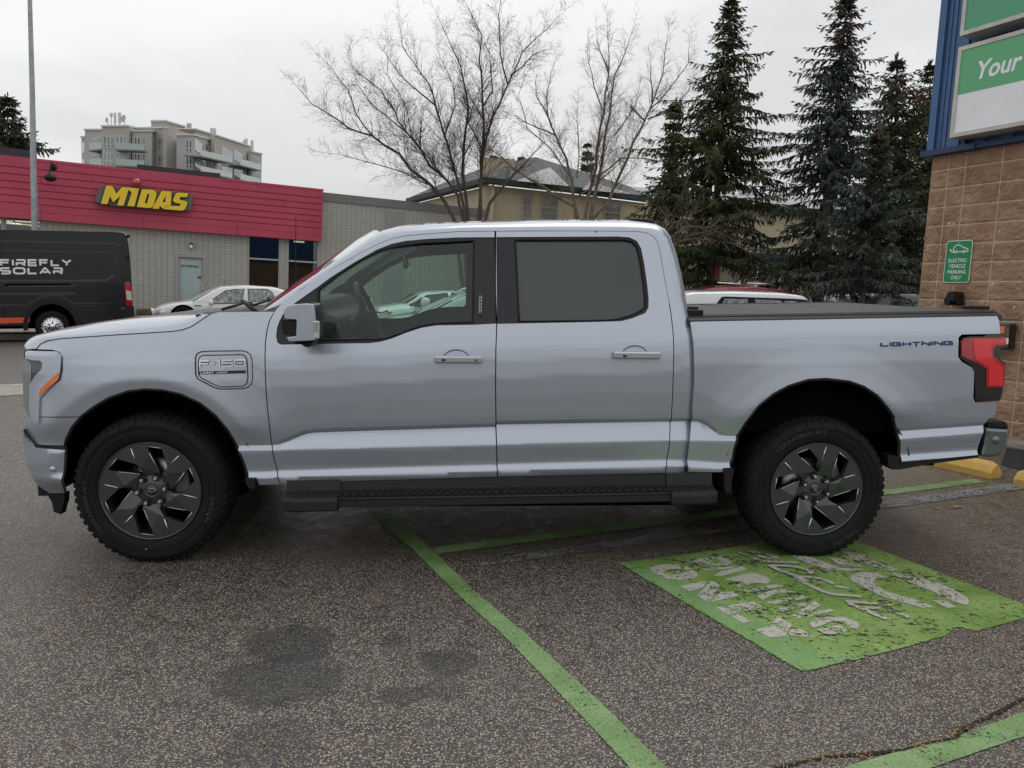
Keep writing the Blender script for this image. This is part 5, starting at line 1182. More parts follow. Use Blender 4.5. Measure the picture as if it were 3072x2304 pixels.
# wall built in bays round the openings
op = []
def opening(px0, px1, b0, b1=None): op.append((F(px0, 780)[0], F(px1, 780)[0], b0, b1 if b1 else bot+.05))
dtop = F(573, 761)[1]
opening(527, 617, floor_b, dtop); opening(744.5, 841, floor_b+.35); opening(863, 956, floor_b+.35); opening(-260, -120, floor_b+.9); opening(-110, 10, floor_b+.9); opening(15, 125, floor_b+.9)
op.sort(); m = MB(); a = F(-700, 780)[0]
for (o0, o1, c0, c1) in op:
    FP.box(m, a, o0, floor_b-1.5, parap-.3, -.25, 0)
    FP.box(m, o0, o1, floor_b-1.5, c0, -.25, 0)
    if c1 < bot: FP.box(m, o0, o1, c1, parap-.3, -.25, 0)
    a = o1
FP.box(m, a, aEnd, floor_b-1.5, parap-.3, -.25, 0)
FP.box(m, aEnd-.25, aEnd, floor_b-1.5, parap-.3, -14, -.25); m.build('brick_wall', BRK, shop)
m = MB(); FP.box(m, F(-700, 780)[0], aEnd, floor_b-1.4, parap-.8, -9, -8.8); FP.box(m, F(-700, 780)[0], aEnd, floor_b-.05, floor_b, -8.8, -.25); FP.box(m, F(-700, 780)[0], aEnd-.3, parap-.62, parap-.5, -14, -.25)
m.build('back_wall', pmat('shop_inside', (.05, .05, .05), .9), shop)
# parapet cap on the grey part
CAPM = pmat('cap_grey', (.20, .20, .195), .6, var=.08, vscale=1)
m = MB(); FP.box(m, aR, aEnd+.05, parap-.33, parap, -.3, .06); FP.box(m, aEnd-.2, aEnd+.05, parap-.33, parap, -14, -.3); m.build('parapet_cap', CAPM, shop)
# fascia: boards
RED = pmat('red_metal', (.43, .045, .088), .5, col2=(.52, .062, .11), vscale=.6); REDDK = pmat('red_groove', (.12, .012, .028), .6)
aL = F(-700, 560)[0]; fo_ = .3
g1 = F(480, 544, fo_)[1]; g6 = F(480, 643.5, fo_)[1]; topF = F(700, 538, fo_)[1]
hb_ = (g1-g6)/5
m = MB()
FP.box(m, aL, aR, bot, topF-.02, -.2, fo_-.05)
for k in range(5):
    z1 = g1-k*hb_-.035; z0 = g1-(k+1)*hb_
    FP.poly(m, [(aL, z0+.0), (aR, z0), (aR, z1), (aL, z1)], fo_-.05, fo_)
FP.box(m, aL, aR, g1, topF-.01, fo_-.05, fo_); FP.box(m, aL, aR, bot, g6-.035, fo_-.05, fo_)
m.build('fascia', RED, shop)
m = MB(); FP.box(m, aL, aR, (bot+g6)/2-.004, (bot+g6)/2+.004, fo_, fo_+.003)
for px, k in ((280, 1), (125, 2), (430, 5.2), (555, 4), (708, 3), (708, 5.2), (835, 4), (125, 5.2), (280, 4), (692, 1), (850, 2)):
    aa = F(px, 600)[0]; z1 = g1-(k-1)*hb_-.035 if k < 5.1 else g6-.04; z0 = g1-k*hb_ if k < 5.1 else bot; FP.box(m, aa-.006, aa+.006, z0, z1, fo_, fo_+.003)
m.build('panel_seam', REDDK, shop)
# raised edge strips and dark membrane between
aS1, aS2 = F(412, 515)[0], F(662, 540)[0]
hA = F(300, 492, fo_)[1]-.0; m = MB(); FP.box(m, F(108, 480)[0], aS1, topF-.01, F(412, 516, fo_)[1]+.0, -.2, fo_+.02); m.build('top_strip', RED, shop); m = MB(); FP.box(m, aS2, aR+.03, topF-.01, F(662, 541, fo_)[1], -.2, fo_+.02); m.build('top_strip', RED, shop)
m = MB(); FP.box(m, aL, F(108, 480)[0], topF-.02, topF+.30, -.6, -.1); FP.box(m, aS1, aS2, topF-.02, topF+.22, -.6, -.1); m.build('roof_membrane', pmat('membrane', (.03, .03, .035), .6), shop)
# windows
WFR = pmat('window_frame_grey', (.42, .42, .41), .5); DG = glassmat('shop_glass', (.30, .32, .33), .10)
for i, (o0, o1, c0, c1) in enumerate(op):
    if c1 < bot: continue
    w_ = MB(); FP.box(w_, o0, o0+.05, c0, c1, -.15, -.05); FP.box(w_, o1-.05, o1, c0, c1, -.15, -.05); FP.box(w_, o0+.05, o1-.05, c0, c0+.05, -.15, -.05)
    zt = F(800, 778)[1]
    if o0 > F(700, 780)[0]: FP.box(w_, o0+.05, o1-.05, zt-.03, zt+.03, -.15, -.04)
    wf = w_.build('shop_window', WFR, shop); g_ = MB(); FP.box(g_, o0+.05, o1-.05, c0+.05, c1, -.11, -.10); g_.build('pane', DG, wf)
# inside: posters, ceiling lamps, shelves
LAMP = pmat('tube_light', (1, .95, .7), .5, emit=(1, .92, .62, 5))
m = MB(); 
for px, py, w_ in ((20, 668, .9), (52, 672, 1.1), (78, 665, .7), (118, 667, .6), (118, 679, .6), (10, 662, .6)):
    a0_, b0_2 = FP.ab(px, py, -3.0); FP.box(m, a0_-w_/2, a0_+w_/2, b0_2-.02, b0_2+.02, -3.1, -3.0)
m.build('tube_light', LAMP, shop)
a0_, b0_2 = FP.ab(899, 725, -2.5); m = MB(); FP.box(m, a0_-.2, a0_+.2, b0_2-.03, b0_2+.03, -2.7, -2.5); m.build('ceiling_light', LAMP, shop)
m = MB(); FP.poly(m, FP.abs_([(792, 715), (838, 720), (838, 780), (795, 775)], -.6), -.62, -.6); m.build('poster', pmat('poster_grey', (.22, .20, .20), .7, col2=(.35, .12, .12), vscale=2), shop)
m = MB(); FP.poly(m, FP.abs_([(795, 790), (838, 795), (838, 862), (797, 858)], -.6), -.62, -.6); m.build('poster', pmat('poster_red', (.20, .03, .03), .7, col2=(.35, .10, .10), vscale=2), shop)
m = MB(); FP.poly(m, FP.abs_([(748, 715), (786, 718), (786, 772), (748, 768)], -.6), -.62, -.6); m.build('poster', pmat('poster_blue', (.010, .022, .07), .7), shop)
m = MB(); FP.poly(m, FP.abs_([(866, 722), (950, 732), (950, 770), (866, 762)], -3.5), -3.52, -3.5); m.build('inner_panel', pmat('inner_grey', (.16, .17, .16), .8), shop)
m = MB(); FP.poly(m, FP.abs_([(922, 775), (950, 779), (950, 800), (922, 797)], -2), -2.1, -2); m.build('carton', pmat('carton', (.35, .20, .07), .8), shop)
# door
DFR = pmat('door_frame_grey', (.36, .35, .34), .5); FROST = pmat('frosted_film', (.34, .44, .45), .25, col2=(.40, .50, .50), vscale=1.2, coat=.6)
o0, o1 = F(527.5, 800)[0], F(617, 800)[0]
m = MB(); FP.box(m, o0, o0+.09, floor_b, dtop, -.15, .03); FP.box(m, o1-.09, o1, floor_b, dtop, -.15, .03); FP.box(m, o0+.09, o1-.09, dtop-.14, dtop, -.15, .03); dr = m.build('shop_door', DFR, shop)
m = MB(); FP.box(m, o0+.09, o1-.09, floor_b, floor_b+.18, -.12, -.04); FP.box(m, o0+.09, o0+.15, floor_b+.18, dtop-.14, -.12, -.04); FP.box(m, o1-.15, o1-.09, floor_b+.18, dtop-.14, -.12, -.04); FP.box(m, o0+.15, o1-.15, dtop-.20, dtop-.14, -.12, -.04); m.build('door_leaf', DFR, dr)
m = MB(); FP.box(m, o0+.15, o1-.15, floor_b+.18, dtop-.20, -.10, -.08); m.build('door_glass', FROST, dr)
m = MB(); hx_ = F(608, 860)[0]; FP.box(m, hx_-.03, hx_+.03, F(608, 870)[1], F(608, 847)[1], -.04, .03); m.build('door_handle', pmat('handle_pale', (.5, .5, .48), .4), dr)
m = MB(); k_ = FP.abs_([(593, 828), (605, 828), (605, 837), (593, 837)]); FP.poly(m, k_, -.079, -.075); m.build('notice', pmat('notice_grey', (.12, .13, .13), .7), dr)
qq = FP.abs_([(542, 800), (597, 803), (542, 791)], -.07)
me = text_mesh('ENTERPRIS', 1, 0, shear=.25, off=.018, align='LEFT'); x1_ = max(v.co.x for v in me.vertices)
for v in me.vertices: v.co = FP.P(qq[0][0]+v.co.x/x1_*(qq[1][0]-qq[0][0]), (qq[0][1]+qq[1][1])/2-.01+v.co.y*(qq[2][1]-qq[0][1])*1.15, -.074)
link('door_lettering', me, dr, pmat('black_vinyl', (.01, .01, .01), .5))
# plain grey door seen through the cab window
px0, px1 = F(1150, 780)[0], F(1212, 780)[0]; ptop = F(1180, 745)[1]
m = MB(); FP.box(m, px0, px1, floor_b-.8, parap-.5, 0, .02); sd2 = m.build('steel_door', pmat('panel_grey', (.30, .30, .28), .6), shop)
m = MB(); FP.box(m, px0-.05, px0, floor_b-.8, parap-.5, 0, .03); m.build('door_jamb', DFR, sd2)
# white wall light above the door
wl = gempty('wall_light', 'small white wall light on a black bracket above the shop door', 'wall light')
k_ = FP.abs_([(568.5, 731), (578.5, 732), (577, 745), (569, 744)], .12); m = MB(); FP.poly(m, k_, .04, .2); bevel(m.build('lamp_shade', WHITEP, wl), .02)
k_ = FP.abs_([(568, 729), (579.5, 731), (579, 735), (568, 733)], .12); m = MB(); FP.poly(m, k_, 0, .22); k_ = FP.abs_([(575, 731), (579.5, 731), (579, 742), (576, 742)], .1); FP.poly(m, k_, 0, .06); m.build('bracket', BLK, wl)
# vine hook etc: gooseneck lamp on the fascia
gn = gempty('gooseneck_lamp', 'black gooseneck lamp hanging in front of the red fascia beside the pole', 'lamp')
P_ = [FP.P(*FP.ab(x, y, o), o) for x, y, o in ((158, 500, fo_), (157, 492, .5), (154, 485, .7), (149, 483.5, .85), (145, 485, .9))]
P_ = [FP.P(*FP.ab(x, y, o), o) for x, y, o in ((160, 502, fo_+.02), (158, 494, .5), (155, 487, .62), (150, 483.5, .75), (152, 495, .9), (151, 510, .95), (151, 518, .95))]
m = MB(); m.tube(P_, .018, 6); m.lathe([(0, 0), (.11, 0), (.11, .03), (0, .03)], FP.P(*FP.ab(160, 502, fo_), fo_), FP.n, 16); m.build('lamp_arm', BLK, gn)
c = FP.P(*FP.ab(151, 534, .95), .95); m = MB(); m.lathe([(.0, .20), (.05, .19), (.10, .12), (.17, .05), (.19, 0), (.17, -.05), (.10, -.10), (0, -.13)], c, (0, 0, 1), 24); m.build('lamp_shade', BLK, gn)
# big yellow letters
zA = lambda *p: [(x/4.424, 450+y/4.424) for x, y in p]; zB = lambda *p: [(480+x/4.424, 500+y/4.424) for x, y in p]
sg = gempty('shop_sign', 'yellow five letter sign with a red ball on a grey board over the red fascia', 'sign')
out = .62
SYEL = pmat('sign_yellow', (.72, .52, .015), .4, emit=(.75, .52, .01, .08)); SGRY = pmat('sign_backing', (.13, .13, .12), .6); SBLK = pmat('sign_outline', (.012, .012, .012), .5)
m = MB(); FP.poly(m, FP.abs_(zA((1320, 478), (1390, 482), (2220, 560)), out)+FP.abs_(zB((450, 376), (400, 580), (300, 592)), out)+FP.abs_(zA((1600, 750), (1258, 687)), out), fo_+.02, out-.07); sbk = m.build('sign_board', SGRY, sg)
LET = {'M': [zA((1340, 712), (1408, 470), (1492, 475), (1542, 580), (1622, 490), (1845, 510), (1785, 748), (1690, 742), (1748, 565), (1706, 525), (1640, 738), (1555, 735), (1598, 608), (1500, 695), (1462, 610), (1425, 718))],
       'D': [zA((1815, 755), (1885, 518), (2040, 530), (2072, 552), (2078, 590), (2038, 735), (2010, 765), (1980, 770)), zA((1920, 705), (1955, 582), (1985, 584), (1950, 710))],
       'A': [zA((2022, 775), (2145, 541))+zB((155, 330), (143, 520), (48, 560)) + zA((2120, 742), (2108, 782)), zA((2155, 690), (2200, 605), (2195, 693))],
       'S': [zB((378, 352), (358, 405), (275, 400), (258, 425), (265, 440), (350, 457), (365, 480), (335, 562), (300, 583), (52, 562), (66, 520), (262, 522), (276, 492), (205, 480), (172, 455), (176, 430), (205, 362), (235, 342))]}
for k_, loops in LET.items():
    o_ = FP.abs_(loops[0], out); holes = [FP.abs_(h, out) for h in loops[1:]]
    def slab(P, Hs, t0, t1, name, mat, par):
        pts = P+[p for h in Hs for p in h]; ed = [(i, (i+1) % len(P)) for i in range(len(P))]; b = len(P)
        for h in Hs: ed += [(b+i, b+(i+1) % len(h)) for i in range(len(h))]; b += len(h)
        vo, _, fa, _, _, _ = delaunay_2d_cdt([Vector(p) for p in pts], ed, [], 0, 1e-5); m = MB(); tr = []
        for f in fa:
            c = sum((vo[i] for i in f), Vector((0, 0)))/len(f)
            if inpoly(c.x, c.y, P) and not any(inpoly(c.x, c.y, h) for h in Hs): tr.append(f)
        m.add([FP.P(p.x, p.y, t1) for p in vo], tr)
        for Lp in [P]+Hs:
            for i in range(len(Lp)):
                a, b = Lp[i], Lp[(i+1) % len(Lp)]; m.add([FP.P(*a, t0), FP.P(*b, t0), FP.P(*b, t1), FP.P(*a, t1)], [(0, 1, 2, 3)])
        return m.build(name, mat, par)
    bk_ = slab(inset(o_, -.030), [inset(h, .02) for h in holes], out-.07, out-.012, 'letter_outline', SBLK, sbk)
    slab(o_, holes, out-.012, out, 'sign_letter', SYEL, sbk)
c = FP.P(*FP.ab(410, 548, out), out); m = MB(); m.lathe([(0, .10), (.06, .09), (.12, .06), (.145, .0), (.145, -.06)], c, FP.n, 28); m.build('red_ball', pmat('sign_red', (.45, .01, .02), .25, coat=1), sg)
m = MB(); m.lathe([(.145, .0), (.162, .0), (.162, -.08), (0, -.08)], c, FP.n, 28); m.build('ball_rim', SGRY, sg)
# street lamp pole
pl = gempty('lamp_post', 'tall galvanised street lamp post rising behind the black van', 'lamp post')
p0_ = gg(105, 690, 21.0); p1_ = gg(100, 500, 21.0); p2_ = gg(97, 280, 21.0); p3_ = gg(89.5, 0, 21.0); base_ = Vector((p0_.x+.02, p0_.y, -1.5))
PT = [base_, p0_, p1_, p2_, p3_, p3_+Vector((-.25, -.1, 1.2)), p3_+Vector((-1.2, -.5, 1.9)), p3_+Vector((-2.4, -1.0, 2.1))]
m = MB(); m.tube(PT, [.095, .085, .078, .066, .055, .048, .04, .035], 12); m.build('pole', pmat('galvanised', (.30, .32, .34), .45, .6, var=.2, vscale=6), pl)
m = MB(); m.box((-.45, -.12, -.06), (.25, .12, .06), Matrix.Translation(PT[-1])); m.build('lamp_head', TRIM, pl)

# ---- apartment block far away
AZ = 29.8
def zap(x, y): return (200+x/3.403, 300+y/3.403)
apt = gempty('apartment_block', 'pale grey apartment block with glass balconies beyond the red fascia', 'building')
AW1 = pmat('render_grey', (.42, .42, .41), .85, var=.06, vscale=.1); AW2 = pmat('render_beige', (.43, .41, .375), .85, var=.05, vscale=.1); AWIN = pmat('apartment_glass', (.20, .26, .25), .15, coat=.5, var=.35, vscale=.25); AWD = pmat('apartment_glass_dark', (.07, .08, .085), .2, coat=.5); AFR = pmat('white_frame', (.60, .60, .59), .6)
ABAL = pmat('balcony_glass', (.34, .43, .41), .2, coat=.5); ASL = pmat('balcony_slab', (.20, .20, .20), .8); AD = pmat('louvre_brown', (.22, .17, .13), .8)
def adepth(pxy, H): 
    r = MG3.transposed() @ ray(*pxy); return H/r.z
def apoint(pxy, H):
    r = MG3.transposed() @ ray(*pxy); return r*(H/r.z)
class WallSeg:
    """vertical wall between two roof-edge pixels whose roof is H above the eye"""
    def __init__(s, q0, q1, H, D0=None, D1=None):
        r0, r1 = MG3.transposed() @ ray(*zap(*q0)), MG3.transposed() @ ray(*zap(*q1))
        t0 = H/r0.z if D0 is None else D0/r0.y; t1 = H/r1.z if D1 is None else D1/r1.y
        s.A, s.B = r0*t0, r1*t1; s.z0, s.z1 = s.A.z, s.B.z
        d = (s.B-s.A); d.z = 0; s.L = d.length; s.pl = Plane((s.A.x, s.A.y, 0), math.atan2(d.y, d.x))
    def wall(s, m, bottom=-12, th=.6): s.pl.poly(m, [(0, bottom), (s.L, bottom), (s.L, s.z1), (0, s.z0)], -th, 0)
    def win(s, P, nm='window', mat=None, t=.06, frame=True, div=0):
        q = [s.pl.ab(*zap(x, y)) for x, y in P]; a0 = (q[0][0]+q[3][0])/2; a1 = (q[1][0]+q[2][0])/2; b1 = (q[0][1]+q[1][1])/2; b0 = (q[2][1]+q[3][1])/2
        m = MB(); s.pl.box(m, a0, a1, b0, b1, .01, t); o = m.build(nm, AFR if frame else mat, apt)
        if frame:
            n = max(1, div); w = (a1-a0)/n; g = MB()
            for i in range(n): s.pl.box(g, a0+w*i+.10, a0+w*(i+1)-.10, b0+(b1-b0)*.36, b1-.10, t, t+.02); s.pl.box(g, a0+w*i+.10, a0+w*(i+1)-.10, b0+.10, b0+(b1-b0)*.36-.12, t, t+.02)
            g.build('pane', mat or AWIN, o)
        return o
DEP = 150.0
# (left roof px, right roof px, depth left, depth right, material)
SEG = {'tower_end': ((150, 372), (188, 372), 162, 158, AW1), 'left_wing': ((186, 297), (362, 297), 156, 152, AW1), 'left_bay': ((358, 262), (622, 258), 148.5, 149, AW2), 'bay_side': ((622, 258), (716, 282), 149, 160, AW2), 'mid_wing': ((668, 310), (868, 308), 150.5, 151.5, AW1),
       'mid_side': ((866, 308), (925, 322), 151.5, 158, AW1), 'core': ((716, 282), (1016, 276), 156, 153, AW2), 'core_side': ((1016, 276), (1128, 330), 153, 163, AW2), 'right_bay': ((1122, 350), (1290, 348), 149, 150, AW1), 'right_bay_side': ((1290, 348), (1475, 398), 150, 166, AW1),
       'right_wing': ((1508, 350), (1882, 470), 163, 192, AW2), 'penthouse': ((862, 210), (1004, 206), 160, 161, AW2), 'penthouse_side': ((1004, 206), (1208, 266), 161, 182, AW2), 'upper_block': ((1140, 292), (1312, 292), 164, 165, AW2), 'upper_side': ((1312, 292), (1508, 350), 165, 180, AW2), 'end_wing': ((1880, 520), (1992, 545), 188, 196, AW1)}
SGS = {}
for k_, (q0, q1, d0, d1, mt) in SEG.items():
    s_ = WallSeg(q0, q1, 0, d0, d1); SGS[k_] = s_; m = MB(); s_.wall(m, -12, 9 if k_ in ('left_wing', 'left_bay', 'mid_wing', 'core', 'right_bay', 'penthouse', 'upper_block', 'tower_end') else .6)
    m.build('outer_wall', mt, apt)
    m = MB(); s_.pl.poly(m, [(-.1, s_.z0-.25), (s_.L+.1, s_.z1-.25), (s_.L+.1, s_.z1+.05), (-.1, s_.z0+.05)], .0, .25); m.build('roof_edge', AFR, apt)
R_ = lambda x0, x1, y0, y1, sk=0: [(x0, y0), (x1, y0+sk), (x1, y1+sk), (x0, y1)]
for y in (0, 172, 345):
    SGS['left_wing'].win(R_(262, 350, 384+y, 500+y), div=3); SGS['left_bay'].win(R_(374, 486, 370+y, 490+y), div=3); SGS['left_bay'].win(R_(504, 615, 368+y, 490+y), div=3)
    SGS['mid_wing'].win(R_(690, 752, 378+y, 500+y), mat=AWD, div=2); SGS['mid_wing'].win(R_(768, 808, 372+y, 500+y), div=1)
    SGS['core'].win(R_(938, 1000, 388+y*.98, 505+y*.98), div=2); SGS['core_side'].win(R_(1028, 1088, 394+y*.96, 512+y*.96, 6), div=2)
    SGS['mid_side'].win(R_(886, 898, 425+y, 505+y), mat=AWD, div=1)
    SGS['right_bay'].win(R_(1216, 1280, 410+y*.97, 532+y*.97), mat=AWD, div=2); SGS['right_bay_side'].win(R_(1306, 1400, 412+y*.96, 530+y*.96, 26), div=4); SGS['right_bay_side'].win(R_(1414, 1466, 452+y*.95, 560+y*.95, 12), mat=AWD, div=2)
    if y < 300:
        SGS['right_wing'].win(R_(1582, 1690, 482+y*.92, 600+y*.92, 30), div=3); SGS['right_wing'].win(R_(1706, 1812, 522+y*.9, 628+y*.9, 24), div=3); SGS['end_wing'].win(R_(1890, 1975, 580+y*.86, 690+y*.86, 22), mat=AWD, div=4)
    SGS['tower_end'].win(R_(163, 184, 430+y, 545+y), mat=AWD, div=1)
def balcony(P, wall, depth_out):
    """front rail traced left to right (top px, bottom px)"""
    pl = SGS[wall].pl; q = [pl.ab(*zap(*p), depth_out) for p in P]
    m = MB(); pl.poly(m, [q[0], q[1], q[2], q[3]], depth_out-.06, depth_out); o = m.build('balcony', ABAL, apt)
    m = MB(); pl.poly(m, [(q[3][0]-.05, q[3][1]-.25), (q[2][0]+.05, q[2][1]-.25), (q[2][0]+.05, q[2][1]), (q[3][0]-.05, q[3][1])], -.1, depth_out+.08); m.build('balcony_floor', ASL, o)
    m = MB(); n = max(2, int((q[1][0]-q[0][0])/1.3))
    for i in range(n+1):
        t = i/n; a = q[0][0]+(q[1][0]-q[0][0])*t; b1 = q[0][1]+(q[1][1]-q[0][1])*t; b0 = q[3][1]+(q[2][1]-q[3][1])*t; pl.box(m, a-.03, a+.03, b0, b1+.03, depth_out-.08, depth_out+.03)
    m.build('railing', AFR, o)
for y in (0, 166, 332):
    balcony([(234, 438+y), (356, 432+y), (356, 498+y), (234, 512+y)], 'left_wing', 1.6); balcony([(504, 432+y), (785, 452+y), (785, 512+y), (504, 500+y)], 'left_bay', 1.6)
for y in (0, 162): balcony([(1378, 512+y), (1690, 585+y*.97), (1690, 640+y*.97), (1378, 570+y)], 'right_wing', 3.0)
for y in (0, 150): balcony([(1775, 600+y), (1980, 655+y), (1980, 715+y), (1775, 662+y)], 'right_wing', 2.5)
# roof gear
for (x0, x1, y0, y1) in ((443, 468, 135, 168), (484, 503, 130, 238), (527, 554, 130, 236)):
    s_ = SGS['left_bay']; q = [s_.pl.ab(*zap(x, y), -3) for x, y in ((x0, y1), (x1, y1), (x1, y0), (x0, y0))]; m = MB(); s_.pl.poly(m, q, -3.2, -2.8)
    xm = (x0+x1)/2; q2 = [s_.pl.ab(*zap(x, y), -3) for x, y in ((xm-3, 262), (xm+3, 262), (xm+3, y1-5), (xm-3, y1-5))]; s_.pl.poly(m, q2, -3.1, -2.9); m.build('antenna', AFR, apt)
for (x, y, r) in ((420, 210, 10), (592, 194, 15)):
    s_ = SGS['left_bay']; c = s_.pl.P(*s_.pl.ab(*zap(x, y), -3), -3); m = MB(); m.lathe([(0, 0), (r*.03, .1), (r*.047, .25)], c, (-.6, -1, .1), 16); q2 = [s_.pl.ab(*zap(a_, b_), -3) for a_, b_ in ((x-3, 262), (x+3, 262), (x+3, y), (x-3, y))]; s_.pl.poly(m, q2, -3.1, -2.95); m.build('dish', AFR, apt)
for (x0, x1, y0, y1) in ((1240, 1270, 238, 288), (1478, 1500, 285, 345), (1505, 1522, 290, 348), (1825, 1845, 395, 450), (1808, 1820, 415, 447), (1890, 1905, 412, 515)):
    s_ = SGS['upper_side']; q = [s_.pl.ab(*zap(x, y), -2) for x, y in ((x0, y1+6), (x1, y1+6), (x1, y0), (x0, y0))]; m = MB(); s_.pl.poly(m, q, -2.3, -1.9); m.build('roof_vent', AW1 if x1 < 1280 else AFR, apt)
s_ = SGS['upper_block']; m = MB(); s_.pl.poly(m, [s_.pl.ab(*zap(x, y), .5) for x, y in ((1145, 318), (1300, 345), (1300, 302), (1145, 296))], .3, .5); m.build('louvre', AD, apt)

# ---- tan house with the hipped grey roof
TAN = pmat('tan_stucco', (.50, .425, .30), .9, var=.10, vscale=.8, bump=.3, bscale=30); SHG = pmat('grey_shingle', (.085, .088, .092), .85, var=.25, vscale=3); GRNF = pmat('green_fascia', (.008, .032, .027), .6)
SNOW = pmat('light_snow', (.50, .51, .52), .8, col2=(.16, .17, .17), vscale=9); HWIN = pmat('house_glass', (.19, .20, .19), .2, coat=.6, var=.3, vscale=1.5); HWF = pmat('house_window_frame', (.45, .38, .28), .6)
hs = gempty('tan_house', 'tan stucco house with a hipped grey shingle roof and green eaves behind the bare trees', 'house')
zh = lambda *p: [(800+x/2.212, y/2.212) for x, y in p]; zk = lambda *p: [(1500+x/2.212, y/2.212) for x, y in p]
def G3(p, dep): return gg(p[0], p[1], dep)
E0, E1, E2 = G3(zh((925, 1320))[0], 54), G3(zh((1450, 1178))[0], 42), G3(zk((470, 1240))[0], 43.5); E3 = G3(zk((1010, 1310))[0], 46.5)
AP = G3(zh((1785, 1042))[0], 50); RG = G3(zk((1000, 1280))[0], 52); AP0 = G3(zh((1500, 1090))[0], 57)
m = MB(); m.add([E0, E1, E2, E3, AP, RG, AP0, G3(zh((1150, 1222))[0], 60)], [(0, 1, 4, 6), (1, 2, 4), (2, 3, 5, 4), (6, 4, 5), (0, 6, 7)]); m.build('roof', SHG, hs, fix=False)
# small hips with a dusting of snow
m = MB(); a_ = G3(zh((1790, 1140))[0], 43.5)
m.add([G3(zh((1660, 1200))[0], 41.6), G3(zh((2010, 1236))[0], 42.6), a_, G3(zh((1880, 1110))[0], 46)], [(0, 1, 2), (1, 3, 2)]); a2 = G3(zk((600, 1205))[0], 44.5)
m.add([G3(zk((545, 1258))[0], 43.2), G3(zk((880, 1288))[0], 45), a2], [(0, 1, 2)]); m.build('snowy_roof', SNOW, hs, fix=False)
def band(m, P, Q, h, out):
    for a, b in zip(P, Q): pass
def fasc(A, B, h0=.0, h1=.24, out=.02):
    d = (B-A); d.z = 0; n = Vector((d.y, -d.x, 0)).normalized(); m = MB(); o = n*out
    m.add([A+o-Vector((0, 0, h1)), B+o-Vector((0, 0, h1)), B+o+Vector((0, 0, .03)), A+o+Vector((0, 0, .03)), A-n*.6-Vector((0, 0, h1)), B-n*.6-Vector((0, 0, h1))], [(0, 1, 2, 3), (0, 4, 5, 1)]); m.build('eave', GRNF, hs)
for A, B in ((E0, E1), (E1, E2), (E2, E3)): fasc(A, B)
def hwall(A, B, inw=.55):
    d = (B-A); d.z = 0; n = Vector((d.y, -d.x, 0)).normalized(); m = MB(); A_, B_ = A-n*inw, B-n*inw; z = Vector((0, 0, 1)); zt = min(A.z, B.z)-.30
    m.add([Vector((A_.x, A_.y, -3)), Vector((B_.x, B_.y, -3)), Vector((B_.x, B_.y, B.z-.3)), Vector((A_.x, A_.y, A.z-.3))], [(0, 1, 2, 3)]); m.build('house_wall', TAN, hs, fix=False)
    return Plane((A_.x, A_.y, 0), math.atan2(d.y, d.x))
w0, w1, w2 = hwall(E0, E1), hwall(E1, E2), hwall(E2, E3)
def hwin(pl, P, mat=HWIN, par=None, grid_=True):
    q = [pl.ab(*p) for p in P]; a0, a1 = (q[0][0]+q[3][0])/2, (q[1][0]+q[2][0])/2; b1, b0 = (q[0][1]+q[1][1])/2, (q[2][1]+q[3][1])/2
    m = MB(); f = .07; pl.box(m, a0-f, a1+f, b1, b1+f, .01, .07); pl.box(m, a0-f, a1+f, b0-f, b0, .01, .07); pl.box(m, a0-f, a0, b0, b1, .01, .07); pl.box(m, a1, a1+f, b0, b1, .01, .07); pl.box(m, a0, a1, (b0+b1)/2-.03, (b0+b1)/2+.03, .01, .06)
    o = m.build('window', HWF, par or hs); g = MB(); pl.box(g, a0, a1, b0, b1, .012, .03); g.build('pane', mat, o)
    if grid_:
        g = MB(); am = (a0+a1)/2; pl.box(g, am-.012, am+.012, b0, b1, .03, .04); bm_ = b0+(b1-b0)*.25; pl.box(g, a0, a1, bm_-.012, bm_+.012, .03, .04); g.build('glazing_bar', HWF, o)
hwin(w1, zh((1705, 1292), (1755, 1292), (1750, 1445), (1698, 1442))); hwin(w1, zh((1825, 1298), (1932, 1302), (1922, 1460), (1820, 1455))); hwin(w2, zk((695, 1348), (795, 1356), (790, 1470), (690, 1470)), grid_=True)
m = MB(); w2.box(m, w2.ab(*zk((845, 1340))[0])[0], w2.ab(*zk((1010, 1340))[0])[0], -3, 5.2, .0, 1.2); m.build('house_wall', TAN, hs)
for x, y in ((1690, 1058), (1505, 1050), (1540, 1060)):
    c = G3(zh((x, y))[0], 52); m = MB(); m.box((c.x-.25, c.y-.2, c.z-.5), (c.x+.25, c.y+.2, c.z+.12)); m.build('roof_vent', BLK, hs)
c = G3(zh((1530, 1090))[0], 51); m = MB(); m.box((c.x-1.1, c.y-.5, c.z-1.2), (c.x+1.1, c.y+.5, c.z+.3)); m.build('chimney', TAN, hs)
# row house behind the spruces
rh = gempty('row_house', 'cream row house with porches and brick piers seen between the spruce trunks', 'house')
CRM = brick_mat('cream_siding', (.55, .48, .33), (.58, .50, .35), (.38, .32, .22), 4.0, .14, .008, Plane((0, 0, 0), .1)); BRKR = pmat('red_brick', (.16, .045, .025), .85, var=.3, vscale=14)
RP = Plane(gg(2080, 800, 40), .12)
RA = lambda x, y, o=0: RP.ab(x, y, o)
m = MB(); RP.box(m, RA(1930, 800)[0], RA(2790, 800)[0], -3, RA(2400, 628)[1], -.3, 0); m.build('house_wall', CRM, rh)
m = MB(); t_ = RA(2400, 628)[1]; A0, A1 = RA(1930, 800)[0], RA(2790, 800)[0]
m.add([RP.P(A0, t_, .5), RP.P(A1, t_, .5), RP.P(A1, t_+1.1, -3.5), RP.P(A0, t_+1.1, -3.5)], [(0, 1, 2, 3)]); m.build('roof', SNOW, rh)
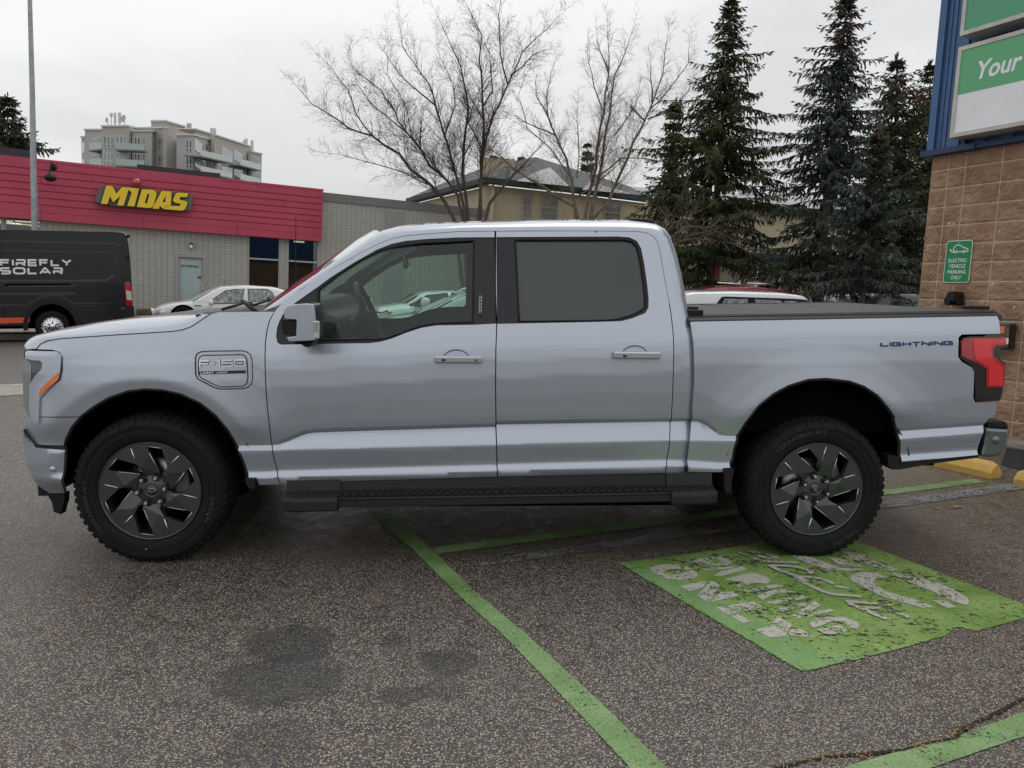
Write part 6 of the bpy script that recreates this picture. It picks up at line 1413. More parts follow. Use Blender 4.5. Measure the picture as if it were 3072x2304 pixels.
m = MB(); RP.box(m, A0, A1, t_-.22, t_+.02, .38, .52); m.build('gutter', GRNF, rh)
m = MB(); zc_ = RA(2400, 790)[1]; RP.box(m, A0, RA(2640, 800)[0], zc_, zc_+.30, 0, 1.3); m.build('porch_roof', GRNF, rh)
zc2 = lambda *p: [(2000+x/2.765, 750+y/2.765) for x, y in p]
for (x0, x1, nm, mt, dp) in ((365, 435, 'brick_pier', BRKR, .3), (620, 640, 'brick_pier', BRKR, .3), (1330, 1370, 'brick_pier', BRKR, .25), (1480, 1560, 'brick_pier', BRKR, .3), (595, 612, 'porch_column', WHITEP, 1.2), (735, 752, 'porch_column', WHITEP, 1.2), (1462, 1484, 'porch_column', WHITEP, 1.2), (1590, 1608, 'porch_column', WHITEP, 1.2)):
    a0, a1 = RP.ab(*zc2((x0, 250))[0], dp)[0], RP.ab(*zc2((x1, 250))[0], dp)[0]; m = MB(); RP.box(m, a0, a1, -3, zc_, .02 if dp < 1 else dp-.12, dp); m.build(nm, mt, rh)
for P in (((820, 165), (905, 165), (900, 290), (805, 290)), ((1258, 198), (1310, 198), (1308, 262), (1255, 262)), ((1258, 265), (1310, 265), (1308, 330), (1255, 330))): hwin(RP, zc2(*P), par=rh, mat=HWIN)
hwin(RP, zc2((520, 200), (575, 200), (575, 290), (520, 290)), mat=pmat('pale_door', (.35, .38, .40), .5), par=rh, grid_=False); hwin(RP, zc2((1385, 195), (1445, 195), (1445, 400), (1380, 400)), mat=AWD, par=rh, grid_=False)
for x, y in ((997, 255), (1098, 258)):
    (a0, b0_3), = [RP.ab(*zc2((x, y))[0])]; m = MB(); RP.box(m, a0-.16, a0+.16, b0_3-.28, b0_3+.28, 0, .15); m.lathe([(0, .14), (.13, .13), (.15, 0)], RP.P(a0+.22, b0_3, .1), RP.n, 16, mat=1); m.build('electric_meter', [TRIM, CLEAR], rh)
m = MB(); a0 = RP.ab(*zc2((1030, 200))[0])[0]; RP.box(m, a0-.05, a0+.05, -3, zc_, 0, .1); m.build('downpipe', GRNF, rh)
for x0, x1 in ((1070, 1175), (1245, 1320)):
    a0, a1 = RP.ab(*zc2((x0, 330))[0], 1.2)[0], RP.ab(*zc2((x1, 330))[0], 1.2)[0]; b0_3, b1_3 = RP.ab(*zc2((x0, 370))[0], 1.2)[1], RP.ab(*zc2((x0, 305))[0], 1.2)[1]; m = MB(); n_ = int((a1-a0)/.14)
    RP.box(m, a0, a1, b1_3, b1_3+.06, 1.16, 1.24)
    for i in range(n_+1):
        x = a0+(a1-a0)*i/n_
        for s2 in (1, -1): m.tube([RP.P(x, b0_3 if s2 > 0 else b1_3, 1.2+.01*s2), RP.P(min(a1, x+(b1_3-b0_3)), b1_3 if s2 > 0 else b0_3, 1.2+.01*s2)], .018, 4)
    m.build('lattice', WHITEP, rh)
# dark red house at the far right, behind the last spruce
dh = gempty('maroon_house', 'dark maroon house glimpsed beside the block wall behind the spruces', 'house')
DP = Plane(gg(2640, 850, 42), .1); m = MB(); DP.box(m, DP.ab(2540, 800)[0], DP.ab(2860, 800)[0], -3, DP.ab(2700, 796)[1], -4, 0); m.build('house_wall', pmat('maroon_siding', (.035, .008, .010), .8), dh)
m = MB(); DP.box(m, DP.ab(2741, 800)[0], DP.ab(2762, 800)[0], -3, DP.ab(2700, 818)[1], 0, .15); m.build('corner_board', pmat('maroon_trim', (.16, .04, .05), .8), dh)
m = MB(); DP.box(m, DP.ab(2530, 790)[0], DP.ab(2870, 790)[0], DP.ab(2700, 798)[1], DP.ab(2700, 788)[1], -4, .4); m.build('roof', SNOW, dh)
# ------------------------------------------------------------------ other vehicles (on the lot plane)
class WPlane:
    """vertical side plane through ground point p, direction angle a (world)"""
    def __init__(s, p, a): s.o = Vector((p.x, p.y, 0)); s.d = Vector((math.cos(a), math.sin(a), 0)); s.n = Vector((math.sin(a), -math.cos(a), 0)); s.a = a
    def ab(s, x, y, out=0):
        r = ray(x, y); o = s.o+s.n*out-CAMP; t = o.dot(s.n)/r.dot(s.n); p = CAMP+r*t-s.o; return (p.dot(s.d), p.z)
    def abs_(s, pts, out=0): return [s.ab(x, y, out) for x, y in pts]
    def mw(s): return Matrix.Translation(s.o) @ Matrix.Rotation(s.a, 4, 'Z')
def prof_at(T, s): return interp(T, s)
def simple_wheel(par, s, y, r, side, rimmat, name='wheel', spokes=5, w=.2):
    e = empty(name, Matrix()); e.parent = par; e.location = (s, y, r)
    m = MB(); o = -side if side else 0; m.lathe([(r*.68, .01*side), (r*.72, -.01*side), (r*.93, -.01*side), (r, .03*side), (r, (w-.03)*side), (r*.9, w*side), (r*.6, w*side)], (0, 0, 0), (0, 1, 0), 32); m.build('tyre', RUB, e)
    m = MB(); m.lathe([(r*.69, .0), (r*.62, .02*side), (r*.60, .12*side)], (0, 0, 0), (0, 1, 0), 32)
    for k in range(spokes):
        a = 2*PI*k/spokes; R = Matrix.Rotation(a, 4, 'Y'); m.box((-.035*r/.33, min(.01*side, .04*side), .0), (.035*r/.33, max(.01*side, .04*side), r*.66), R)
    m.lathe([(0, .005*side), (r*.16, .008*side), (r*.18, .05*side)], (0, 0, 0), (0, 1, 0), 20); m.build('rim', rimmat, e)
    return e
def car(name, label, cat, pl, body, roofp, wins, wheels_s, paint, glass, Wd=1.78, H0=.22, group=None, rwheel=.32, front_glass=None, rear_glass=None, extras=None, rails=None, wr=.80, rimm=None, roofmat=None, tumble=.16, snow=0):
    """body: [(s,z)] top line of the lower body front to rear; roofp: [(s,z)] roof line from windscreen foot to rear glass foot; local frame: s, y (0 = near side), z"""
    e = empty(name, pl.mw(), label, cat, group); hw = Wd/2
    S0, S1 = body[0][0], body[-1][0]; n = 36; rows = []
    for i in range(n+1):
        s = S0+(S1-S0)*i/n; zt = interp(body, s); endf = min(1, (s-S0)/.45); endr = min(1, (S1-s)/.35); k = 1-.16*(1-endf)**2-.12*(1-endr)**2; w = hw*k; zb = H0+.10*(1-endf)**2+.10*(1-endr)**2
        half = [(w*.90, zb), (w*.97, zb+.06), (w*1.0, zb+.22), (w*1.0, (zb+zt)*.55), (w*.985, zt-.13), (w*.95, zt-.03), (w*.88, zt), (w*.45, zt+.035)]
        rows.append([(s, hw-a, z) for a, z in half]+[(s, hw+a, z) for a, z in half[::-1]])
    m = MB(); m.grid(rows); 
    for r in (rows[0], rows[-1]): m.add(r, [tuple(range(len(r)))])
    bd = m.build('body', paint, e)
    # greenhouse shell
    R0, R1 = roofp[0][0], roofp[-1][0]; zmax = max(p[1] for p in roofp); rows = []
    def hwz(s, z):
        zb = interp(body, s); return hw*.95-tumble*max(0, z-zb)/max(.3, zmax-zb)*1.0
    for i in range(31):
        s = R0+(R1-R0)*i/30; zr = interp(roofp, s); zb = interp(body, s)-.03
        zr = max(zr, zb+.02); q = [(hw*.945, zb), (hwz(s, zr-.05), max(zb+.01, zr-.05)), (hwz(s, zr)-.05, zr-.012), (hwz(s, zr)-.16, zr), (hw*.3, zr+.02)]
        rows.append([(s, hw-a, z) for a, z in q]+[(s, hw+a, z) for a, z in q[::-1]])
    m = MB(); m.grid(rows); m.build('cabin', roofmat or paint, e)
    for P in wins:
        m = MB(); q2 = [(s, hw+hwz(s, z)+.004, z) for s, z in P]; m.add(q2, [tuple(range(len(q2)))]); m.build('side_window', glass, e); m = MB(); q = [(s, hw-hwz(s, z)-.004, z) for s, z in P]; m.add(q, [tuple(range(len(q)))]); w = m.build('side_window', glass, e)
        q = q+[q[0]]; m = MB(); m.tube(q, .011, 4); m.build('window_seal', BLK, w)
    def slope_glass(i0, i1, mat, nm, t0=.06, t1=.94):
        (sa, za), (sb, zb) = roofp[i0], roofp[i1]; r = []
        for t in (t0, t1):
            s, z = sa+(sb-sa)*t, za+(zb-za)*t; w = (hw*.945 if t == t0 else hwz(s, z)-.12)-.06; d = Vector((zb-za, 0, -(sb-sa))).normalized()*.012*(1 if (sb-sa)*(1) < 0 else -1)
            if d.z < 0: d = -d
            r.append([(s+d.x, hw-w*u, z+d.z+(.018 if abs(u) < .5 else 0)) for u in (1, .5, 0, -.5, -1)])
        m = MB(); m.grid(r); m.build(nm, mat, e)
    slope_glass(0, 1, front_glass or glass, 'windshield'); slope_glass(len(roofp)-1, len(roofp)-2, rear_glass or glass, 'rear_window')
    for s in wheels_s:
        for y, sd_ in ((-.004, 1), (Wd+.004, -1)):
            simple_wheel(e, s, y, rwheel, sd_, rimm or STEEL)
            m = MB(); R = rwheel*1.16; m.add([(s+R*math.cos(t), y-.002*sd_, max(H0, rwheel+R*math.sin(t))) for t in [PI*k/16-.0 for k in range(17)]]+[(s, y-.002*sd_, H0)], [tuple(range(18))]); m.build('wheel_arch', DARK, e)
    # door shut lines, sills
    if extras: extras(e, hw, hwz)
    if rails:
        for y in (hw-hwz(R0+(R1-R0)*.5, zmax)+.10, hw+hwz(R0+(R1-R0)*.5, zmax)-.10):
            m = MB(); m.tube([(rails[0], y, interp(roofp, rails[0])+.0), (rails[0]+.12, y, interp(roofp, rails[0]+.12)+.055), (rails[1]-.12, y, interp(roofp, rails[1]-.12)+.055), (rails[1], y, interp(roofp, rails[1])+.0)], .016, 6); m.build('roof_rail', rails[2], e)
    return e, bd
WPT = paint_mat('white_paint', (.66, .67, .67), 0, .35); FRG = glassmat('frosted_glass', (.25, .28, .27), .08, .25, dark=(.42, .45, .44, .85)); CARG = glassmat('car_glass', (.10, .11, .11), .09, dark=(.02, .022, .022, .8))
def frostmat(name, c0, c1, sc=14, lo=.42, hi=.58):
    return pmat(name, c0, .35, col2=c1, vscale=sc, bump=.6, bscale=40, coat=.3)
ICE = frostmat('icy_glass', (.10, .115, .11), (.42, .45, .44), 11); ICEW = frostmat('icy_windshield', (.30, .33, .32), (.56, .58, .57), 6)
z1p = lambda *p: [(x/2.212, 600+y/2.212) for x, y in p]
# A: white hatchback by the shop
pA = WPlane(Vector((*(lambda q: (q.x, q.y))(at(640, 900, 23.5)), 0)), .45)
bA = pA.abs_(z1p((1012, 760), (1030, 735), (1060, 715), (1130, 695), (1290, 676), (1400, 684), (1600, 676), (1850, 655), (2010, 650), (2030, 690), (2036, 760)))
rA = pA.abs_(z1p((1275, 680), (1420, 600), (1470, 578), (1640, 568), (1830, 580), (1900, 600), (2010, 655)))
def exA(e, hw, hwz):
    m = MB(); (s, z), = pA.abs_(z1p((1388, 688))); m.lathe([(0, 0), (.05, .01), (.085, .05), (.07, .12), (0, .14)], (s-.03, -.13, z+.03), (1, 0, 0), 14); m.tube([(s+.02, 0, z-.02), (s+.02, -.1, z)], .02, 6); m.build('side_mirror', WPT, e)
    m = MB(); q = [(s, -.004 if s > bA[0][0]+.5 else .02, z) for s, z in pA.abs_(z1p((1105, 738), (1125, 724), (1142, 728), (1125, 752), (1105, 755)))]; m.add(q, [tuple(range(5))]); m.build('indicator', AMB, e)
    m = MB(); q = [(s, .055, z) for s, z in pA.abs_(z1p((1018, 750), (1030, 735), (1075, 722), (1060, 740), (1030, 758)))]; m.add(q, [tuple(range(5))]); m.build('headlight', CLEAR, e)
    m = MB()
    for px in ((1338, 700), (1630, 690), (1640, 585)):
        pass
    for a_, b_ in (((1345, 690), (1330, 760)), ((1628, 585), (1628, 760)), ((1650, 585), (1650, 686))):
        (s0, z0), (s1, z1) = pA.abs_(z1p(a_, b_)); m.tube([(s0, hw-hwz(s0, z0)-.002, z0), (s1, -.001, z1)], .006, 4)
    m.build('shut_line', BLK, e)
    m = MB(); (s0, z0), (s1, z1) = pA.abs_(z1p((1495, 575), (1508, 530))); m.tube([(s0, .5, z0), (s1, .5, z1)], .006, 4); m.build('aerial', BLK, e)
    m = MB(); (s0, z0), (s1, z1) = pA.abs_(z1p((1290, 700), (1335, 690))); m.box((s0, -.012, z0-.012), (s1, .0, z0+.012)); m.build('side_vent', TRIM, e)
car('white_hatchback', 'small white hatchback with icy side windows parked in front of the shop', 'car', pA, bA, rA,
    [pA.abs_(z1p((1398, 690), (1420, 655), (1500, 602), (1560, 594), (1622, 592), (1612, 684))), pA.abs_(z1p((1655, 592), (1780, 592), (1810, 612), (1830, 650), (1655, 682)))], [bA[0][0]+.82, bA[0][0]+3.3], WPT, ICE, Wd=1.7, extras=exA, front_glass=ICEW)
# B: white SUV seen through the cab
z6p = lambda *p: [(930+x/4.424, 700+y/4.424) for x, y in p]
pB = WPlane(at(1290, 900, 13.5), .30)
bB = pB.abs_(z6p((925, 1140), (930, 1060), (990, 1030), (1110, 1012), (1250, 985), (1380, 975), (1700, 960), (2300, 940), (2700, 935), (2760, 970), (2780, 1100)))
rB = pB.abs_(z6p((1340, 985), (1570, 850), (1660, 800), (1900, 780), (2400, 785), (2600, 815), (2740, 940)))
def exB(e, hw, hwz):
    m = MB(); (s, z), = pB.abs_(z6p((1490, 960))); m.lathe([(0, 0), (.06, .01), (.10, .05), (.08, .14), (0, .16)], (s-.05, -.14, z+.05), (1, 0, 0), 14); m.tube([(s+.02, 0, z-.02), (s+.02, -.1, z)], .02, 6); m.build('side_mirror', WPT, e)
    m = MB(); q = [(s, .035, z) for s, z in pB.abs_(z6p((895, 1110), (925, 1070), (1000, 1045), (1108, 1040), (1070, 1080), (930, 1125)))]; m.add(q, [tuple(range(6))]); hl_ = m.build('headlight', CLEAR, e)
    m = MB(); q = [(s, .028, z) for s, z in pB.abs_(z6p((1030, 1050), (1105, 1041), (1070, 1078), (1040, 1085)))]; m.add(q, [tuple(range(4))]); m.build('indicator', AMB, hl_)
    m = MB(); m.tube([(x, .10, z) for x, z in pB.abs_(z6p((890, 1045), (960, 1060), (1045, 1028)))], .015, 5); m.build('hood_deflector', BLK, e)
car('white_suv', 'white sport utility car seen nose on through the cab windows, its amber corner lamp showing', 'car', pB, bB, rB,
    [pB.abs_(z6p((1385, 965), (1560, 830), (1850, 795), (1860, 950)))+[], pB.abs_(z6p((1900, 950), (1900, 795), (2300, 795), (2350, 935)))], [bB[0][0]+.9, bB[0][0]+3.5], WPT, CARG, Wd=1.85, extras=exB, rwheel=.35)
# C: nearer silver car with a frosted windscreen, also through the cab
SILV = paint_mat('silver_green_paint', (.34, .36, .35), .6, .4)
pC = WPlane(at(1400, 930, 10.2), .17)
bC = pC.abs_(z6p((640, 1330), (660, 1270), (900, 1215), (1150, 1170), (1310, 1145), (1430, 1135), (1760, 1095), (2400, 1060), (2900, 1050), (3100, 1070), (3150, 1250)))
rC = pC.abs_(z6p((1420, 1145), (1960, 885), (2080, 835), (2250, 805), (2700, 800), (2950, 860), (3080, 1060)))
def exC(e, hw, hwz):
    m = MB(); 
    for y0 in (.25, .85): m.tube([(rC[0][0]-.04, y0, rC[0][1]+.03), (rC[0][0]+.10, y0+.55, rC[0][1]+.11)], .008, 5)
    m.build('wiper', BLK, e)
car('silver_wagon', 'silver wagon with frost over its windscreen and roof rails, nearest car seen through the cab', 'car', pC, bC, rC,
    [pC.abs_(z6p((1960, 1060), (2080, 960), (2200, 895), (2500, 880), (2500, 1040)))], [bC[0][0]+.8, bC[0][0]+3.4], SILV, ICEW, Wd=1.8, extras=exC, front_glass=ICEW, rails=(rC[2][0], rC[4][0], CHROME), rwheel=.33)
# D: white boxy wagon above the bed
z8p = lambda *p: [(2000+x/2.765, 750+y/2.765) for x, y in p]
pD = WPlane(at(2250, 900, 17.0), .10)
bD = pD.abs_(z8p((-350, 640), (-345, 545), (-250, 520), (60, 490), (150, 470), (400, 466), (1000, 458), (1205, 455), (1225, 480), (1235, 640)))
rD = [(a_, b_-.045) for a_, b_ in pD.abs_(z8p((60, 478), (130, 400), (180, 345), (260, 330), (600, 326), (1000, 340), (1180, 362), (1205, 400), (1228, 455)))]
def exD(e, hw, hwz):
    m = MB(); q = [(s, hw-hwz(s, z)-.008, z) for s, z in pD.abs_(z8p((1190, 368), (1210, 395), (1232, 460), (1208, 462), (1205, 400)))]; m.add(q, [tuple(range(5))]); m.build('tail_light', REDL, e)
    m = MB(); q = [(s, hw-hwz(s, z)-.003, z) for s, z in pD.abs_(z8p((400, 470), (470, 392), (500, 386), (1050, 404), (1200, 414), (1208, 462)))]; m.add(q, [tuple(range(6))]); m.build('black_pillar', BLKG, e)
car('white_boxy_wagon', 'white boxy wagon with black pillars and an icy windscreen, its roof above the pickup bed', 'car', pD, bD, rD,
    [pD.abs_(z8p((445, 466), (495, 400), (690, 404), (684, 464))), pD.abs_(z8p((745, 464), (745, 406), (965, 416), (990, 462))), pD.abs_(z8p((1000, 461), (980, 418), (1085, 420), (1115, 458)))], [bD[0][0]+.9, bD[0][0]+3.6], WPT, ICE, Wd=1.8, extras=exD, front_glass=ICEW, roofmat=WPT, tumble=.12)
# E: red SUV behind it
REDP = paint_mat('red_paint', (.28, .012, .022), .3, .4)
pE = WPlane(at(2300, 900, 21.5), .06)
bE = pE.abs_(z8p((-60, 560), (-50, 460), (150, 430), (250, 400), (900, 430), (1360, 460), (1380, 560)))
rE = [(a_, b_-.06) for a_, b_ in pE.abs_(z8p((240, 415), (270, 320), (340, 298), (450, 286), (720, 284), (980, 310), (1200, 355), (1290, 395), (1350, 455)))]
def exE(e, hw, hwz):
    m = MB(); q = [(s, hw-hwz(s, z)-.006, z) for s, z in pE.abs_(z8p((1225, 460), (1200, 390), (1260, 400), (1310, 455)))]; m.add(q, [tuple(range(4))]); m.build('side_window', CARG, e)
    for a_ in ((450, 286), (640, 300), (680, 318)), ((700, 290), (880, 300), (965, 322)):
        m = MB(); m.tube([(s, .30, z+.05) for s, z in pE.abs_(z8p(*a_))], .022, 5); m.build('roof_rail', CHROME, e)
    m = MB(); q0, q1 = pE.abs_(z8p((258, 322), (380, 330))); m.box((q0[0], .15, q0[1]-.12), (q1[0]+.3, 1.5, q0[1]+.0)); bevel(m.build('rear_spoiler', TRIM, e), .03)
car('red_suv', 'red sport utility car with bright roof rails standing behind the white boxy wagon', 'car', pE, bE, rE, [], [bE[0][0]+.9, bE[0][0]+3.6], REDP, CARG, Wd=1.85, extras=exE, tumble=.12)
# F: grey car at the wall corner, seen from behind
GRYP = paint_mat('grey_green_paint', (.16, .18, .17), .5, .4)
pF = WPlane(at(2690, 910, 20.0), 0.0)
q = pF.abs_(z8p((1722, 560), (1725, 455), (1780, 382), (1830, 366), (2085, 366), (2130, 400), (2150, 470), (2150, 560)))
fe = empty('grey_minivan', pF.mw(), 'grey green minivan seen from behind with a red high brake lamp, beside the block wall', 'car')
m = MB(); qq = [(a, b) for a, b in q]; m.prism([(qq[0][0], .25)]+qq[1:-1]+[(qq[-1][0], .25)], lambda a, b, t: (a, t, b), 0, 4.6); bevel(m.build('body', GRYP, fe), .05, 2)
m = MB(); w_ = pF.abs_(z8p((1760, 452), (1800, 400), (2090, 402), (2090, 452))); m.prism(w_, lambda a, b, t: (a, t, b), -.01, .02); m.build('rear_window', pmat('grey_reflecting_glass', (.16, .18, .18), .15, coat=.5), fe)
m = MB(); w_ = pF.abs_(z8p((1868, 396), (1872, 404), (1945, 412), (1948, 402))); m.prism(w_, lambda a, b, t: (a, t, b), -.03, .02); m.build('brake_light', REDL, fe)
m = MB(); w_ = pF.abs_(z8p((1795, 384), (1830, 370), (2088, 368), (2088, 388))); m.prism(w_, lambda a, b, t: (a, t, b), -.02, .05); m.build('snowy_roof', SNOW, fe)
m = MB(); a_, b_ = pF.abs_(z8p((1822, 360), (2090, 356))); m.tube([(a_[0], .3, a_[1]), (a_[0]+.1, .3, a_[1]+.05), (b_[0], .3, b_[1]+.04), (b_[0]+.2, .3, b_[1])], .02, 5); m.build('roof_rail', BLK, fe)
for s_ in (.25, 1.65):
    m = MB(); m.lathe([(0, 0), (.32, 0), (.33, .2), (0, .2)], (q[0][0]+s_, .5, .32), (1, 0, 0), 20); m.build('tyre', RUB, fe)
# ---- black delivery van
zV = lambda *p: [(x/4.424, 450+y/4.424) for x, y in p]; zW = lambda *p: [(x/5.53, 800+y/5.53) for x, y in p]
VPl = WPlane(gp(155, 1027), .47); van = empty('delivery_van', VPl.mw(), 'black high roof delivery van with white lettering and an orange stripe at the far kerb', 'van')
VBK = pmat('van_black', (.006, .0065, .008), .22, 0, spec=.35, coat=.25)
VA = lambda *p: VPl.abs_(p)
wc, wr_ = VPl.ab(868/5.53, 800+985/5.53), .355
rt = VPl.abs_(zV((0, 1055), (1560, 1088), (1640, 1098), (1680, 1140), (1705, 1250), (1722, 1400), (1740, 1650)))+VPl.abs_(zW((2205, 640), (2218, 700), (2215, 905)))
zsill = VPl.ab(*zW((0, 985))[0])[1]; s_front = rt[0][0]-3.6; zr = rt[0][1]
arcp = [(wc[0]+.46*math.cos(t), .36+.50*math.sin(t)) for t in [PI*k/14 for k in range(15)]]
side = [(s_front, zr-.05), (s_front-.9, zr-.75), (s_front-1.15, zr-1.15), (s_front-1.9, zr-1.35), (s_front-2.1, zr-1.7), (s_front-2.1, .32)]
arf = [(s_front-1.25+.46*math.cos(t), .36+.50*math.sin(t)) for t in [PI-PI*k/14 for k in range(15)]]
low = [(s, max(z, zsill)) for s, z in arf if z > zsill-.3]
P_ = side+[(s_front-1.25-.46, .32)]+[(s_front-1.25+.46*math.cos(PI-PI*k/14), .36+.50*math.sin(PI-PI*k/14)) for k in range(15)]+[(s_front-.75, zsill), (wc[0]-.47, zsill)]+arcp[::-1]+[(wc[0]+.47, .42), (rt[-1][0], .42)]+rt[::-1]
m = MB(); m.prism(P_, lambda a, b, t: (a, t, b), 0, 2.06); vb = m.build('body', VBK, van)
bm_ = vb.modifiers.new('bevel', 'BEVEL'); bm_.width = .05; bm_.segments = 3; bm_.limit_method = 'ANGLE'; bm_.angle_limit = math.radians(50)
def vline(pts, w, h, mat, nm, zz=zV, par=None):
    q = VPl.abs_(zz(*pts)); m = MB()
    stroke(m, q, w, lambda a, b, t: (a, t, b), -h, .0); return m.build(nm, mat, par or van)
vline([(-900, 1175), (0, 1208), (1520, 1240), (1575, 1252), (1590, 1290)], .022, .004, BLKG, 'drip_rail')
vline([(-900, 1300), (0, 1333), (1450, 1355), (1500, 1370), (1520, 1420), (1545, 1560)], .014, .004, BLKG, 'panel_line')
VHI = pmat('van_black_swage', (.012, .013, .015), .2, 0, coat=.6)
vline([(-500, 238), (1690, 232), (1760, 222), (1900, 140)], .05, .012, VHI, 'swage_line', zW)
vline([(-500, 450), (900, 450), (1250, 440)], .06, .010, VHI, 'swage_line', zW)
vline([(-500, 640), (470, 628), (560, 570), (700, 500), (880, 470), (1020, 490), (1130, 560), (1210, 610), (1900, 605)], .035, .014, VHI, 'swage_line', zW)
vline([(140, 325), (1250, 320)], .03, .006, VHI, 'door_rail', zW); vline([(80, 305), (1170, 300)], .05, .003, DARK, 'door_rail_slot', zW)
vline([(-500, 660), (560, 668)], .02, .006, BLKG, 'body_side_moulding', zW); vline([(1130, 660), (2090, 640)], .02, .006, BLKG, 'body_side_moulding', zW)
vline([(75, 680), (85, 900)], .012, .004, DARK, 'shut_line', zW); vline([(25, 1230), (15, 1640)], .008, .003, DARK, 'shut_line')
m = MB(); q = [(wc[0]+.52*math.cos(t), .36+.56*math.sin(t)) for t in [PI*k/20 for k in range(-1, 22)]]; stroke(m, q, .085, lambda a, b, t: (a, t, b), -.02, .02); m.build('arch_moulding', BLK, van)
m = MB(); q = VPl.abs_(zW((-700, 845), (0, 850), (492, 842), (485, 925), (0, 945), (-700, 950))); m.prism(q, lambda a, b, t: (a, t, b), -.006, .01); m.build('orange_stripe', pmat('orange_vinyl', (.72, .075, .025), .4), van)
m = MB(); q = VPl.abs_(zW((2065, 265), (2100, 248), (2150, 250), (2172, 330), (2185, 420), (2200, 640), (2092, 655), (2085, 560))); m.prism(q, lambda a, b, t: (a, t, b), -.012, .25); tlv = m.build('tail_light', REDL, van)
m = MB(); q = VPl.abs_(zW((2088, 390), (2175, 410), (2190, 560), (2105, 545))); m.prism(q, lambda a, b, t: (a, t, b), -.016, .26); m.build('reverse_lens', CLEAR, tlv)
m = MB(); q = VPl.abs_(zW((2030, 640), (2090, 660), (2225, 668), (2225, 850), (2050, 860))); m.prism(q, lambda a, b, t: (a, t, b), -.015, 2.07); m.build('rear_bumper', BLK, van)
m = MB(); c = VPl.ab(*zW((2045, 710))[0]); m.lathe([(0, -.03), (.05, -.025), (.062, 0)], (c[0], 0, c[1]), (0, 1, 0), 18); m.build('tow_cover', TRIM, van)
m = MB(); q = VPl.abs_(zV((1655, 1465), (1690, 1390), (1720, 1400), (1718, 1460), (1670, 1475))); m.prism(q, lambda a, b, t: (a, t, b), -.02, .05); m.build('door_hinge', BLK, van)
m = MB(); q = VPl.abs_(zV((1640, 1105), (1728, 1130), (1728, 1150), (1690, 1170), (1660, 1140))); m.prism(q, lambda a, b, t: (a, t, b), .2, .4); m.build('camera_pod', BLK, van)
m = MB(); q = VPl.abs_(zV((1560, 1086), (1640, 1090), (1680, 1122), (1672, 1142), (1625, 1105))); m.prism(q, lambda a, b, t: (a, t, b), .03, 1.9); m.build('roof_snow', WHITEP, van)
for txt, (x0, x1, y0, y1) in (('FIREFLY', (5, 955, 1447, 1542)), ('SOLAR', (5, 842, 1556, 1650))):
    a_, b_, c_ = VPl.abs_(zV((x0, y1), (x1, y1), (x0, y0))); sk = (b_[1]-a_[1])/(b_[0]-a_[0]); m = MB()
    letters(m, txt, b_[0]-a_[0], c_[1]-a_[1], .037, lambda a, b, t: (a_[0]+a, t, a_[1]+b+sk*a), -.006, .0, .42); m.build('van_lettering', WHITEP, van)
for s_ in (wc[0], s_front-1.25):
    for y_, sd_ in ((.06, 1), (2.0, -1)):
        w_ = empty('wheel', Matrix()); w_.parent = van; w_.location = (s_, y_, .355)
        m = MB(); m.lathe([(.215, .02*sd_), (.235, -.0*sd_), (.325, -.005*sd_), (.352, .03*sd_), (.352, .19*sd_), (.3, .2*sd_)], (0, 0, 0), (0, 1, 0), 36); m.build('tyre', RUB, w_)
        m = MB(); m.lathe([(.222, .0), (.205, .02*sd_), (.190, .05*sd_), (.165, .03*sd_), (.12, .012*sd_), (.06, .005*sd_), (.055, -.02*sd_), (0, -.025*sd_)], (0, 0, 0), (0, 1, 0), 36); rm = m.build('rim', CHROME, w_)
        m = MB()
        for k in range(14): a = 2*PI*k/14; m.lathe([(0, 0), (.014, 0)], (.150*math.cos(a), (.018)*sd_, .150*math.sin(a)), (0, 1, 0), 8)
        for k in range(6): a = 2*PI*k/6+.5; m.lathe([(0, 0), (.016, 0), (.018, .02*sd_)], (.095*math.cos(a), -.001*sd_, .095*math.sin(a)), (0, 1, 0), 8)
        m.build('rim_hole', DARK, rm)
m = MB(); m.box((s_front-2.0, .25, .30), (rt[-1][0]-.1, 1.8, .50)); m.box((wc[0]-.55, .3, .3), (wc[0]+.55, 1.76, .95)); m.box((s_front-1.8, .3, .3), (s_front-.7, 1.76, .95)); m.build('underbody', DARK, van)
# ------------------------------------------------------------------ trees
UP = (MG3 @ Vector((0, 0, 1))).normalized()
class TB:
    """cheap branch collector"""
    def __init__(s): s.v = []; s.f = []
    def seg(s, a, b, ra, rb, n=3):
        d = b-a
        if d.length < 1e-5: return
        u = d.orthogonal().normalized(); w = d.normalized().cross(u); i0 = len(s.v)
        for p, r in ((a, ra), (b, rb)):
            for k in range(n):
                t = 2*PI*k/n; s.v.append(p+u*(math.cos(t)*r)+w*(math.sin(t)*r))
        for k in range(n): s.f.append((i0+k, i0+(k+1) % n, i0+n+(k+1) % n, i0+n+k))
    def build(s, name, mat, par):
        me = bpy.data.meshes.new(name); me.from_pydata([tuple(v) for v in s.v], [], s.f); me.shade_smooth(); return link(name, me, par, mat)
def rdir(d, ang, rnd):
    u = d.orthogonal().normalized(); w = d.cross(u); t = rnd.uniform(0, 2*PI); q = u*math.cos(t)+w*math.sin(t); return (d*math.cos(ang)+q*math.sin(ang)).normalized()
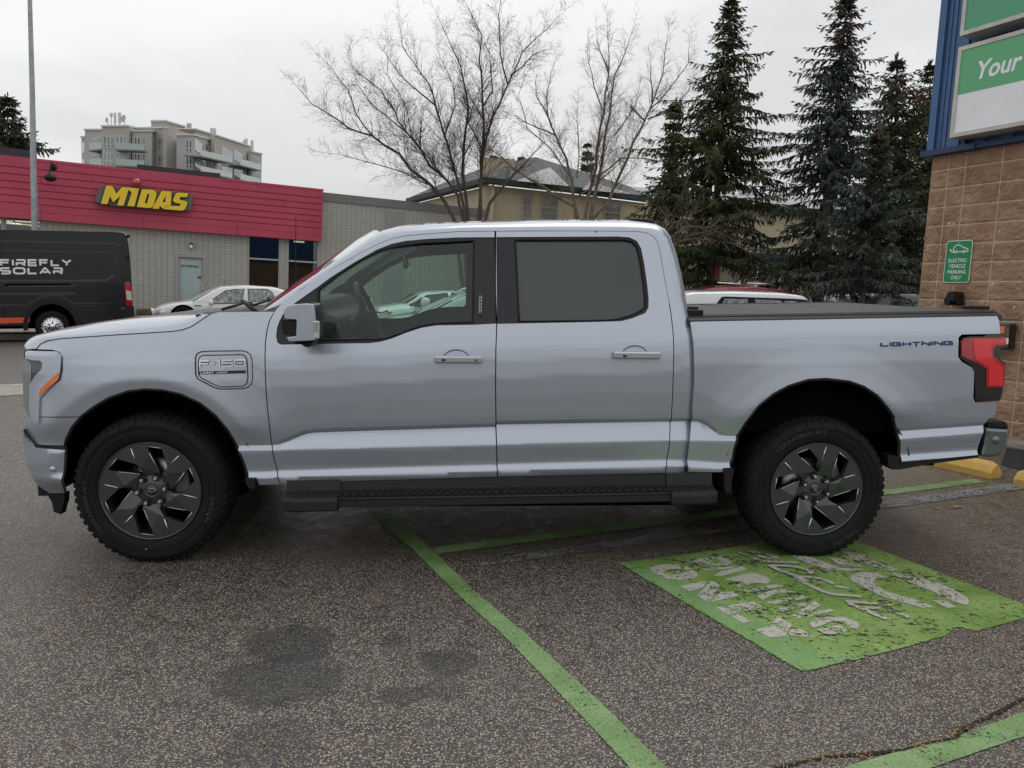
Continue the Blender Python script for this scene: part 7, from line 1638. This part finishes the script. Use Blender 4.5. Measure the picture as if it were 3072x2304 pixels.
def twigs(tb, a, d, L, r, lvl, rnd, nodes, dens=1.0, rmin=.0035, upb=.25):
    n = 4 if lvl < 2 else 2; p = a; dd = d
    for i in range(n):
        dd = (dd+Vector((rnd.uniform(-1, 1), rnd.uniform(-1, 1), rnd.uniform(-1, 1)))*.13+UP*upb*.12).normalized(); q = p+dd*(L/n); r0 = max(rmin, r*(1-i/n*.75)); r1 = max(rmin*.8, r*(1-(i+1)/n*.75)); tb.seg(p, q, r0, r1)
        if lvl < 3:
            k = max(1, int(round((L/n)/(.33, .19, .17)[lvl]*dens)))
            for _ in range(k):
                t = rnd.random(); twigs(tb, p.lerp(q, t), rdir(dd, rnd.uniform(.45, .95), rnd), L*rnd.uniform(.38, .66)*(1-.45*(i+t)/n)+.10, r0*.45, lvl+1, rnd, nodes, dens, rmin, upb)
        p = q
    if lvl >= 2: nodes.append(p)
def bare_tree(name, label, limbs, depth, base, r0, mat, seed, dens=1.0, leaves=0, group=None, spread=2.2, rmin=.0032, side=1.0, lean=None):
    rnd = random.Random(seed); root = empty(name, Matrix.Translation((0, 0, 0)), label, 'tree', group); tb = TB(); tr = TB(); nodes = []
    for li, Lm in enumerate(limbs):
        n = len(Lm); end = rnd.uniform(-spread, spread); P = [at(x, y, depth+end*(i/(n-1))**1.5) for i, (x, y) in enumerate(Lm)]
        # refine
        Q = [P[0]]
        for a, b in zip(P, P[1:]):
            m_ = (a+b)/2+Vector((rnd.uniform(-1, 1), rnd.uniform(-1, 1), rnd.uniform(-1, 1)))*(b-a).length*.04; Q += [m_, b]
        tot = sum((b-a).length for a, b in zip(Q, Q[1:])); s = 0; rr0 = r0*(1 if Lm[0][1] > 600 else .42)*rnd.uniform(.8, 1.1)
        for a, b in zip(Q, Q[1:]):
            L = (b-a).length; t = s/tot; t2 = (s+L)/tot; ra = rr0*(1-t)**.9+rmin; rb = rr0*(1-t2)**.9+rmin; tr.seg(a, b, ra, rb, 7)
            if t > .10:
                k = max(1, int(round(L/.24*dens)))
                for _ in range(k):
                    u = rnd.random(); d = rdir((b-a).normalized(), rnd.uniform(.5, 1.05), rnd); d = (d+UP*.35).normalized(); tt = t+(t2-t)*u; Lb = (.5+.22*tot*(1-tt)**.8)*rnd.uniform(.55, 1.0)*side; twigs(tb, a.lerp(b, u), d, min(Lb, 2.4), ra*.42*(1 if ra < .05 else .6), 1, rnd, nodes, dens, rmin)
            s += L
        twigs(tb, Q[-1], (Q[-1]-Q[-2]).normalized(), .7, rmin*1.5, 1, rnd, nodes, dens, rmin)
        if Lm[0][1] > 600: tr.seg(Q[0], Vector((base.x+(Q[0].x-base.x)*.35, base.y, 0)), rr0, rr0*1.3, 7)
    tr.build('trunk', mat, root); tb.build('twig', mat, root)
    if leaves:
        lb = MB()
        for p in rnd.sample(nodes, min(leaves, len(nodes))):
            u = Vector((rnd.uniform(-1, 1), rnd.uniform(-.3, .3), rnd.uniform(-1, 0))).normalized()*.055; w = Vector((rnd.uniform(-1, 1), 0, rnd.uniform(-1, 1))).normalized()*.022; lb.add([p, p+u*.5+w, p+u, p+u*.5-w], [(0, 1, 2, 3)])
        tag(lb.build('leaf', pmat(name+'_leaf', (.10, .055, .03), .8, col2=(.22, .10, .04), vscale=2), root, fix=False), kind='stuff')
    return root
Zt = lambda *p: [(800+x/2.212, y/2.212) for x, y in p]; Zu = lambda *p: [(1500+x/2.212, y/2.212) for x, y in p]
BARK1 = pmat('dark_bark', (.055, .040, .034), .9, col2=(.11, .085, .07), vscale=3); BARK2 = pmat('tan_bark', (.12, .095, .07), .9, col2=(.22, .175, .13), vscale=3)
L1 = [Zt((1250, 1475), (1200, 1370), (1150, 1290), (1080, 1220), (960, 1130), (880, 1020), (700, 900), (540, 850), (480, 800), (300, 690), (160, 530)), Zt((1110, 1240), (920, 1150), (800, 1110), (650, 1070), (480, 1020), (370, 1010)),
      Zt((1300, 1470), (1290, 1400), (1270, 1300), (1200, 1200), (1080, 1100), (1000, 960), (870, 800), (830, 700), (760, 600), (600, 480), (530, 370), (580, 300)), Zt((1320, 1470), (1280, 1250), (1230, 1080), (1180, 900), (1120, 700), (1080, 560), (980, 420), (900, 300), (880, 120)),
      Zt((1340, 1470), (1300, 1150), (1310, 950), (1340, 750), (1320, 600), (1290, 450), (1230, 320), (1130, 100)), Zt((1400, 1470), (1420, 1250), (1430, 1000), (1440, 800), (1430, 560), (1410, 400), (1430, 240), (1350, 80), (1290, -60)),
      Zt((1420, 1470), (1430, 1050), (1500, 780), (1600, 560), (1700, 340), (1850, 200), (1990, 60)), Zt((1600, 560), (1550, 350), (1540, 100), (1560, -100)), Zt((1450, 1470), (1480, 1350), (1560, 1250), (1650, 1150), (1780, 1010), (1850, 940)),
      Zt((1270, 1300), (1100, 1080), (960, 900), (930, 720), (800, 500), (790, 240)), Zt((700, 900), (590, 750), (540, 600), (430, 450), (350, 370)), Zt((1620, 500), (1760, 370), (1900, 320)), Zt((1000, 960), (930, 880), (700, 700), (600, 560), (450, 560)),
      Zt((1180, 900), (1250, 700), (1240, 560), (1150, 380), (1130, 250)), Zt((1120, 700), (950, 560), (830, 420), (760, 320)), Zt((1430, 1000), (1340, 820), (1400, 620), (1500, 480)), Zt((1440, 700), (1500, 600), (1480, 350), (1400, 200))]
bare_tree('bare_tree', 'wide dark bare tree of many stems with a few dead leaves, behind the pickup roof', L1, 33, at(1420, 900, 33), .075, BARK1, 5, 1.15, 500, 'bare trees behind the pickup')
L2 = [Zu((520, 1460), (500, 1380), (480, 1200), (440, 1050), (370, 900), (320, 780), (310, 620), (340, 480), (375, 390)), Zu((500, 1370), (350, 1290), (200, 1190), (0, 1030), (-150, 960)), Zu((560, 1460), (600, 1250), (640, 1100), (650, 950), (690, 750), (720, 500), (715, 250), (710, 120)),
      Zu((600, 1460), (650, 1200), (690, 950), (730, 750), (760, 500), (830, 350), (890, 160)), Zu((620, 1450), (720, 1340), (800, 1150), (880, 950), (960, 800), (1010, 690), (1080, 500), (1120, 170)), Zu((980, 790), (1150, 740), (1250, 600), (1310, 480)),
      Zu((1000, 720), (1100, 620), (1250, 420), (1262, 240)), Zu((510, 1180), (520, 900), (520, 650)), Zu((640, 1180), (800, 1050), (950, 1050), (1150, 1080), (1370, 1010)), Zu((820, 1460), (1000, 1360), (1100, 1260), (1200, 1150), (1300, 1080)),
      Zu((370, 900), (250, 850), (100, 770), (20, 740)), Zu((480, 1200), (330, 980), (180, 850), (120, 640), (180, 480)), Zu((320, 780), (240, 640), (230, 500)), Zu((690, 750), (620, 560), (590, 420), (590, 280)), Zu((720, 480), (660, 330), (640, 220)), Zu((960, 800), (870, 700), (860, 820)),
      Zu((1010, 690), (1000, 520), (1000, 360)), Zu((760, 900), (900, 700), (930, 550)), Zu((520, 1300), (660, 1200), (780, 1100), (840, 950))]
bare_tree('bare_tree', 'paler bare tree with two narrow upright tops, between the dark bare tree and the spruces', L2, 37, at(1750, 900, 37), .085, BARK2, 9, 1.15, 0, 'bare trees behind the pickup', rmin=.0034, side=.85)
L3 = [Zu((1060, 1650), (1150, 1560), (1250, 1500), (1400, 1510), (1480, 1560)), Zu((1050, 1700), (1100, 1560), (1150, 1480), (1250, 1440), (1330, 1400)), Zu((1060, 1700), (1180, 1600), (1300, 1580), (1420, 1600)), Zu((1050, 1720), (1150, 1640), (1250, 1560), (1350, 1540)), Zu((1040, 1720), (1080, 1600), (1080, 1500), (1120, 1440))]
sh = bare_tree('bare_shrub', 'low leafless shrub sprawling behind the cab and in front of the tallest spruce', L3, 17, at(1990, 900, 17), .012, BARK2, 4, 1.2, 0, None, .6, .003, .45); sh['category'] = 'shrub'
def spruce(label, apex, basepx, ybase, depth, hw, cm, seed, tipmat=None, n_w=46, pw=.8, y0=None, cones=.0, card=.30):
    """apex/base pixels; hw: half width in pixels at ybase"""
    rnd = random.Random(seed); top = at(apex[0], apex[1], depth); bot_ = at(basepx, ybase, depth); ax = (top-bot_); H = ax.length; ax.normalize(); Wm = hw/FPX*depth
    root = empty('spruce_tree', Matrix(), label, 'spruce tree', 'spruces around the car park'); tb = TB(); g0 = bot_-ax*(bot_.z/ax.z); tb.seg(g0, bot_, .17*H/10, .15*H/10, 8); tb.seg(bot_, top, .15*H/10, .015, 8)
    V = []; F = []; MI = []
    def cardq(p, d, L, w, mi):
        u = d.cross(Vector((rnd.uniform(-1, 1), rnd.uniform(-1, 1), rnd.uniform(-1, 1)))).normalized()*w; i = len(V); V.extend([p-u*.5, p+d*L*.45-u, p+d*L, p+d*L*.45+u]); F.append((i, i+1, i+2, i+3)); MI.append(mi)
    e1 = ax.orthogonal().normalized(); e2 = ax.cross(e1); nlev = n_w
    for lv in range(nlev):
        t = ((lv+rnd.random()*.6)/nlev); t = t**.92; P = top-ax*(H*t); R = Wm*(t**pw)*rnd.choice((.62, .85, 1.0, 1.12))+.05; nb = 5+int(2*t)
        ph = rnd.random()*PI
        for k in range(nb):
            if t > .62 and rnd.random() < .38: continue
            a = ph+2*PI*k/nb+rnd.uniform(-.3, .3); L = R*rnd.choice((rnd.uniform(.45, .75), rnd.uniform(.8, 1.1), rnd.uniform(.9, 1.25))); out = e1*math.cos(a)+e2*math.sin(a); prev = P; ns = max(3, int(L/.22)); el = .30*(1-t)+.02
            for i in range(ns):
                u = (i+1)/ns; q = P+out*(L*u)+ax*(L*(el*u-.50*u*u+.30*u**3.2)); tb.seg(prev, q, .022*(1-u)+.006, .022*(1-u)*.9+.005, 3); d = (q-prev).normalized(); sidev = d.cross(ax).normalized()
                mi = 2 if (cones and t < .22 and rnd.random() < cones) else (1 if (u > .7 and rnd.random() < .55) else 0)
                if u > .12 or t < .3:
                    for s_ in (-1, 1):
                        for j in range(3 if L < 1 else 4):
                            pp = prev.lerp(q, rnd.random()); ln = card*(.5+.5*math.sin(PI*min(1, u*.9+.1)))*rnd.uniform(.7, 1.25); dd = (sidev*s_*rnd.uniform(.3, 1)+d*rnd.uniform(.3, 1)-ax*rnd.uniform(.1, .9)).normalized(); cardq(pp, dd, ln, ln*.12, mi)
                            if L > .9: cardq(pp+dd*ln*.6, (dd*.6-ax*rnd.uniform(.3, 1)).normalized(), ln*.8, ln*.11, mi)
                    cardq(prev.lerp(q, .5), (d-ax*.8).normalized(), card*.8, card*.13, mi); cardq(q, (d+ax*rnd.uniform(-.2, .3)).normalized(), card*.6, card*.12, mi)
                prev = q
    for i in range(8): cardq(top-ax*rnd.uniform(0, .35), (ax+Vector((rnd.uniform(-1, 1), rnd.uniform(-1, 1), 0))*.5).normalized(), .3, .04, 2 if cones else 0)
    tb.build('trunk', BARK1, root); me = bpy.data.meshes.new('crown'); me.from_pydata([tuple(v) for v in V], [], F); o = link('crown', me, root, [cm, tipmat or cm, CONE])
    for p, mi in zip(me.polygons, MI): p.material_index = mi
    return root
def needle(name, a, b, s=1.2): return pmat(name, a, .75, col2=b, vscale=s, spec=.25)
CONE = pmat('spruce_cone', (.060, .038, .026), .85, col2=(.13, .075, .045), vscale=3)
ND1 = needle('spruce_green', (.022, .034, .013), (.055, .072, .022)); ND1T = needle('spruce_green_tip', (.045, .065, .020), (.08, .10, .03))
ND2 = needle('spruce_blue', (.022, .030, .022), (.055, .070, .055)); ND2T = needle('spruce_blue_tip', (.055, .072, .060), (.12, .145, .128)); ND3 = needle('spruce_dark', (.018, .027, .012), (.045, .055, .02)); ND4 = needle('spruce_left', (.03, .04, .025), (.06, .075, .045))
spruce('tallest green spruce standing right behind the cab, brown cones at its top', (2195, 4), 2130, 850, 24, 330, ND1, 21, ND1T, 56, .72, cones=.3, card=.25)
spruce('small thin green spruce on the left side of the tallest green one', (2024, 305), 2010, 850, 27, 160, ND1, 22, ND1T, 34, .75, card=.26)
spruce('blue green spruce with a long cone laden tip reaching past the top of the photo', (2545, -30), 2455, 880, 22, 310, ND2, 23, ND2T, 50, .78, cones=.55, card=.24)
spruce('dark green spruce rising between the blue one and the block wall', (2690, 175), 2680, 870, 29, 250, ND3, 24, ND1T, 42, .6, cones=.4, card=.28)
spruce('dark spruce mostly hidden behind the corner of the blue cladding', (2790, 195), 2790, 870, 32, 240, ND3, 25, ND1T, 40, .6, card=.28)
spruce('low silvery blue spruce in front of the dark green one near the wall', (2640, 395), 2590, 870, 19.5, 200, ND2, 26, ND2T, 30, .6, cones=.3, card=.22)
spruce('green spruce behind the lamp post at the left edge of the photo', (22, 288), 22, 900, 44, 330, ND4, 27, ND4, 46, .85, card=.45)
spruce('tiny distant spruce top poking up behind the house roof', (1762, 432), 1762, 900, 62, 75, ND3, 28, ND3, 30, .7, card=.5)
# grass and dead leaves along the foot of the shop
m = MB(); random.seed(5)
for i in range(500):
    px = random.uniform(405, 470); p = FP.P(FP.ab(px, 940)[0], 0, random.uniform(.1, .9)); p = MG @ p; p.z = .12; h = random.uniform(.05, .22); a = random.uniform(0, PI); w = Vector((math.cos(a), math.sin(a), 0))*random.uniform(.02, .08); m.add([p-w, p+w, p+Vector((random.uniform(-.08, .08), 0, h))], [(0, 1, 2)])
tag(m.build('grass_tuft', pmat('dead_grass', (.20, .14, .06), .9, col2=(.10, .10, .04), vscale=4), fix=False), kind='stuff')
